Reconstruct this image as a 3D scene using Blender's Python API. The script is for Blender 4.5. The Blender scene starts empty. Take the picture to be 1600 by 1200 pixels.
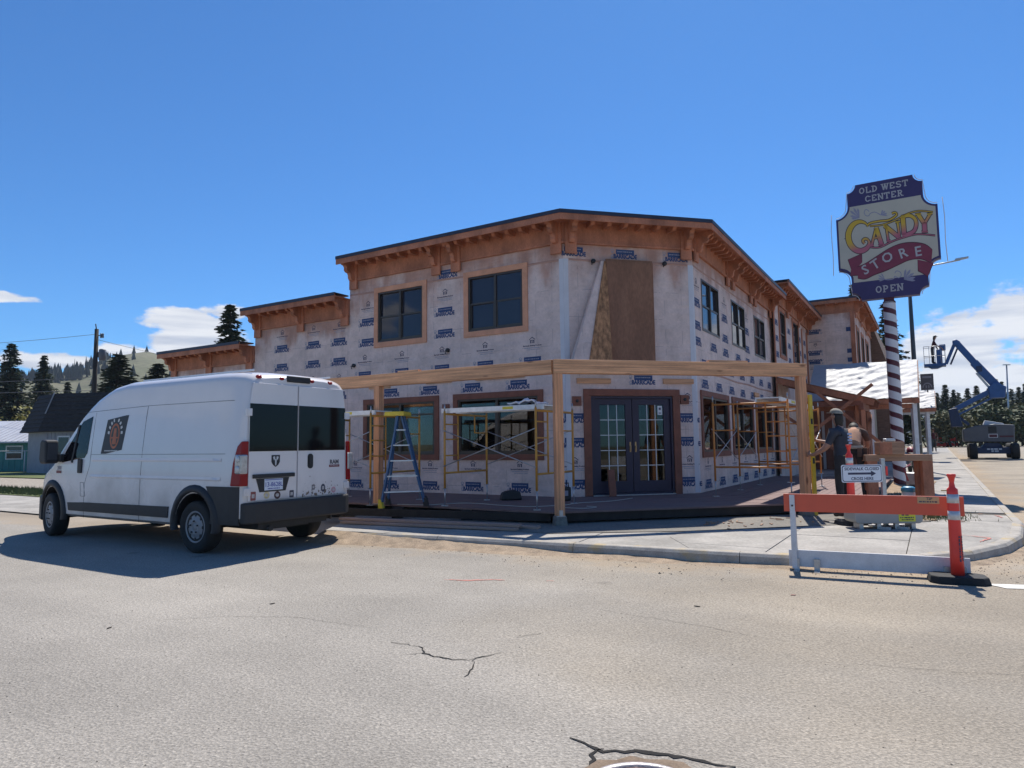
import bpy, bmesh, math, random
from mathutils import Vector, Matrix
random.seed(7)
SC = bpy.context.scene
COL = SC.collection
PI = math.pi
rad = math.radians

# ------------------------------------------------------------------ camera
EYE = 1.45
cd = bpy.data.cameras.new('camera'); cam = bpy.data.objects.new('camera', cd); COL.objects.link(cam)
cd.sensor_width = 36; cd.lens = 24.0; cd.clip_start = .05; cd.clip_end = 6000
_p, _r = rad(5.08), rad(-.67)
_ri = Vector((1, 0, 0)); _up = Vector((0, -math.sin(_p), math.cos(_p))); _fw = Vector((0, math.cos(_p), math.sin(_p)))
_x = math.cos(_r)*_ri + math.sin(_r)*_up; _y = -math.sin(_r)*_ri + math.cos(_r)*_up
m = Matrix((_x, _y, -_fw)).transposed().to_4x4(); m.translation = (0, 0, EYE)
cam.matrix_world = m
SC.camera = cam

# ------------------------------------------------------------------ light
SUN_AZ, SUN_EL = rad(19), rad(57)
SC.view_settings.view_transform = 'Standard'; SC.view_settings.look = 'None'
SC.view_settings.gamma = 1; SC.view_settings.exposure = 0.45
SC.view_settings.use_curve_mapping = False
sd = bpy.data.lights.new('sun', 'SUN'); sd.energy = 4.5; sd.angle = rad(.55); sd.color = (1, .95, .87)
sun = bpy.data.objects.new('sun', sd); COL.objects.link(sun)
_sd = Vector((math.sin(SUN_AZ)*math.cos(SUN_EL), math.cos(SUN_AZ)*math.cos(SUN_EL), math.sin(SUN_EL)))
sun.rotation_euler = _sd.to_track_quat('Z', 'Y').to_euler(); sun.location = (0, 0, 60)

W = bpy.data.worlds.new('World'); SC.world = W; W.use_nodes = True
def world():
    nt = W.node_tree; N = nt.nodes; Lk = nt.links; N.clear()
    out = N.new('ShaderNodeOutputWorld'); bg = N.new('ShaderNodeBackground'); bg.inputs[1].default_value = .085
    sky = N.new('ShaderNodeTexSky'); sky.sky_type = 'NISHITA'; sky.sun_disc = False
    sky.sun_elevation = SUN_EL; sky.sun_rotation = SUN_AZ; sky.altitude = 900; sky.air_density = 1.0; sky.dust_density = .35; sky.ozone_density = 3.0
    tc = N.new('ShaderNodeTexCoord'); sp = N.new('ShaderNodeSeparateXYZ'); Lk.new(tc.outputs['Generated'], sp.inputs[0])
    def ma(op, a, b=None, c=None, cl=False):
        n = N.new('ShaderNodeMath'); n.operation = op; n.use_clamp = cl
        for i, v in enumerate((a, b, c)):
            if v is None: continue
            if hasattr(v, 'is_output'): Lk.new(v, n.inputs[i])
            else: n.inputs[i].default_value = v
        return n.outputs[0]
    az = ma('MULTIPLY', ma('ARCTAN2', sp.outputs[0], sp.outputs[1]), 57.2958)
    el = ma('MULTIPLY', ma('ARCSINE', sp.outputs[2]), 57.2958)
    cv = N.new('ShaderNodeCombineXYZ'); Lk.new(ma('MULTIPLY', az, .1), cv.inputs[0]); Lk.new(ma('MULTIPLY', el, .19), cv.inputs[1])
    nz = N.new('ShaderNodeTexNoise'); Lk.new(cv.outputs[0], nz.inputs[0]); nz.inputs['Scale'].default_value = 2.6; nz.inputs['Detail'].default_value = 12; nz.inputs['Roughness'].default_value = .6
    cv2 = N.new('ShaderNodeCombineXYZ'); Lk.new(ma('MULTIPLY', az, .05), cv2.inputs[0]); Lk.new(ma('MULTIPLY', el, .5), cv2.inputs[1])
    nz2 = N.new('ShaderNodeTexNoise'); Lk.new(cv2.outputs[0], nz2.inputs[0]); nz2.inputs['Scale'].default_value = 2.0; nz2.inputs['Detail'].default_value = 6
    n = ma('MULTIPLY', ma('SUBTRACT', nz.outputs[0], .5), 3.4)
    dens = None
    for a0, e0, wa, we in ((-26, 9.6, 3.8, 1.1), (-25.2, 8.0, 4.6, 1.5), (-23, 10.6, 2.2, .7), (-37.5, 10.3, 2.8, .45), (-34.2, 6.2, 3.4, .7), (-29.5, 7.2, 2.4, .6),
                           (-58, 9, 9, 2.5), (-95, 12, 14, 4), (-140, 9, 16, 3), (46, 5.4, 17, 5.2), (33.5, 4.6, 7, 3.9), (38.5, 8.6, 7.0, 1.3), (62, 6, 15, 4), (80, 7, 16, 4), (115, 9, 18, 4), (165, 8, 18, 3)):
        q = ma('SUBTRACT', 1.0, ma('ADD', ma('POWER', ma('ABSOLUTE', ma('DIVIDE', ma('SUBTRACT', az, a0), wa)), 2), ma('POWER', ma('ABSOLUTE', ma('DIVIDE', ma('SUBTRACT', el, e0), we)), 2)))
        dens = q if dens is None else ma('MAXIMUM', dens, q)
    d = ma('ADD', ma('MULTIPLY', ma('MAXIMUM', dens, -2.5), .9), n)
    mk = N.new('ShaderNodeMapRange'); mk.interpolation_type = 'SMOOTHSTEP'; Lk.new(d, mk.inputs[0])
    mk.inputs[1].default_value = .0; mk.inputs[2].default_value = .50; mk.inputs[3].default_value = 0; mk.inputs[4].default_value = .96
    cr = N.new('ShaderNodeMix'); cr.data_type = 'RGBA'; cr.inputs[6].default_value = (4.9, 5.3, 6.2, 1); cr.inputs[7].default_value = (7.6, 7.7, 8.0, 1)
    Lk.new(ma('MULTIPLY', ma('SUBTRACT', nz2.outputs[0], .36), 4.5, cl=True), cr.inputs[0])
    mx = N.new('ShaderNodeMix'); mx.data_type = 'RGBA'; Lk.new(mk.outputs[0], mx.inputs[0])
    tint = N.new('ShaderNodeMix'); tint.data_type = 'RGBA'; tint.blend_type = 'MULTIPLY'; tint.inputs[0].default_value = 1; tint.inputs[7].default_value = (.415, .83, 1.21, 1); Lk.new(sky.outputs[0], tint.inputs[6])   # the deep blue of clear mountain air
    Lk.new(tint.outputs[2], mx.inputs[6]); Lk.new(cr.outputs[2], mx.inputs[7])
    Lk.new(mx.outputs[2], bg.inputs[0]); Lk.new(bg.outputs[0], out.inputs[0])
world()

# ------------------------------------------------------------------ layout frame (metres; the camera stands at 0,0)
T = rad(58.485)
DL = Vector((-math.sin(T), math.cos(T), 0)); DR = Vector((math.cos(T), math.sin(T), 0))
NL = -DR; NR = Vector((math.sin(T), -math.cos(T), 0))
CA = T - PI/4
DC = Vector((math.cos(CA), math.sin(CA), 0)); NC = Vector((math.sin(CA), -math.cos(CA), 0))
KL = Vector((1.137, 14.471, 0)); KR = KL + DC*3.05
FR_L = (KL, T + PI/2, Vector((0, 0, 0)))      # x = distance left of the corner, y = outwards
FR_C = (KR, CA + PI, Vector((0, 0, 0)))       # x = 3.05 - s
FR_R = (KR, T + PI, Vector((0, 0, 0)))        # x = -s
def sr(x, y): return (x-KR.x)*DR.x + (y-KR.y)*DR.y
def gz(x, y): return .009*max(0., min(sr(x, y), 70.))
def RP(s, out, z=0): return KR + DR*s + NR*out + Vector((0, 0, z))
DECK = .34

# ------------------------------------------------------------------ materials
MATS = {}
def mat(name, col, rough=.7, var=.15, scale=6., stretch=(1, 1, 1), bump=0., bscale=None, metal=0., spec=.5, detail=6., col2=None, coat=0., fine=0., trans=0.):
    if name in MATS: return MATS[name]
    M = bpy.data.materials.new(name); M.use_nodes = True; nt = M.node_tree; N = nt.nodes; Lk = nt.links
    b = N['Principled BSDF']; b.inputs['Roughness'].default_value = rough; b.inputs['Metallic'].default_value = metal
    b.inputs['Specular IOR Level'].default_value = spec; b.inputs['Coat Weight'].default_value = coat
    if trans: b.inputs['Transmission Weight'].default_value = trans
    tc = N.new('ShaderNodeTexCoord'); mp = N.new('ShaderNodeMapping'); mp.inputs['Scale'].default_value = stretch
    Lk.new(tc.outputs['Object'], mp.inputs[0])
    nz = N.new('ShaderNodeTexNoise'); nz.inputs['Scale'].default_value = scale; nz.inputs['Detail'].default_value = detail; nz.inputs['Roughness'].default_value = .6
    Lk.new(mp.outputs[0], nz.inputs[0])
    rp = N.new('ShaderNodeMapRange'); rp.inputs[1].default_value = .3; rp.inputs[2].default_value = .7; Lk.new(nz.outputs[0], rp.inputs[0])
    mx = N.new('ShaderNodeMix'); mx.data_type = 'RGBA'; Lk.new(rp.outputs[0], mx.inputs[0])
    c2 = col2 or tuple(min(1, c*(1+var)) for c in col); c1 = col if col2 else tuple(c*(1-var) for c in col)
    mx.inputs[6].default_value = (*c1, 1); mx.inputs[7].default_value = (*c2, 1)
    last = mx.outputs[2]
    if fine:
        n2 = N.new('ShaderNodeTexNoise'); n2.inputs['Scale'].default_value = scale*14; n2.inputs['Detail'].default_value = 3; Lk.new(mp.outputs[0], n2.inputs[0])
        r2 = N.new('ShaderNodeMapRange'); r2.inputs[1].default_value = .3; r2.inputs[2].default_value = .7; r2.inputs[3].default_value = 1-fine; r2.inputs[4].default_value = 1+fine; Lk.new(n2.outputs[0], r2.inputs[0])
        m2 = N.new('ShaderNodeVectorMath'); m2.operation = 'SCALE'; Lk.new(last, m2.inputs[0]); Lk.new(r2.outputs[0], m2.inputs['Scale']); last = m2.outputs[0]
    Lk.new(last, b.inputs['Base Color'])
    if bump:
        bn = N.new('ShaderNodeTexNoise'); bn.inputs['Scale'].default_value = bscale or scale*3; bn.inputs['Detail'].default_value = 5; Lk.new(mp.outputs[0], bn.inputs[0])
        bp = N.new('ShaderNodeBump'); bp.inputs['Strength'].default_value = min(1, bump); bp.inputs['Distance'].default_value = .01; Lk.new(bn.outputs[0], bp.inputs['Height']); Lk.new(bp.outputs[0], b.inputs['Normal'])
    MATS[name] = M; return M
def nodes(M): return M.node_tree.nodes, M.node_tree.links, M.node_tree.nodes['Principled BSDF']

# ------------------------------------------------------------------ mesh builder
class MB:
    def __init__(s): s.v = []; s.f = []; s.m = []; s.smooth = []
    def add(s, vs, fs, mi=0, sm=False):
        o = len(s.v); s.v += [tuple(v) for v in vs]
        for f in fs: s.f.append(tuple(i+o for i in f)); s.m.append(mi); s.smooth.append(sm)
        return s
    def box(s, x0, x1, y0, y1, z0, z1, mi=0, tf=None):
        if x0 > x1: x0, x1 = x1, x0
        if y0 > y1: y0, y1 = y1, y0
        if z0 > z1: z0, z1 = z1, z0
        vs = [Vector(p) for p in ((x0, y0, z0), (x1, y0, z0), (x1, y1, z0), (x0, y1, z0), (x0, y0, z1), (x1, y0, z1), (x1, y1, z1), (x0, y1, z1))]
        if tf: vs = [tf @ v for v in vs]
        return s.add(vs, ((0, 3, 2, 1), (4, 5, 6, 7), (0, 1, 5, 4), (1, 2, 6, 5), (2, 3, 7, 6), (3, 0, 4, 7)), mi)
    def bar(s, p, q, w, h, up=(0, 0, 1), mi=0):
        p, q = Vector(p), Vector(q); d = (q-p).normalized(); u = Vector(up)
        if abs(d.dot(u)) > .98: u = Vector((0, 1, 0))
        a = d.cross(u).normalized(); b = a.cross(d).normalized()
        vs = []
        for c in (p, q):
            for i, j in ((-1, -1), (1, -1), (1, 1), (-1, 1)): vs.append(c + a*(i*w/2) + b*(j*h/2))
        return s.add(vs, ((3, 2, 1, 0), (4, 5, 6, 7), (0, 1, 5, 4), (1, 2, 6, 5), (2, 3, 7, 6), (3, 0, 4, 7)), mi)
    def tube(s, pts, r, n=8, mi=0, cap=True, sm=True):
        pts = [Vector(p) for p in pts]; rs = r if isinstance(r, (list, tuple)) else [r]*len(pts)
        vs = []; fs = []; ref = None
        for i, p in enumerate(pts):
            d = (pts[min(i+1, len(pts)-1)] - pts[max(i-1, 0)]).normalized()
            if ref is None:
                ref = Vector((0, 0, 1)) if abs(d.z) < .9 else Vector((1, 0, 0))
            a = d.cross(ref).normalized(); b = a.cross(d).normalized(); ref = b
            for k in range(n): t = 2*PI*k/n; vs.append(p + (a*math.cos(t) + b*math.sin(t))*rs[i])
        for i in range(len(pts)-1):
            for k in range(n): fs.append((i*n+k, i*n+(k+1) % n, (i+1)*n+(k+1) % n, (i+1)*n+k))
        s.add(vs, fs, mi, sm)
        if cap:
            o = len(s.v)-len(vs)
            s.f.append(tuple(o+k for k in reversed(range(n)))); s.m.append(mi); s.smooth.append(False)
            s.f.append(tuple(o+(len(pts)-1)*n+k for k in range(n))); s.m.append(mi); s.smooth.append(False)
        return s
    def prism(s, poly, fn0, fn1, mi=0, caps=True):
        """poly of 2-D points; fn0/fn1 give the two end positions"""
        n = len(poly); vs = [fn0(*p) for p in poly] + [fn1(*p) for p in poly]
        fs = [(i, (i+1) % n, n+(i+1) % n, n+i) for i in range(n)]
        if caps: fs += [tuple(reversed(range(n))), tuple(range(n, 2*n))]
        return s.add(vs, fs, mi)
    def lathe(s, prof, c=(0, 0, 0), n=24, axis='z', mi=0, sm=True):
        c = Vector(c); vs = []; fs = []
        for r, h in prof:
            for k in range(n):
                t = 2*PI*k/n; a, b = r*math.cos(t), r*math.sin(t)
                vs.append(c + (Vector((a, b, h)) if axis == 'z' else Vector((a, h, b)) if axis == 'y' else Vector((h, a, b))))
        for i in range(len(prof)-1):
            for k in range(n): fs.append((i*n+k, i*n+(k+1) % n, (i+1)*n+(k+1) % n, (i+1)*n+k))
        fs.append(tuple(reversed(range(n)))); fs.append(tuple((len(prof)-1)*n+k for k in range(n)))
        return s.add(vs, fs, mi, sm)
    def mesh(s, name, mats):
        me = bpy.data.meshes.new(name); me.from_pydata(s.v, [], s.f)
        for M in (mats if isinstance(mats, (list, tuple)) else [mats]): me.materials.append(M)
        me.polygons.foreach_set('material_index', s.m); me.polygons.foreach_set('use_smooth', s.smooth)
        bm = bmesh.new(); bm.from_mesh(me); bmesh.ops.recalc_face_normals(bm, faces=bm.faces); bm.to_mesh(me); bm.free()
        me.update(); return me
def link(o, parent=None):
    COL.objects.link(o)
    if parent is not None: o.parent = parent
    return o
def obj(name, mb, mats, parent=None, loc=(0, 0, 0), rz=0, bevel=0):
    me = mb.mesh(name, mats) if isinstance(mb, MB) else mb
    o = bpy.data.objects.new(name, me); o.location = loc; o.rotation_euler = (0, 0, rz); link(o, parent)
    if bevel:
        b = o.modifiers.new('bevel', 'BEVEL'); b.width = bevel; b.segments = 2; b.limit_method = 'ANGLE'
    return o
def empty(name, loc=(0, 0, 0), rz=0):
    o = bpy.data.objects.new(name, None); o.empty_display_size = .2; o.location = loc; o.rotation_euler = (0, 0, rz); COL.objects.link(o); return o
def tag(o, label=None, cat=None, group=None, kind=None):
    if label: o['label'] = label
    if cat: o['category'] = cat
    if group: o['group'] = group
    if kind: o['kind'] = kind
    return o
def copy(o, parent=None):
    c = o.copy(); link(c, parent); c.parent = parent
    for ch in list(o.children): copy(ch, c)
    return c
def text_mb(body, size, align='CENTER', bold=0., shear=0., spacing=1., res=2):
    cu = bpy.data.curves.new('t', 'FONT'); cu.body = body; cu.size = size; cu.align_x = align; cu.offset = bold; cu.shear = shear; cu.space_character = spacing; cu.resolution_u = res
    o = bpy.data.objects.new('t', cu); COL.objects.link(o)
    dg = bpy.context.evaluated_depsgraph_get(); me = bpy.data.meshes.new_from_object(o.evaluated_get(dg))
    vs = [(v.co.x, v.co.y) for v in me.vertices]; fs = [tuple(p.vertices) for p in me.polygons]
    bpy.data.objects.remove(o); bpy.data.curves.remove(cu); bpy.data.meshes.remove(me)
    return vs, fs
def add_text(mb, body, size, fn, mi=0, **k):
    vs, fs = text_mb(body, size, **k); mb.add([fn(x, y) for x, y in vs], fs, mi)
def dashes(mb, x0, x1, h, fn, mi=0, seed=1):
    """a line of print too small to read in the photograph"""
    r = random.Random(seed); x = x0
    while x < x1-h*.4:
        w = h*r.uniform(.5, 2.2); e = min(x1, x+w); mb.add([fn(x, 0), fn(e, 0), fn(e, h), fn(x, h)], [(0, 1, 2, 3)], mi); x = e+h*r.uniform(.3, .6)
def facade(fr, parent_loc):
    """child placement (location, rotation) for a facade frame under an unrotated Empty at parent_loc"""
    return dict(loc=fr[0]-parent_loc, rz=fr[1])

# shared materials
M_CON = mat('pale_concrete', (.345, .322, .29), .9, .17, 1.7, bump=.35, bscale=70, fine=.16, detail=10)
def mottle(M, scale, lo, hi):
    N, Lk, b = nodes(M); tc = N.new('ShaderNodeTexCoord'); nz = N.new('ShaderNodeTexNoise'); nz.inputs['Scale'].default_value = scale; nz.inputs['Detail'].default_value = 9; nz.inputs['Roughness'].default_value = .68; Lk.new(tc.outputs['Object'], nz.inputs[0])
    mr = N.new('ShaderNodeMapRange'); Lk.new(nz.outputs[0], mr.inputs[0]); mr.inputs[1].default_value = .36; mr.inputs[2].default_value = .58; mr.inputs[3].default_value = lo; mr.inputs[4].default_value = hi
    sc = N.new('ShaderNodeVectorMath'); sc.operation = 'SCALE'; Lk.new(b.inputs['Base Color'].links[0].from_socket, sc.inputs[0]); Lk.new(mr.outputs[0], sc.inputs['Scale']); Lk.new(sc.outputs[0], b.inputs['Base Color'])
mottle(M_CON, .7, .74, 1.06)
M_CEDAR = mat('red_stained_wood', (.40, .158, .088), .75, .34, 3.0, (1, 1, .5), bump=.15, fine=.12)
M_CEDAR2 = mat('brown_trim_wood', (.22, .082, .05), .7, .2, 4.0, bump=.1, fine=.1)
M_FIR = mat('new_fir_timber', (.68, .355, .185), .75, .22, 5.0, (.25, 3, 3), bump=.1, fine=.1)
M_FIRV = mat('new_fir_post', (.66, .32, .165), .75, .22, 5.0, (3, 3, .25), bump=.1, fine=.1)
def knots(M, sx, sy, sz):
    N, Lk, b = nodes(M); tc = N.new('ShaderNodeTexCoord'); mp = N.new('ShaderNodeMapping'); mp.inputs['Scale'].default_value = (sx, sy, sz); Lk.new(tc.outputs['Object'], mp.inputs[0])
    oi = N.new('ShaderNodeObjectInfo'); ad = N.new('ShaderNodeVectorMath'); ad.operation = 'ADD'; Lk.new(mp.outputs[0], ad.inputs[0]); Lk.new(oi.outputs['Location'], ad.inputs[1])
    vo = N.new('ShaderNodeTexVoronoi'); vo.inputs['Scale'].default_value = 1; Lk.new(ad.outputs[0], vo.inputs[0])
    mr = N.new('ShaderNodeMapRange'); mr.interpolation_type = 'SMOOTHSTEP'; Lk.new(vo.outputs['Distance'], mr.inputs[0]); mr.inputs[1].default_value = .07; mr.inputs[2].default_value = .17; mr.inputs[3].default_value = .85; mr.inputs[4].default_value = 0
    src = b.inputs['Base Color'].links[0].from_socket; mx = N.new('ShaderNodeMix'); mx.data_type = 'RGBA'; Lk.new(mr.outputs[0], mx.inputs[0]); Lk.new(src, mx.inputs[6]); mx.inputs[7].default_value = (.17, .065, .03, 1)
    # long grain bands
    gn = N.new('ShaderNodeTexNoise'); gn.inputs['Scale'].default_value = 1; gn.inputs['Detail'].default_value = 6; m2 = N.new('ShaderNodeMapping'); m2.inputs['Scale'].default_value = (sx*.5 if sx < 3 else 30, sy*.5 if sy < 3 else 30, sz*.5 if sz < 3 else 30); Lk.new(tc.outputs['Object'], m2.inputs[0]); Lk.new(m2.outputs[0], gn.inputs[0])
    gr = N.new('ShaderNodeMapRange'); Lk.new(gn.outputs[0], gr.inputs[0]); gr.inputs[1].default_value = .35; gr.inputs[2].default_value = .65; gr.inputs[3].default_value = .72; gr.inputs[4].default_value = 1.15
    sc = N.new('ShaderNodeVectorMath'); sc.operation = 'SCALE'; Lk.new(mx.outputs[2], sc.inputs[0]); Lk.new(gr.outputs[0], sc.inputs['Scale']); Lk.new(sc.outputs[0], b.inputs['Base Color'])
knots(M_FIR, 1.6, 5, 5); knots(M_FIRV, 5, 5, 1.6)
M_FIRD = mat('aged_fir', (.36, .21, .13), .8, .25, 5.0, (.3, 3, 3), bump=.1, fine=.12)
M_TRIM = mat('fresh_window_trim', (.64, .315, .19), .75, .15, 4.0, bump=.1, fine=.08)
M_DRIP = mat('dark_metal_edge', (.045, .05, .07), .45, .1, 4, metal=.6)
M_BRONZE = mat('dark_bronze_frame', (.05, .038, .028), .4, .2, 4)
M_STEEL = mat('galvanised_steel', (.45, .45, .46), .4, .15, 14, metal=.8)
M_BLACK = mat('black_plastic', (.018, .018, .02), .55, .2, 8)
M_RUBBER = mat('rubber', (.02, .02, .021), .8, .25, 10, bump=.2)
M_BLUE = mat('print_blue', (.036, .068, .165), .8, .2, 9)
M_INK = mat('print_black', (.06, .06, .10), .8, .2, 9)
M_GREYINK = mat('print_grey', (.30, .30, .36), .8, .2, 9)
def glass(name, tint, rough=.03):
    M = mat(name, tint, rough, .15, 1.2, spec=.5); nodes(M)[2].inputs['IOR'].default_value = 1.52; return M
M_GLASS = glass('window_glass', (.028, .028, .040))
M_GLASS2 = glass('tinted_van_glass', (.004, .004, .006), .06); nodes(M_GLASS2)[2].inputs['Specular IOR Level'].default_value = .22
def wrap_material():
    M = mat('house_wrap', (.71, .56, .50), .62, .07, 1.3, fine=.05); N, Lk, b = nodes(M)
    tc = N.new('ShaderNodeTexCoord'); sp = N.new('ShaderNodeSeparateXYZ'); Lk.new(tc.outputs['Object'], sp.inputs[0])
    # stain oversprayed on the wrap below the eaves
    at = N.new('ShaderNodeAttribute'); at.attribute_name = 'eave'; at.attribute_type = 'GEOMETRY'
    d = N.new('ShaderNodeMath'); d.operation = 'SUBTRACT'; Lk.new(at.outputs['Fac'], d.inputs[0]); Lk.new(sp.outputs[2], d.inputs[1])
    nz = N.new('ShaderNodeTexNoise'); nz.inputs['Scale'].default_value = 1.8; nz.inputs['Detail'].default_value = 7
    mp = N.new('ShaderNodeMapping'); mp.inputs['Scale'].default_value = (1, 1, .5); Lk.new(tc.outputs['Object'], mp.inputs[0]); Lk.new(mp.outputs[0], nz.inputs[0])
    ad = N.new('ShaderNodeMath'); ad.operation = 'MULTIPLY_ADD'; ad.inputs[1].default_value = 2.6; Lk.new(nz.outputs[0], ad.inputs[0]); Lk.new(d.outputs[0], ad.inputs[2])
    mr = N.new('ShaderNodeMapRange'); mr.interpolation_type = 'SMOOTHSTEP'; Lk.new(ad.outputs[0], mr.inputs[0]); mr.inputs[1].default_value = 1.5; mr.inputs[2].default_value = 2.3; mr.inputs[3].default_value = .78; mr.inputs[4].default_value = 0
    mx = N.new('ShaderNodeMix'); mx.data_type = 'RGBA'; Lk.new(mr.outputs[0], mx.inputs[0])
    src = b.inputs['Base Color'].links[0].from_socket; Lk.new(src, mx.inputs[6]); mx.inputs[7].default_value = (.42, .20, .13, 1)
    # grime and scuffs
    n3 = N.new('ShaderNodeTexNoise'); n3.inputs['Scale'].default_value = 2.4; n3.inputs['Detail'].default_value = 10; n3.inputs['Roughness'].default_value = .72; Lk.new(tc.outputs['Object'], n3.inputs[0])
    r3 = N.new('ShaderNodeMapRange'); Lk.new(n3.outputs[0], r3.inputs[0]); r3.inputs[1].default_value = .36; r3.inputs[2].default_value = .60; r3.inputs[3].default_value = .80; r3.inputs[4].default_value = 1.04
    # vertical drainage ribs of the sheet
    sc = N.new('ShaderNodeVectorMath'); sc.operation = 'SCALE'; Lk.new(mx.outputs[2], sc.inputs[0]); Lk.new(r3.outputs[0], sc.inputs['Scale']); Lk.new(sc.outputs[0], b.inputs['Base Color'])
    # printed stud guides: thin broken vertical lines every 40 cm, and faint level lines
    def grid(sock, step, wid, off):
        q = N.new('ShaderNodeMath'); q.operation = 'MULTIPLY_ADD'; Lk.new(sock, q.inputs[0]); q.inputs[1].default_value = 1/step; q.inputs[2].default_value = off
        f = N.new('ShaderNodeMath'); f.operation = 'FRACT'; Lk.new(q.outputs[0], f.inputs[0]); l = N.new('ShaderNodeMath'); l.operation = 'LESS_THAN'; Lk.new(f.outputs[0], l.inputs[0]); l.inputs[1].default_value = wid/step; return l.outputs[0]
    gx = grid(sp.outputs[0], .4064, .009, .3); gh = grid(sp.outputs[2], .61, .010, .15)
    br_ = N.new('ShaderNodeTexNoise'); br_.inputs['Scale'].default_value = 3.3; br_.inputs['Detail'].default_value = 4; Lk.new(tc.outputs['Object'], br_.inputs[0])
    gt = N.new('ShaderNodeMath'); gt.operation = 'GREATER_THAN'; Lk.new(br_.outputs[0], gt.inputs[0]); gt.inputs[1].default_value = .50
    mxg = N.new('ShaderNodeMath'); mxg.operation = 'MAXIMUM'; Lk.new(gx, mxg.inputs[0]); Lk.new(gh, mxg.inputs[1])
    ml = N.new('ShaderNodeMath'); ml.operation = 'MULTIPLY'; Lk.new(mxg.outputs[0], ml.inputs[0]); Lk.new(gt.outputs[0], ml.inputs[1])
    m9 = N.new('ShaderNodeMath'); m9.operation = 'MULTIPLY'; Lk.new(ml.outputs[0], m9.inputs[0]); m9.inputs[1].default_value = .5
    mxl = N.new('ShaderNodeMix'); mxl.data_type = 'RGBA'; Lk.new(m9.outputs[0], mxl.inputs[0]); Lk.new(sc.outputs[0], mxl.inputs[6]); mxl.inputs[7].default_value = (.20, .17, .18, 1); Lk.new(mxl.outputs[2], b.inputs['Base Color'])
    wv = N.new('ShaderNodeTexNoise'); wv.inputs['Scale'].default_value = 1; wv.inputs['Detail'].default_value = 4
    m2 = N.new('ShaderNodeMapping'); m2.inputs['Scale'].default_value = (9, 9, .9); Lk.new(tc.outputs['Object'], m2.inputs[0]); Lk.new(m2.outputs[0], wv.inputs[0])
    m3 = N.new('ShaderNodeMapping'); m3.inputs['Scale'].default_value = (1.2, 1.2, 7); Lk.new(tc.outputs['Object'], m3.inputs[0])
    w3 = N.new('ShaderNodeTexNoise'); w3.inputs['Detail'].default_value = 3; w3.inputs['Scale'].default_value = 1.2; Lk.new(m3.outputs[0], w3.inputs[0])
    ad3 = N.new('ShaderNodeMath'); ad3.operation = 'ADD'; Lk.new(wv.outputs[0], ad3.inputs[0]); Lk.new(w3.outputs[0], ad3.inputs[1])
    bp = N.new('ShaderNodeBump'); bp.inputs['Strength'].default_value = .9; bp.inputs['Distance'].default_value = .028; Lk.new(ad3.outputs[0], bp.inputs['Height']); Lk.new(bp.outputs[0], b.inputs['Normal'])
    return M
M_WRAP = wrap_material()
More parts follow.
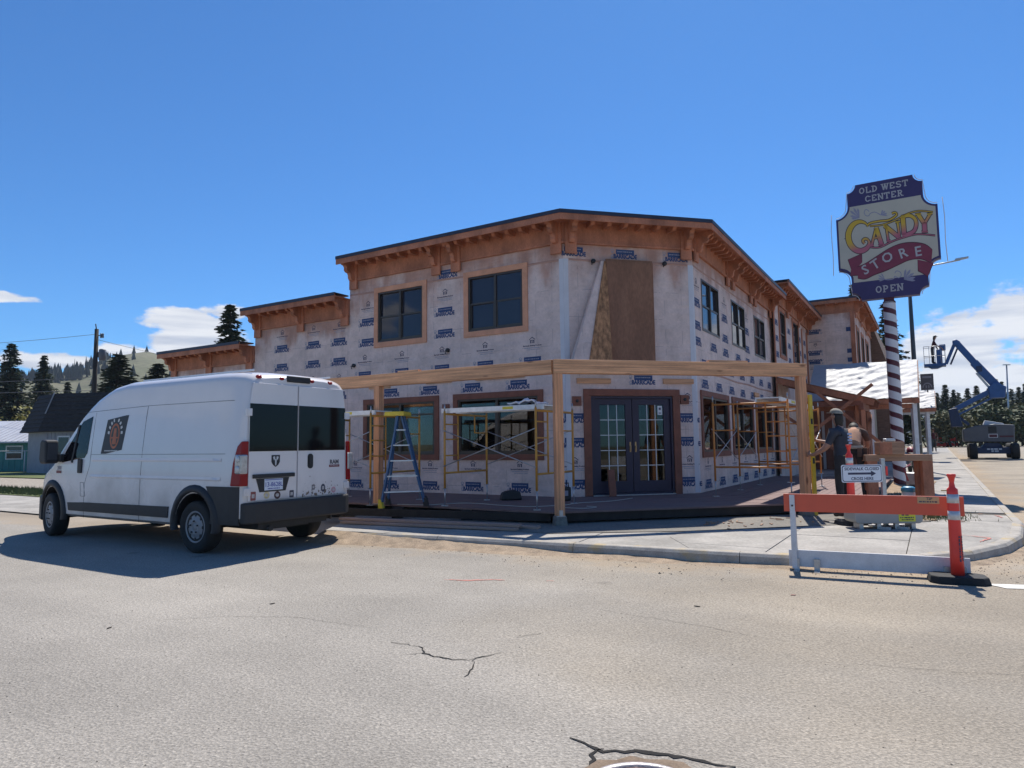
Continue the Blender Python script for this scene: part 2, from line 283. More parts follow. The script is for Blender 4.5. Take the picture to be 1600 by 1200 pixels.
# ================================================================== the setting: ground, road, pavement
def road_material():
    M = mat('old_asphalt', (.375, .341, .296), .92, .10, .55, fine=0); N, Lk, b = nodes(M)
    tc = N.new('ShaderNodeTexCoord')
    vo = N.new('ShaderNodeTexVoronoi'); vo.inputs['Scale'].default_value = 75; Lk.new(tc.outputs['Object'], vo.inputs[0])
    n1 = N.new('ShaderNodeTexNoise'); n1.inputs['Scale'].default_value = 55; n1.inputs['Detail'].default_value = 4; n1.inputs['Roughness'].default_value = .7; Lk.new(tc.outputs['Object'], n1.inputs[0])
    r1 = N.new('ShaderNodeMapRange'); Lk.new(n1.outputs[0], r1.inputs[0]); r1.inputs[1].default_value = .33; r1.inputs[2].default_value = .66; r1.inputs[3].default_value = .64; r1.inputs[4].default_value = 1.28
    src = b.inputs['Base Color'].links[0].from_socket
    sc = N.new('ShaderNodeVectorMath'); sc.operation = 'SCALE'; Lk.new(src, sc.inputs[0]); Lk.new(r1.outputs[0], sc.inputs['Scale'])
    # stone to stone tint of the chippings
    hs = N.new('ShaderNodeMix'); hs.data_type = 'RGBA'; hs.blend_type = 'MULTIPLY'; hs.inputs[0].default_value = .34; Lk.new(sc.outputs[0], hs.inputs[6]); bw_ = N.new('ShaderNodeRGBToBW'); Lk.new(vo.outputs['Color'], bw_.inputs[0]); Lk.new(bw_.outputs[0], hs.inputs[7])
    # tan dust washed up against the kerb: distance to the kerb corner
    def sub(a, bb, op='DOT_PRODUCT'):
        n = N.new('ShaderNodeVectorMath'); n.operation = op; Lk.new(a, n.inputs[0]); n.inputs[1].default_value = bb; return n
    dmax = None
    for p0, nn in KERB_PLANES:
        q = N.new('ShaderNodeMath'); q.operation = 'SUBTRACT'; Lk.new(sub(tc.outputs['Object'], nn).outputs['Value'], q.inputs[0]); q.inputs[1].default_value = Vector(p0).dot(Vector(nn))
        if dmax is None: dmax = q.outputs[0]
        else:
            mm = N.new('ShaderNodeMath'); mm.operation = 'MAXIMUM'; Lk.new(dmax, mm.inputs[0]); Lk.new(q.outputs[0], mm.inputs[1]); dmax = mm.outputs[0]
    n2 = N.new('ShaderNodeTexNoise'); n2.inputs['Scale'].default_value = 1.1; n2.inputs['Detail'].default_value = 8; n2.inputs['Roughness'].default_value = .65; Lk.new(tc.outputs['Object'], n2.inputs[0])
    ad = N.new('ShaderNodeMath'); ad.operation = 'MULTIPLY_ADD'; ad.inputs[1].default_value = -2.6; Lk.new(n2.outputs[0], ad.inputs[0]); Lk.new(dmax, ad.inputs[2])
    mr = N.new('ShaderNodeMapRange'); mr.interpolation_type = 'SMOOTHSTEP'; Lk.new(ad.outputs[0], mr.inputs[0]); mr.inputs[1].default_value = -1.15; mr.inputs[2].default_value = -.35; mr.inputs[3].default_value = .62; mr.inputs[4].default_value = 0
    mx = N.new('ShaderNodeMix'); mx.data_type = 'RGBA'; Lk.new(mr.outputs[0], mx.inputs[0]); Lk.new(hs.outputs[2], mx.inputs[6]); mx.inputs[7].default_value = (.34, .265, .185, 1)
    # oil, tyre-polished and patched areas
    n4 = N.new('ShaderNodeTexNoise'); n4.inputs['Scale'].default_value = .35; n4.inputs['Detail'].default_value = 5; Lk.new(tc.outputs['Object'], n4.inputs[0])
    r4 = N.new('ShaderNodeMapRange'); Lk.new(n4.outputs[0], r4.inputs[0]); r4.inputs[1].default_value = .36; r4.inputs[2].default_value = .64; r4.inputs[3].default_value = .88; r4.inputs[4].default_value = 1.1
    s4 = N.new('ShaderNodeVectorMath'); s4.operation = 'SCALE'; Lk.new(mx.outputs[2], s4.inputs[0]); Lk.new(r4.outputs[0], s4.inputs['Scale'])
    # broad tan dust, tyre-polished lanes along the street and a few oil drips
    n5 = N.new('ShaderNodeTexNoise'); n5.inputs['Scale'].default_value = .16; n5.inputs['Detail'].default_value = 6; Lk.new(tc.outputs['Object'], n5.inputs[0])
    dx = sub(tc.outputs['Object'], (.035, -.004, 0)); a5 = N.new('ShaderNodeMath'); a5.operation = 'ADD'; Lk.new(n5.outputs[0], a5.inputs[0]); Lk.new(dx.outputs['Value'], a5.inputs[1])
    r5 = N.new('ShaderNodeMapRange'); r5.interpolation_type = 'SMOOTHSTEP'; Lk.new(a5.outputs[0], r5.inputs[0]); r5.inputs[1].default_value = .42; r5.inputs[2].default_value = .66; r5.inputs[4].default_value = .55
    m5 = N.new('ShaderNodeMix'); m5.data_type = 'RGBA'; m5.blend_type = 'MULTIPLY'; Lk.new(r5.outputs[0], m5.inputs[0]); Lk.new(s4.outputs[0], m5.inputs[6]); m5.inputs[7].default_value = (1.0, .875, .68, 1)
    ln = sub(tc.outputs['Object'], (-NL.x*.9, -NL.y*.9, 0)); n6 = N.new('ShaderNodeTexNoise'); n6.inputs['Scale'].default_value = .9; n6.inputs['Detail'].default_value = 3
    a6 = N.new('ShaderNodeMath'); a6.operation = 'MULTIPLY_ADD'; Lk.new(n4.outputs[0], a6.inputs[0]); a6.inputs[1].default_value = 1.2; Lk.new(ln.outputs['Value'], a6.inputs[2]); c6 = N.new('ShaderNodeCombineXYZ'); Lk.new(a6.outputs[0], c6.inputs[0]); Lk.new(c6.outputs[0], n6.inputs[0])
    r6 = N.new('ShaderNodeMapRange'); Lk.new(n6.outputs[0], r6.inputs[0]); r6.inputs[1].default_value = .35; r6.inputs[2].default_value = .65; r6.inputs[3].default_value = .90; r6.inputs[4].default_value = 1.07
    s6 = N.new('ShaderNodeVectorMath'); s6.operation = 'SCALE'; Lk.new(m5.outputs[2], s6.inputs[0]); Lk.new(r6.outputs[0], s6.inputs['Scale'])
    v7 = N.new('ShaderNodeTexVoronoi'); v7.inputs['Scale'].default_value = .8; Lk.new(tc.outputs['Object'], v7.inputs[0]); a7 = N.new('ShaderNodeMath'); a7.operation = 'MULTIPLY_ADD'; Lk.new(n2.outputs[0], a7.inputs[0]); a7.inputs[1].default_value = .18; Lk.new(v7.outputs['Distance'], a7.inputs[2])
    r7 = N.new('ShaderNodeMapRange'); r7.interpolation_type = 'SMOOTHSTEP'; Lk.new(a7.outputs[0], r7.inputs[0]); r7.inputs[1].default_value = .11; r7.inputs[2].default_value = .20; r7.inputs[3].default_value = .72; r7.inputs[4].default_value = 1
    s7 = N.new('ShaderNodeVectorMath'); s7.operation = 'SCALE'; Lk.new(s6.outputs[0], s7.inputs[0]); Lk.new(r7.outputs[0], s7.inputs['Scale']); Lk.new(s7.outputs[0], b.inputs['Base Color'])
    bp = N.new('ShaderNodeBump'); bp.inputs['Strength'].default_value = .8; bp.inputs['Distance'].default_value = .006
    a2 = N.new('ShaderNodeMath'); a2.operation = 'ADD'; Lk.new(n1.outputs[0], a2.inputs[0]); Lk.new(vo.outputs['Distance'], a2.inputs[1]); Lk.new(a2.outputs[0], bp.inputs['Height']); Lk.new(bp.outputs[0], b.inputs['Normal'])
    return M
KERB = [Vector(p) for p in ((-3.0, 11.05, 0), (2.70, 8.31, 0), (3.35, 8.04, 0), (4.0, 7.90, 0), (4.7, 7.95, 0), (5.4, 8.24, 0), (6.2, 8.80, 0), (6.95, 9.55, 0))]
KERB += [RP(s, 5.55) for s in (-1.5, 2, 8, 20, 40, 62)]
KERB = [Vector((-9.6, 15.75, 0)), Vector((-3.75, 12.15, 0))] + KERB
def _nrm(a, b): d = (b-a).normalized(); return (d.y, -d.x, 0)
KERB_PLANES = [(KERB[i][:], _nrm(KERB[i], KERB[i+1])) for i in (2, 4, 6, 8)] + [(RP(0, 5.55)[:], NR[:])]
def sheet(name, x0, x1, y0, y1, nx, ny, zf, M, kind='structure'):
    mb = MB(); vs = []; fs = []
    for j in range(ny+1):
        for i in range(nx+1):
            x = x0+(x1-x0)*i/nx; y = y0+(y1-y0)*j/ny; vs.append((x, y, zf(x, y)))
    for j in range(ny):
        for i in range(nx): a = j*(nx+1)+i; fs.append((a, a+1, a+nx+2, a+nx+1))
    mb.add(vs, fs, 0, True); o = obj(name, mb, M); tag(o, kind=kind); return o
M_EARTH = mat('dry_grass_earth', (.105, .105, .05), .95, .35, .05, col2=(.17, .15, .08), fine=.2, bump=.3)
sheet('ground', -1500, 1500, -300, 2500, 60, 60, lambda x, y: -.35 + (.55 if sr(x, y) > 20 else 0), M_EARTH)
road = sheet('road', -70, 75, -25, 85, 145, 110, gz, road_material()); road['label'] = 'sun bleached grey asphalt road'

# road cracks, thin dark seams lying on the asphalt
M_CRACK = mat('crack_dark', (.02, .018, .016), 1, .3, 20)
def crack(pts, w, seed, name='road_crack'):
    rnd = random.Random(seed); P = []
    for a, b in zip(pts, pts[1:]):
        a, b = Vector(a), Vector(b); n = max(2, int((b-a).length/.035))
        for k in range(n): P.append(a.lerp(b, k/n) + Vector((rnd.uniform(-1, 1), rnd.uniform(-1, 1)))*.013)
    P.append(Vector(pts[-1])); vs = []; fs = []
    for i, p in enumerate(P):
        d = P[min(i+1, len(P)-1)]-P[max(i-1, 0)]; n = Vector((-d.y, d.x)).normalized(); e = w*(.35+.65*math.sin(PI*min(1, (i+.3)/len(P))))*rnd.uniform(.35, 1.2)
        vs += [(p.x+n.x*e, p.y+n.y*e, gz(p.x, p.y)+.004), (p.x-n.x*e, p.y-n.y*e, gz(p.x, p.y)+.004)]
    for i in range(len(P)-1): fs.append((2*i, 2*i+1, 2*i+3, 2*i+2))
    return obj(name, MB().add(vs, fs), M_CRACK, road)
crack([(-.91, 5.2), (-.75, 5.13), (-.67, 5.07), (-.64, 4.93), (-.55, 4.86), (-.42, 4.79), (-.32, 4.77), (-.26, 4.81), (-.1, 4.92)], .008, 1)
crack([(-.28, 4.79), (-.28, 4.6), (-.32, 4.43)], .007, 2)
crack([(-.77, 4.9), (-.7, 4.92), (-.64, 4.93)], .003, 3)
crack([(.02, 5.30), (.12, 5.36), (.2, 5.4)], .005, 4)
crack([(.70, 6.15), (1.1, 5.85), (1.5, 5.55), (1.75, 5.28), (2.0, 5.1)], .0022, 5)
crack([(-3.2, 5.9), (-2.5, 6.05), (-1.9, 6.0), (-1.1, 5.6)], .002, 6)
crack([(2.2, 4.6), (2.8, 4.4), (3.3, 4.3)], .002, 8)
crack([(.27, 3.53), (.36, 3.43), (.42, 3.37), (.52, 3.36), (.60, 3.355), (.70, 3.33), (.82, 3.27), (.98, 3.19)], .017, 7)
crack([(.42, 3.40), (.36, 3.33), (.33, 3.22)], .012, 9)

# manhole
mh = empty('manhole', (.53, 2.985, 0)); tag(mh, 'round iron manhole cover in worn asphalt at the bottom of the picture', 'manhole')
M_IRON = mat('worn_iron', (.33, .31, .32), .45, .2, 20, metal=.5, bump=.2)
M_IRON2 = mat('rusty_iron', (.14, .085, .075), .7, .3, 20, bump=.4)
M_PATCH = mat('brown_patch', (.20, .145, .10), .95, .3, 8, bump=.4, fine=.2)
mb = MB(); vs = [(0, 0, .006)]
for k in range(28): a = 2*PI*k/28; r = .36*random.uniform(.9, 1.12); vs.append((r*math.cos(a), r*math.sin(a)*.9, .005))
mb.add(vs, [(0, 1+k, 1+(k+1) % 28) for k in range(28)]); obj('mortar_collar', mb, M_PATCH, mh)
obj('ring', MB().lathe([(.215, 0), (.215, .012), (.245, .014), (.255, .01), (.255, 0)], n=40), M_IRON, mh)
cv_ = MB().lathe([(.205, 0), (.205, .008), (.2, .01)], n=40)
for r in (.05, .1, .15): cv_.lathe([(r, .01), (r, .016), (r+.018, .016), (r+.018, .01)], n=32)
for k in range(12): a = 2*PI*k/12; cv_.bar((.12*math.cos(a), .12*math.sin(a), .013), (.19*math.cos(a), .19*math.sin(a), .013), .014, .008)
obj('cover', cv_, M_IRON2, mh)

# crosswalk stripe and spray marks
def flat(name, pts, M, z=.005, parent=None, zf=None):
    mb = MB(); mb.add([(p[0], p[1], (zf or gz)(p[0], p[1])+z) for p in pts], [tuple(range(len(pts)))]); return obj(name, mb, M, parent)
M_PAINT = mat('worn_white_paint', (.62, .60, .56), .8, .2, 12)
flat('painted_stripe', [(4.72, 7.02), (9.5, 5.9), (9.5, 5.68), (4.78, 6.78)], M_PAINT, .005, road)
M_SPRAY = mat('red_spray_paint', (.62, .16, .13), .9, .3, 30, col2=(.45, .27, .22))
crack_mat = M_CRACK; M_CRACK = M_SPRAY
crack([(-.75, 7.55), (-.5, 7.50), (-.28, 7.52), (-.1, 7.49)], .022, 21, 'spray_mark')
crack([(.33, 7.42), (.42, 7.41)], .012, 22, 'spray_mark')
M_CRACK = crack_mat

# pavement: slabs clipped to the kerb outline
def clip(poly, a, n):
    out = []
    for i, p in enumerate(poly):
        q = poly[(i+1) % len(poly)]; dp = (p-a).dot(n); dq = (q-a).dot(n)
        if dp >= 0: out.append(p)
        if dp*dq < 0: out.append(p.lerp(q, dp/(dp-dq)))
    return out
def V2(*p): return Vector((p[0], p[1]))
SWZ = .13
M_JOINT = mat('dark_joint_soil', (.07, .06, .045), .95, .3, 20)
sw = MB()
regA = [V2(-3.0, 11.05), V2(2.2, 8.55), V2(2.2, 16.5), V2(-3.0, 16.5)]
regB = [V2(2.2, 8.55)] + [V2(*p) for p in KERB[3:10]] + [V2(*RP(-1.5, 5.55)), V2(*RP(60, 5.55)), V2(*RP(60, .2)), V2(2.2, 16.5)]
def wz(x, y): return SWZ + gz(x, y)
for reg in (regA, regB):
    n = len(reg); sw.add([(p.x, p.y, wz(p.x, p.y)-.012) for p in reg], [tuple(range(n))])
# far pavement must follow the rise: subdivide along the street
sw = MB()
sw.add([(p.x, p.y, SWZ-.012) for p in regA], [(0, 1, 2, 3)])
rb0 = [V2(2.2, 8.55)] + [V2(*p) for p in KERB[3:10]] + [V2(*RP(0, 5.55)), V2(*RP(0, -.5)), V2(2.2, 16.5)]
sw.add([(p.x, p.y, SWZ-.012) for p in rb0], [tuple(range(len(rb0)))])
sw.add([RP(0, -.5, SWZ-.012), RP(0, 5.55, SWZ-.012), RP(62, 5.55, SWZ-.012+.009*62), RP(62, -.5, SWZ-.012+.009*62)], [(0, 1, 2, 3)])
pave = obj('pavement', sw, M_JOINT); tag(pave, 'pale concrete pavement around the street corner', kind='structure')
kd = (KERB[3]-KERB[2]).normalized(); kd2 = V2(kd.x, kd.y); kn2 = V2(-kd.y, kd.x)
dr2, nr2 = V2(*DR), V2(*NR)
def slabs(reg, org, ax, ay, sx, sy, i0, i1, j0, j1):
    cnt = 0
    for i in range(i0, i1):
        for j in range(j0, j1):
            g = .006
            c = [org+ax*(i*sx+g)+ay*(j*sy+g), org+ax*((i+1)*sx-g)+ay*(j*sy+g), org+ax*((i+1)*sx-g)+ay*((j+1)*sy-g), org+ax*(i*sx+g)+ay*((j+1)*sy-g)]
            for k in range(len(reg)):
                a, b = reg[k], reg[(k+1) % len(reg)]; d = (b-a).normalized(); nn = V2(-d.y, d.x)
                c = clip(c, a, nn)
                if len(c) < 3: break
            if len(c) < 3: continue
            ar = abs(sum(c[k].x*c[(k+1) % len(c)].y-c[(k+1) % len(c)].x*c[k].y for k in range(len(c))))/2
            if ar < .02: continue
            mb = MB(); n = len(c); dz = random.uniform(-.003, .003)
            vs = [(p.x, p.y, wz(p.x, p.y)+dz) for p in c] + [(p.x, p.y, wz(p.x, p.y)-.03) for p in c]
            mb.add(vs, [tuple(range(n))] + [(k, n+k, n+(k+1) % n, (k+1) % n) for k in range(n)])
            obj('slab', mb, M_CON, pave); cnt += 1
    return cnt
kr = [p for p in regA]
slabs(regA, V2(2.2, 8.55), -kd2, kn2, 1.55, 1.5, 0, 5, -1, 4)
slabs(rb0, V2(*RP(0, 5.55)), dr2, -nr2, 1.52, 1.45, -7, 0, -1, 5)
slabs([V2(*RP(0, .0)), V2(*RP(0, 5.55)), V2(*RP(62, 5.55)), V2(*RP(62, .0))], V2(*RP(0, 5.55)), dr2, -nr2, 1.52, 1.45, 0, 40, 0, 4)
# kerb: stones with a rounded lip, painted yellow once
def kerb_material():
    M = mat('worn_kerb', (.36, .33, .29), .9, .2, 5, bump=.4, fine=.15); N, Lk, b = nodes(M)
    tc = N.new('ShaderNodeTexCoord'); nz = N.new('ShaderNodeTexNoise'); nz.inputs['Scale'].default_value = 3.5; nz.inputs['Detail'].default_value = 8; Lk.new(tc.outputs['Object'], nz.inputs[0])
    mr = N.new('ShaderNodeMapRange'); Lk.new(nz.outputs[0], mr.inputs[0]); mr.inputs[1].default_value = .54; mr.inputs[2].default_value = .66; mr.inputs[4].default_value = .5
    mx = N.new('ShaderNodeMix'); mx.data_type = 'RGBA'; Lk.new(mr.outputs[0], mx.inputs[0]); Lk.new(b.inputs['Base Color'].links[0].from_socket, mx.inputs[6]); mx.inputs[7].default_value = (.48, .33, .10, 1); Lk.new(mx.outputs[2], b.inputs['Base Color'])
    return M
M_KERB = kerb_material()
kerb = obj('kerb', MB().add([(p.x, p.y, gz(p.x, p.y)-.02) for p in (KERB[2], KERB[3], KERB[4])], [(0, 1, 2)]), M_JOINT); tag(kerb, 'worn concrete kerb with old yellow paint', kind='structure')
def offs(P, d):
    out = []
    for i, p in enumerate(P):
        a = P[max(i-1, 0)]; b = P[min(i+1, len(P)-1)]; t = (b-a).normalized(); out.append(p + Vector((t.y, -t.x, 0))*d)
    return out
KP = []
for a, b in zip(KERB[2:], KERB[3:]):
    n = max(1, int((b-a).length/2.0))
    for k in range(n): KP.append(a.lerp(b, k/n))
KP.append(KERB[-1])
KO = offs(KP, .06); KI = offs(KP, -.10)
def kt(i):   # the kerb drops to the road where the van stands
    return .135
for i in range(len(KP)-1):
    mb = MB(); prof = []
    for j in (i, i+1):
        o_, c_, n_ = KO[j], KP[j], KI[j]; z = gz(c_.x, c_.y); e = (KO[i+1]-KO[i]).normalized()*.004*(1 if j == i else -1)
        h = .10 if j == 0 else .135
        prof.append([o_+e+Vector((0, 0, z-.02)), o_.lerp(c_, .25)+e+Vector((0, 0, z+h-.035)), o_.lerp(c_, .7)+e+Vector((0, 0, z+h-.004)), c_+e+Vector((0, 0, z+h+.003)), n_+e+Vector((0, 0, z+h+.004)), n_+e+Vector((0, 0, z-.02))])
    vs = prof[0]+prof[1]; fs = [(k, k+1, 7+k, 6+k) for k in range(5)] + [tuple(range(6)), tuple(reversed(range(6, 12)))]
    mb.add(vs, fs); obj('kerb_stone', mb, M_KERB, kerb)
# soil washed up against the kerb, deepest by the van
_len = [0]
for i in range(2, 10): _len.append(_len[-1]+(KERB[i+1]-KERB[i]).length)
def KSOIL(t):
    s_ = t*_len[-1]*.999
    for i in range(8):
        if s_ <= _len[i+1]:
            a, b = KERB[2+i], KERB[3+i]; d0 = (KERB[min(3+i, 10)]-KERB[max(1+i, 2)]).normalized(); d1 = (KERB[min(4+i, 10)]-KERB[2+i]).normalized(); f = (s_-_len[i])/(_len[i+1]-_len[i]); return a.lerp(b, f), (d0.lerp(d1, f)).normalized()
mb = MB(); vs = []; fs = []; n = 110
import mathutils
for k in range(n+1):
    t = k/n; g_ = t*8; i_ = min(int(g_), 7) + 2; f_ = g_-int(g_) if g_ < 8 else 1; c, d_ = KSOIL(t); nn_ = Vector((d_.y, -d_.x, 0)); w0 = mathutils.noise.noise((t*14, 0, 3)); w1 = mathutils.noise.noise((t*37, 5, 1))
    hh = max(.004, .115*(1-t*2.3)+.03*w0+.012*w1+.012, .05*math.exp(-((t-.62)/.13)**2)+.012*w1); wd = .12+.30*max(0, 1-t*1.7)+.12*w0+.06*w1
    for q, (o_, z_) in enumerate(((.02, hh), (.10, hh*.85), (.10+wd*.35, hh*.45), (.10+wd*.7, hh*.15), (.10+wd, -.004))): p = c+nn_*(o_+.02*mathutils.noise.noise((t*50, q*3, 7))); vs.append((p.x, p.y, z_+.008*mathutils.noise.noise((t*60, q*5, 2)) if q < 4 else z_))
for k in range(n):
    for q in range(4): a = k*5+q; fs.append((a, a+1, a+6, a+5))
M_SAND = mat('washed_sand', (.30, .225, .155), .95, .35, 5, bump=.8, bscale=50, fine=.3)
tag(obj('kerb_soil', MB().add(vs, fs, 0, True), M_SAND), 'tan soil washed up along the kerb', kind='structure')
for i, pts in enumerate(([(7.75, 10.05), (7.9, 10.3), (7.7, 10.65)], [(8.2, 11.6), (8.35, 12.0)], [(6.0, 8.95), (6.35, 9.25), (6.2, 9.6)])):
    M_CRACK = M_SPRAY; o = crack(pts, .022, 40+i, 'spray_mark'); o.location.z = SWZ+.004; o.parent = pave
M_CRACK = crack_mat
# worn asphalt apron between slabs and deck
M_APRON = mat('patched_asphalt', (.155, .145, .13), .95, .25, 1.6, bump=.6, bscale=60, fine=.2, col2=(.24, .215, .18))
ap = [(-2.3, 12.3), (-2.2, 11.75), (.55, 10.25), (2.6, 10.35), (4.3, 10.7), (5.6, 11.0), (6.75, 11.2), (7.2, 12.0), (6.6, 13.2), (5.0, 13.0), (.8, 12.2)]
flat('asphalt_apron', ap, M_APRON, .008, None, wz); tag(bpy.data.objects['asphalt_apron'], 'patched dark asphalt strip in front of the wooden deck', kind='structure')
M_DUST = mat('sandy_soil', (.30, .21, .13), .95, .3, 6, bump=.6, fine=.25)
flat('bare_soil', [(5.9, 11.45), (6.9, 11.3), (7.4, 12.1), (8.4, 14.0), (9.9, 16.6), (12.6, 20.5), (11.6, 21.2), (9.3, 17.8), (7.0, 14.2)], M_DUST, .012, None, wz); tag(bpy.data.objects['bare_soil'], 'bare sandy soil strip around the striped sign pole', kind='structure')
# far left: lowered pavement, gravel and verge on the far side of the driveway
def strip(name, d0, d1, s0, s1, z, M):
    """bands parallel to the left street, d = depth along the street normal from the kerb corner"""
    P = [KL + DL*s0 + NL*d0, KL + DL*s1 + NL*d0, KL + DL*s1 + NL*d1, KL + DL*s0 + NL*d1]
    o = obj(name, MB().add([(p.x, p.y, z) for p in P], [(0, 1, 2, 3)]), M); tag(o, kind='structure'); return o
M_GRAVEL = mat('pale_gravel', (.30, .26, .21), .95, .35, 9, bump=.8, bscale=40, fine=.3)
M_VERGE = mat('green_verge', (.07, .10, .025), .95, .4, 2, col2=(.14, .15, .05), bump=.6, fine=.3)
strip('drive_pavement', 2.6, 5.3, 10.5, 40, .03, M_CON)
strip('verge', .6, 2.6, 12, 60, .05, M_VERGE)
strip('gravel_yard', -4, .6, 14.2, 70, .02, M_GRAVEL)
strip('house_lawn', -9, -4, 18, 80, .06, M_VERGE)
# ================================================================== the corner building
bld = empty('corner_building', KL); tag(bld, 'two storey corner building under construction, wrapped in white printed house wrap', 'building')
def place(fr): return dict(loc=fr[0]-KL, rz=fr[1])
def quad_wall(x0, x1, z0, z1, holes, depth=.12):
    xs = sorted({x0, x1, *[h[0] for h in holes], *[h[1] for h in holes]}); zs = sorted({z0, z1, *[h[2] for h in holes], *[h[3] for h in holes]})
    mb = MB()
    def inh(x, z): return any(h[0] < x < h[1] and h[2] < z < h[3] for h in holes)
    for i in range(len(xs)-1):
        for j in range(len(zs)-1):
            if inh((xs[i]+xs[i+1])/2, (zs[j]+zs[j+1])/2): continue
            mb.add([(xs[i], 0, zs[j]), (xs[i+1], 0, zs[j]), (xs[i+1], 0, zs[j+1]), (xs[i], 0, zs[j+1])], [(0, 1, 2, 3)])
            mb.add([(xs[i], -depth, zs[j]), (xs[i+1], -depth, zs[j]), (xs[i+1], -depth, zs[j+1]), (xs[i], -depth, zs[j+1])], [(3, 2, 1, 0)])
    for a, b, c, d in holes:
        mb.add([(a, 0, c), (b, 0, c), (b, 0, d), (a, 0, d), (a, -depth, c), (b, -depth, c), (b, -depth, d), (a, -depth, d)], [(0, 1, 5, 4), (1, 2, 6, 5), (2, 3, 7, 6), (3, 0, 4, 7)])
    return mb
def wall(fr, x0, x1, z0, z1, holes, eave, parent=None, place_fn=None, name='wall', M=None):
    me = quad_wall(x0, x1, z0, z1, holes).mesh(name, M or M_WRAP)
    at = me.attributes.new('eave', 'FLOAT', 'POINT'); at.data.foreach_set('value', [eave]*len(me.vertices))
    o = bpy.data.objects.new(name, me); o.location = fr[0]-(parent or bld).location; o.rotation_euler.z = fr[1]; link(o, parent or bld); return o
TT = math.tan(PI/8)
def hexa(mb, xa, xb, y0, y1, z0, z1, m0, m1, mi=0):
    """long board between outs y0<y1 with mitred ends: m = 1 grows with y"""
    def X(x, y, m, sgn): return x + sgn*m*y*TT
    vs = [(X(xa, y0, m0, -1), y0, z0), (X(xb, y0, m1, 1), y0, z0), (X(xb, y1, m1, 1), y1, z0), (X(xa, y1, m0, -1), y1, z0),
          (X(xa, y0, m0, -1), y0, z1), (X(xb, y0, m1, 1), y0, z1), (X(xb, y1, m1, 1), y1, z1), (X(xa, y1, m0, -1), y1, z1)]
    mb.add(vs, ((0, 3, 2, 1), (4, 5, 6, 7), (0, 1, 5, 4), (1, 2, 6, 5), (2, 3, 7, 6), (3, 0, 4, 7)), mi)
def corbel_mesh(w=.11, h=.46, d=.40):
    prof = [(0, 0), (d, 0), (d, -.07), (d-.03, -.10), (d-.09, -.11), (d-.13, -.16), (d-.12, -.22), (d-.17, -.27), (d-.24, -.28), (d-.27, -.34), (d-.27, -.40), (d-.31, -h), (0, -h)]
    return MB().prism(prof, lambda y, z: (-w/2, y, z), lambda y, z: (w/2, y, z))
ME_CORB = corbel_mesh().mesh('corbel', M_CEDAR)
_t = MB(); _t.prism([(0, 0), (.34, 0), (.34, -.05), (.29, -.11), (.0, -.11)], lambda y, z: (-.045, y, z), lambda y, z: (.045, y, z))
ME_TAIL = _t.mesh('rafter_tail', M_CEDAR)
ME_BACK = MB().box(-.13, .13, 0, .045, -.68, 0).mesh('corbel_board', M_CEDAR)
def cornice(fr, x0, x1, zt, m0, m1, corbels, parent=None, off=.55, step=.345, frieze=.46):
    P = parent or bld; a = dict(loc=fr[0]-P.location, rz=fr[1])
    mb = MB(); hexa(mb, x0, x1, 0.002, .035, zt-.10-frieze, zt-.10, m0, m1); hexa(mb, x0, x1, .035, .062, zt-.10-frieze, zt-.10-frieze+.05, m0, m1)
    hexa(mb, x0, x1, 0.0, off-.03, zt-.10, zt-.07, m0, m1)
    c = obj('cornice', mb, M_CEDAR, P, **a)
    mb = MB(); hexa(mb, x0, x1, off-.03, off, zt-.20, zt-.02, m0, m1); obj('fascia_board', mb, M_CEDAR, c)
    mb = MB(); hexa(mb, x0, x1, off-.50, off+.018, zt-.02, zt+.012, m0, m1); hexa(mb, x0, x1, off+.002, off+.018, zt-.07, zt-.02, m0, m1); obj('drip_edge', mb, M_DRIP, c)
    for x in corbels:
        o = bpy.data.objects.new('corbel', ME_CORB); o.location = (x, .08, zt-.10); link(o, c)
        o = bpy.data.objects.new('corbel_board', ME_BACK); o.location = (x, .036, zt-.10); link(o, c)
    n = int(abs(x1-x0)/step); d = (x1-x0)/n
    for k in range(n):
        x = x0+(k+.5)*d
        if any(abs(x-q) < .14 for q in corbels): continue
        o = bpy.data.objects.new('rafter_tail', ME_TAIL); o.location = (x, .036, zt-.10); link(o, c)
    return c
def box_obj(name, fr, b, M, parent, bevel=0):
    P = bld; return obj(name, MB().box(*b), M, parent, bevel=bevel, **(place(fr) if parent is bld else {}))
M_CLEAR = bpy.data.materials.new('clear_glass'); M_CLEAR.use_nodes = True
def clear():
    nt = M_CLEAR.node_tree; N = nt.nodes; Lk = nt.links; N.clear(); out = N.new('ShaderNodeOutputMaterial'); tr = N.new('ShaderNodeBsdfTransparent'); tr.inputs[0].default_value = (.58, .60, .60, 1)
    gl = N.new('ShaderNodeBsdfGlossy'); gl.inputs['Roughness'].default_value = .02; fr = N.new('ShaderNodeFresnel'); fr.inputs[0].default_value = 1.55
    nz = N.new('ShaderNodeTexNoise'); nz.inputs['Scale'].default_value = .9; bp = N.new('ShaderNodeBump'); bp.inputs['Strength'].default_value = .03; Lk.new(nz.outputs[0], bp.inputs['Height']); Lk.new(bp.outputs[0], gl.inputs['Normal'])
    mx = N.new('ShaderNodeMixShader'); Lk.new(fr.outputs[0], mx.inputs[0]); Lk.new(tr.outputs[0], mx.inputs[1]); Lk.new(gl.outputs[0], mx.inputs[2]); Lk.new(mx.outputs[0], out.inputs[0])
clear()
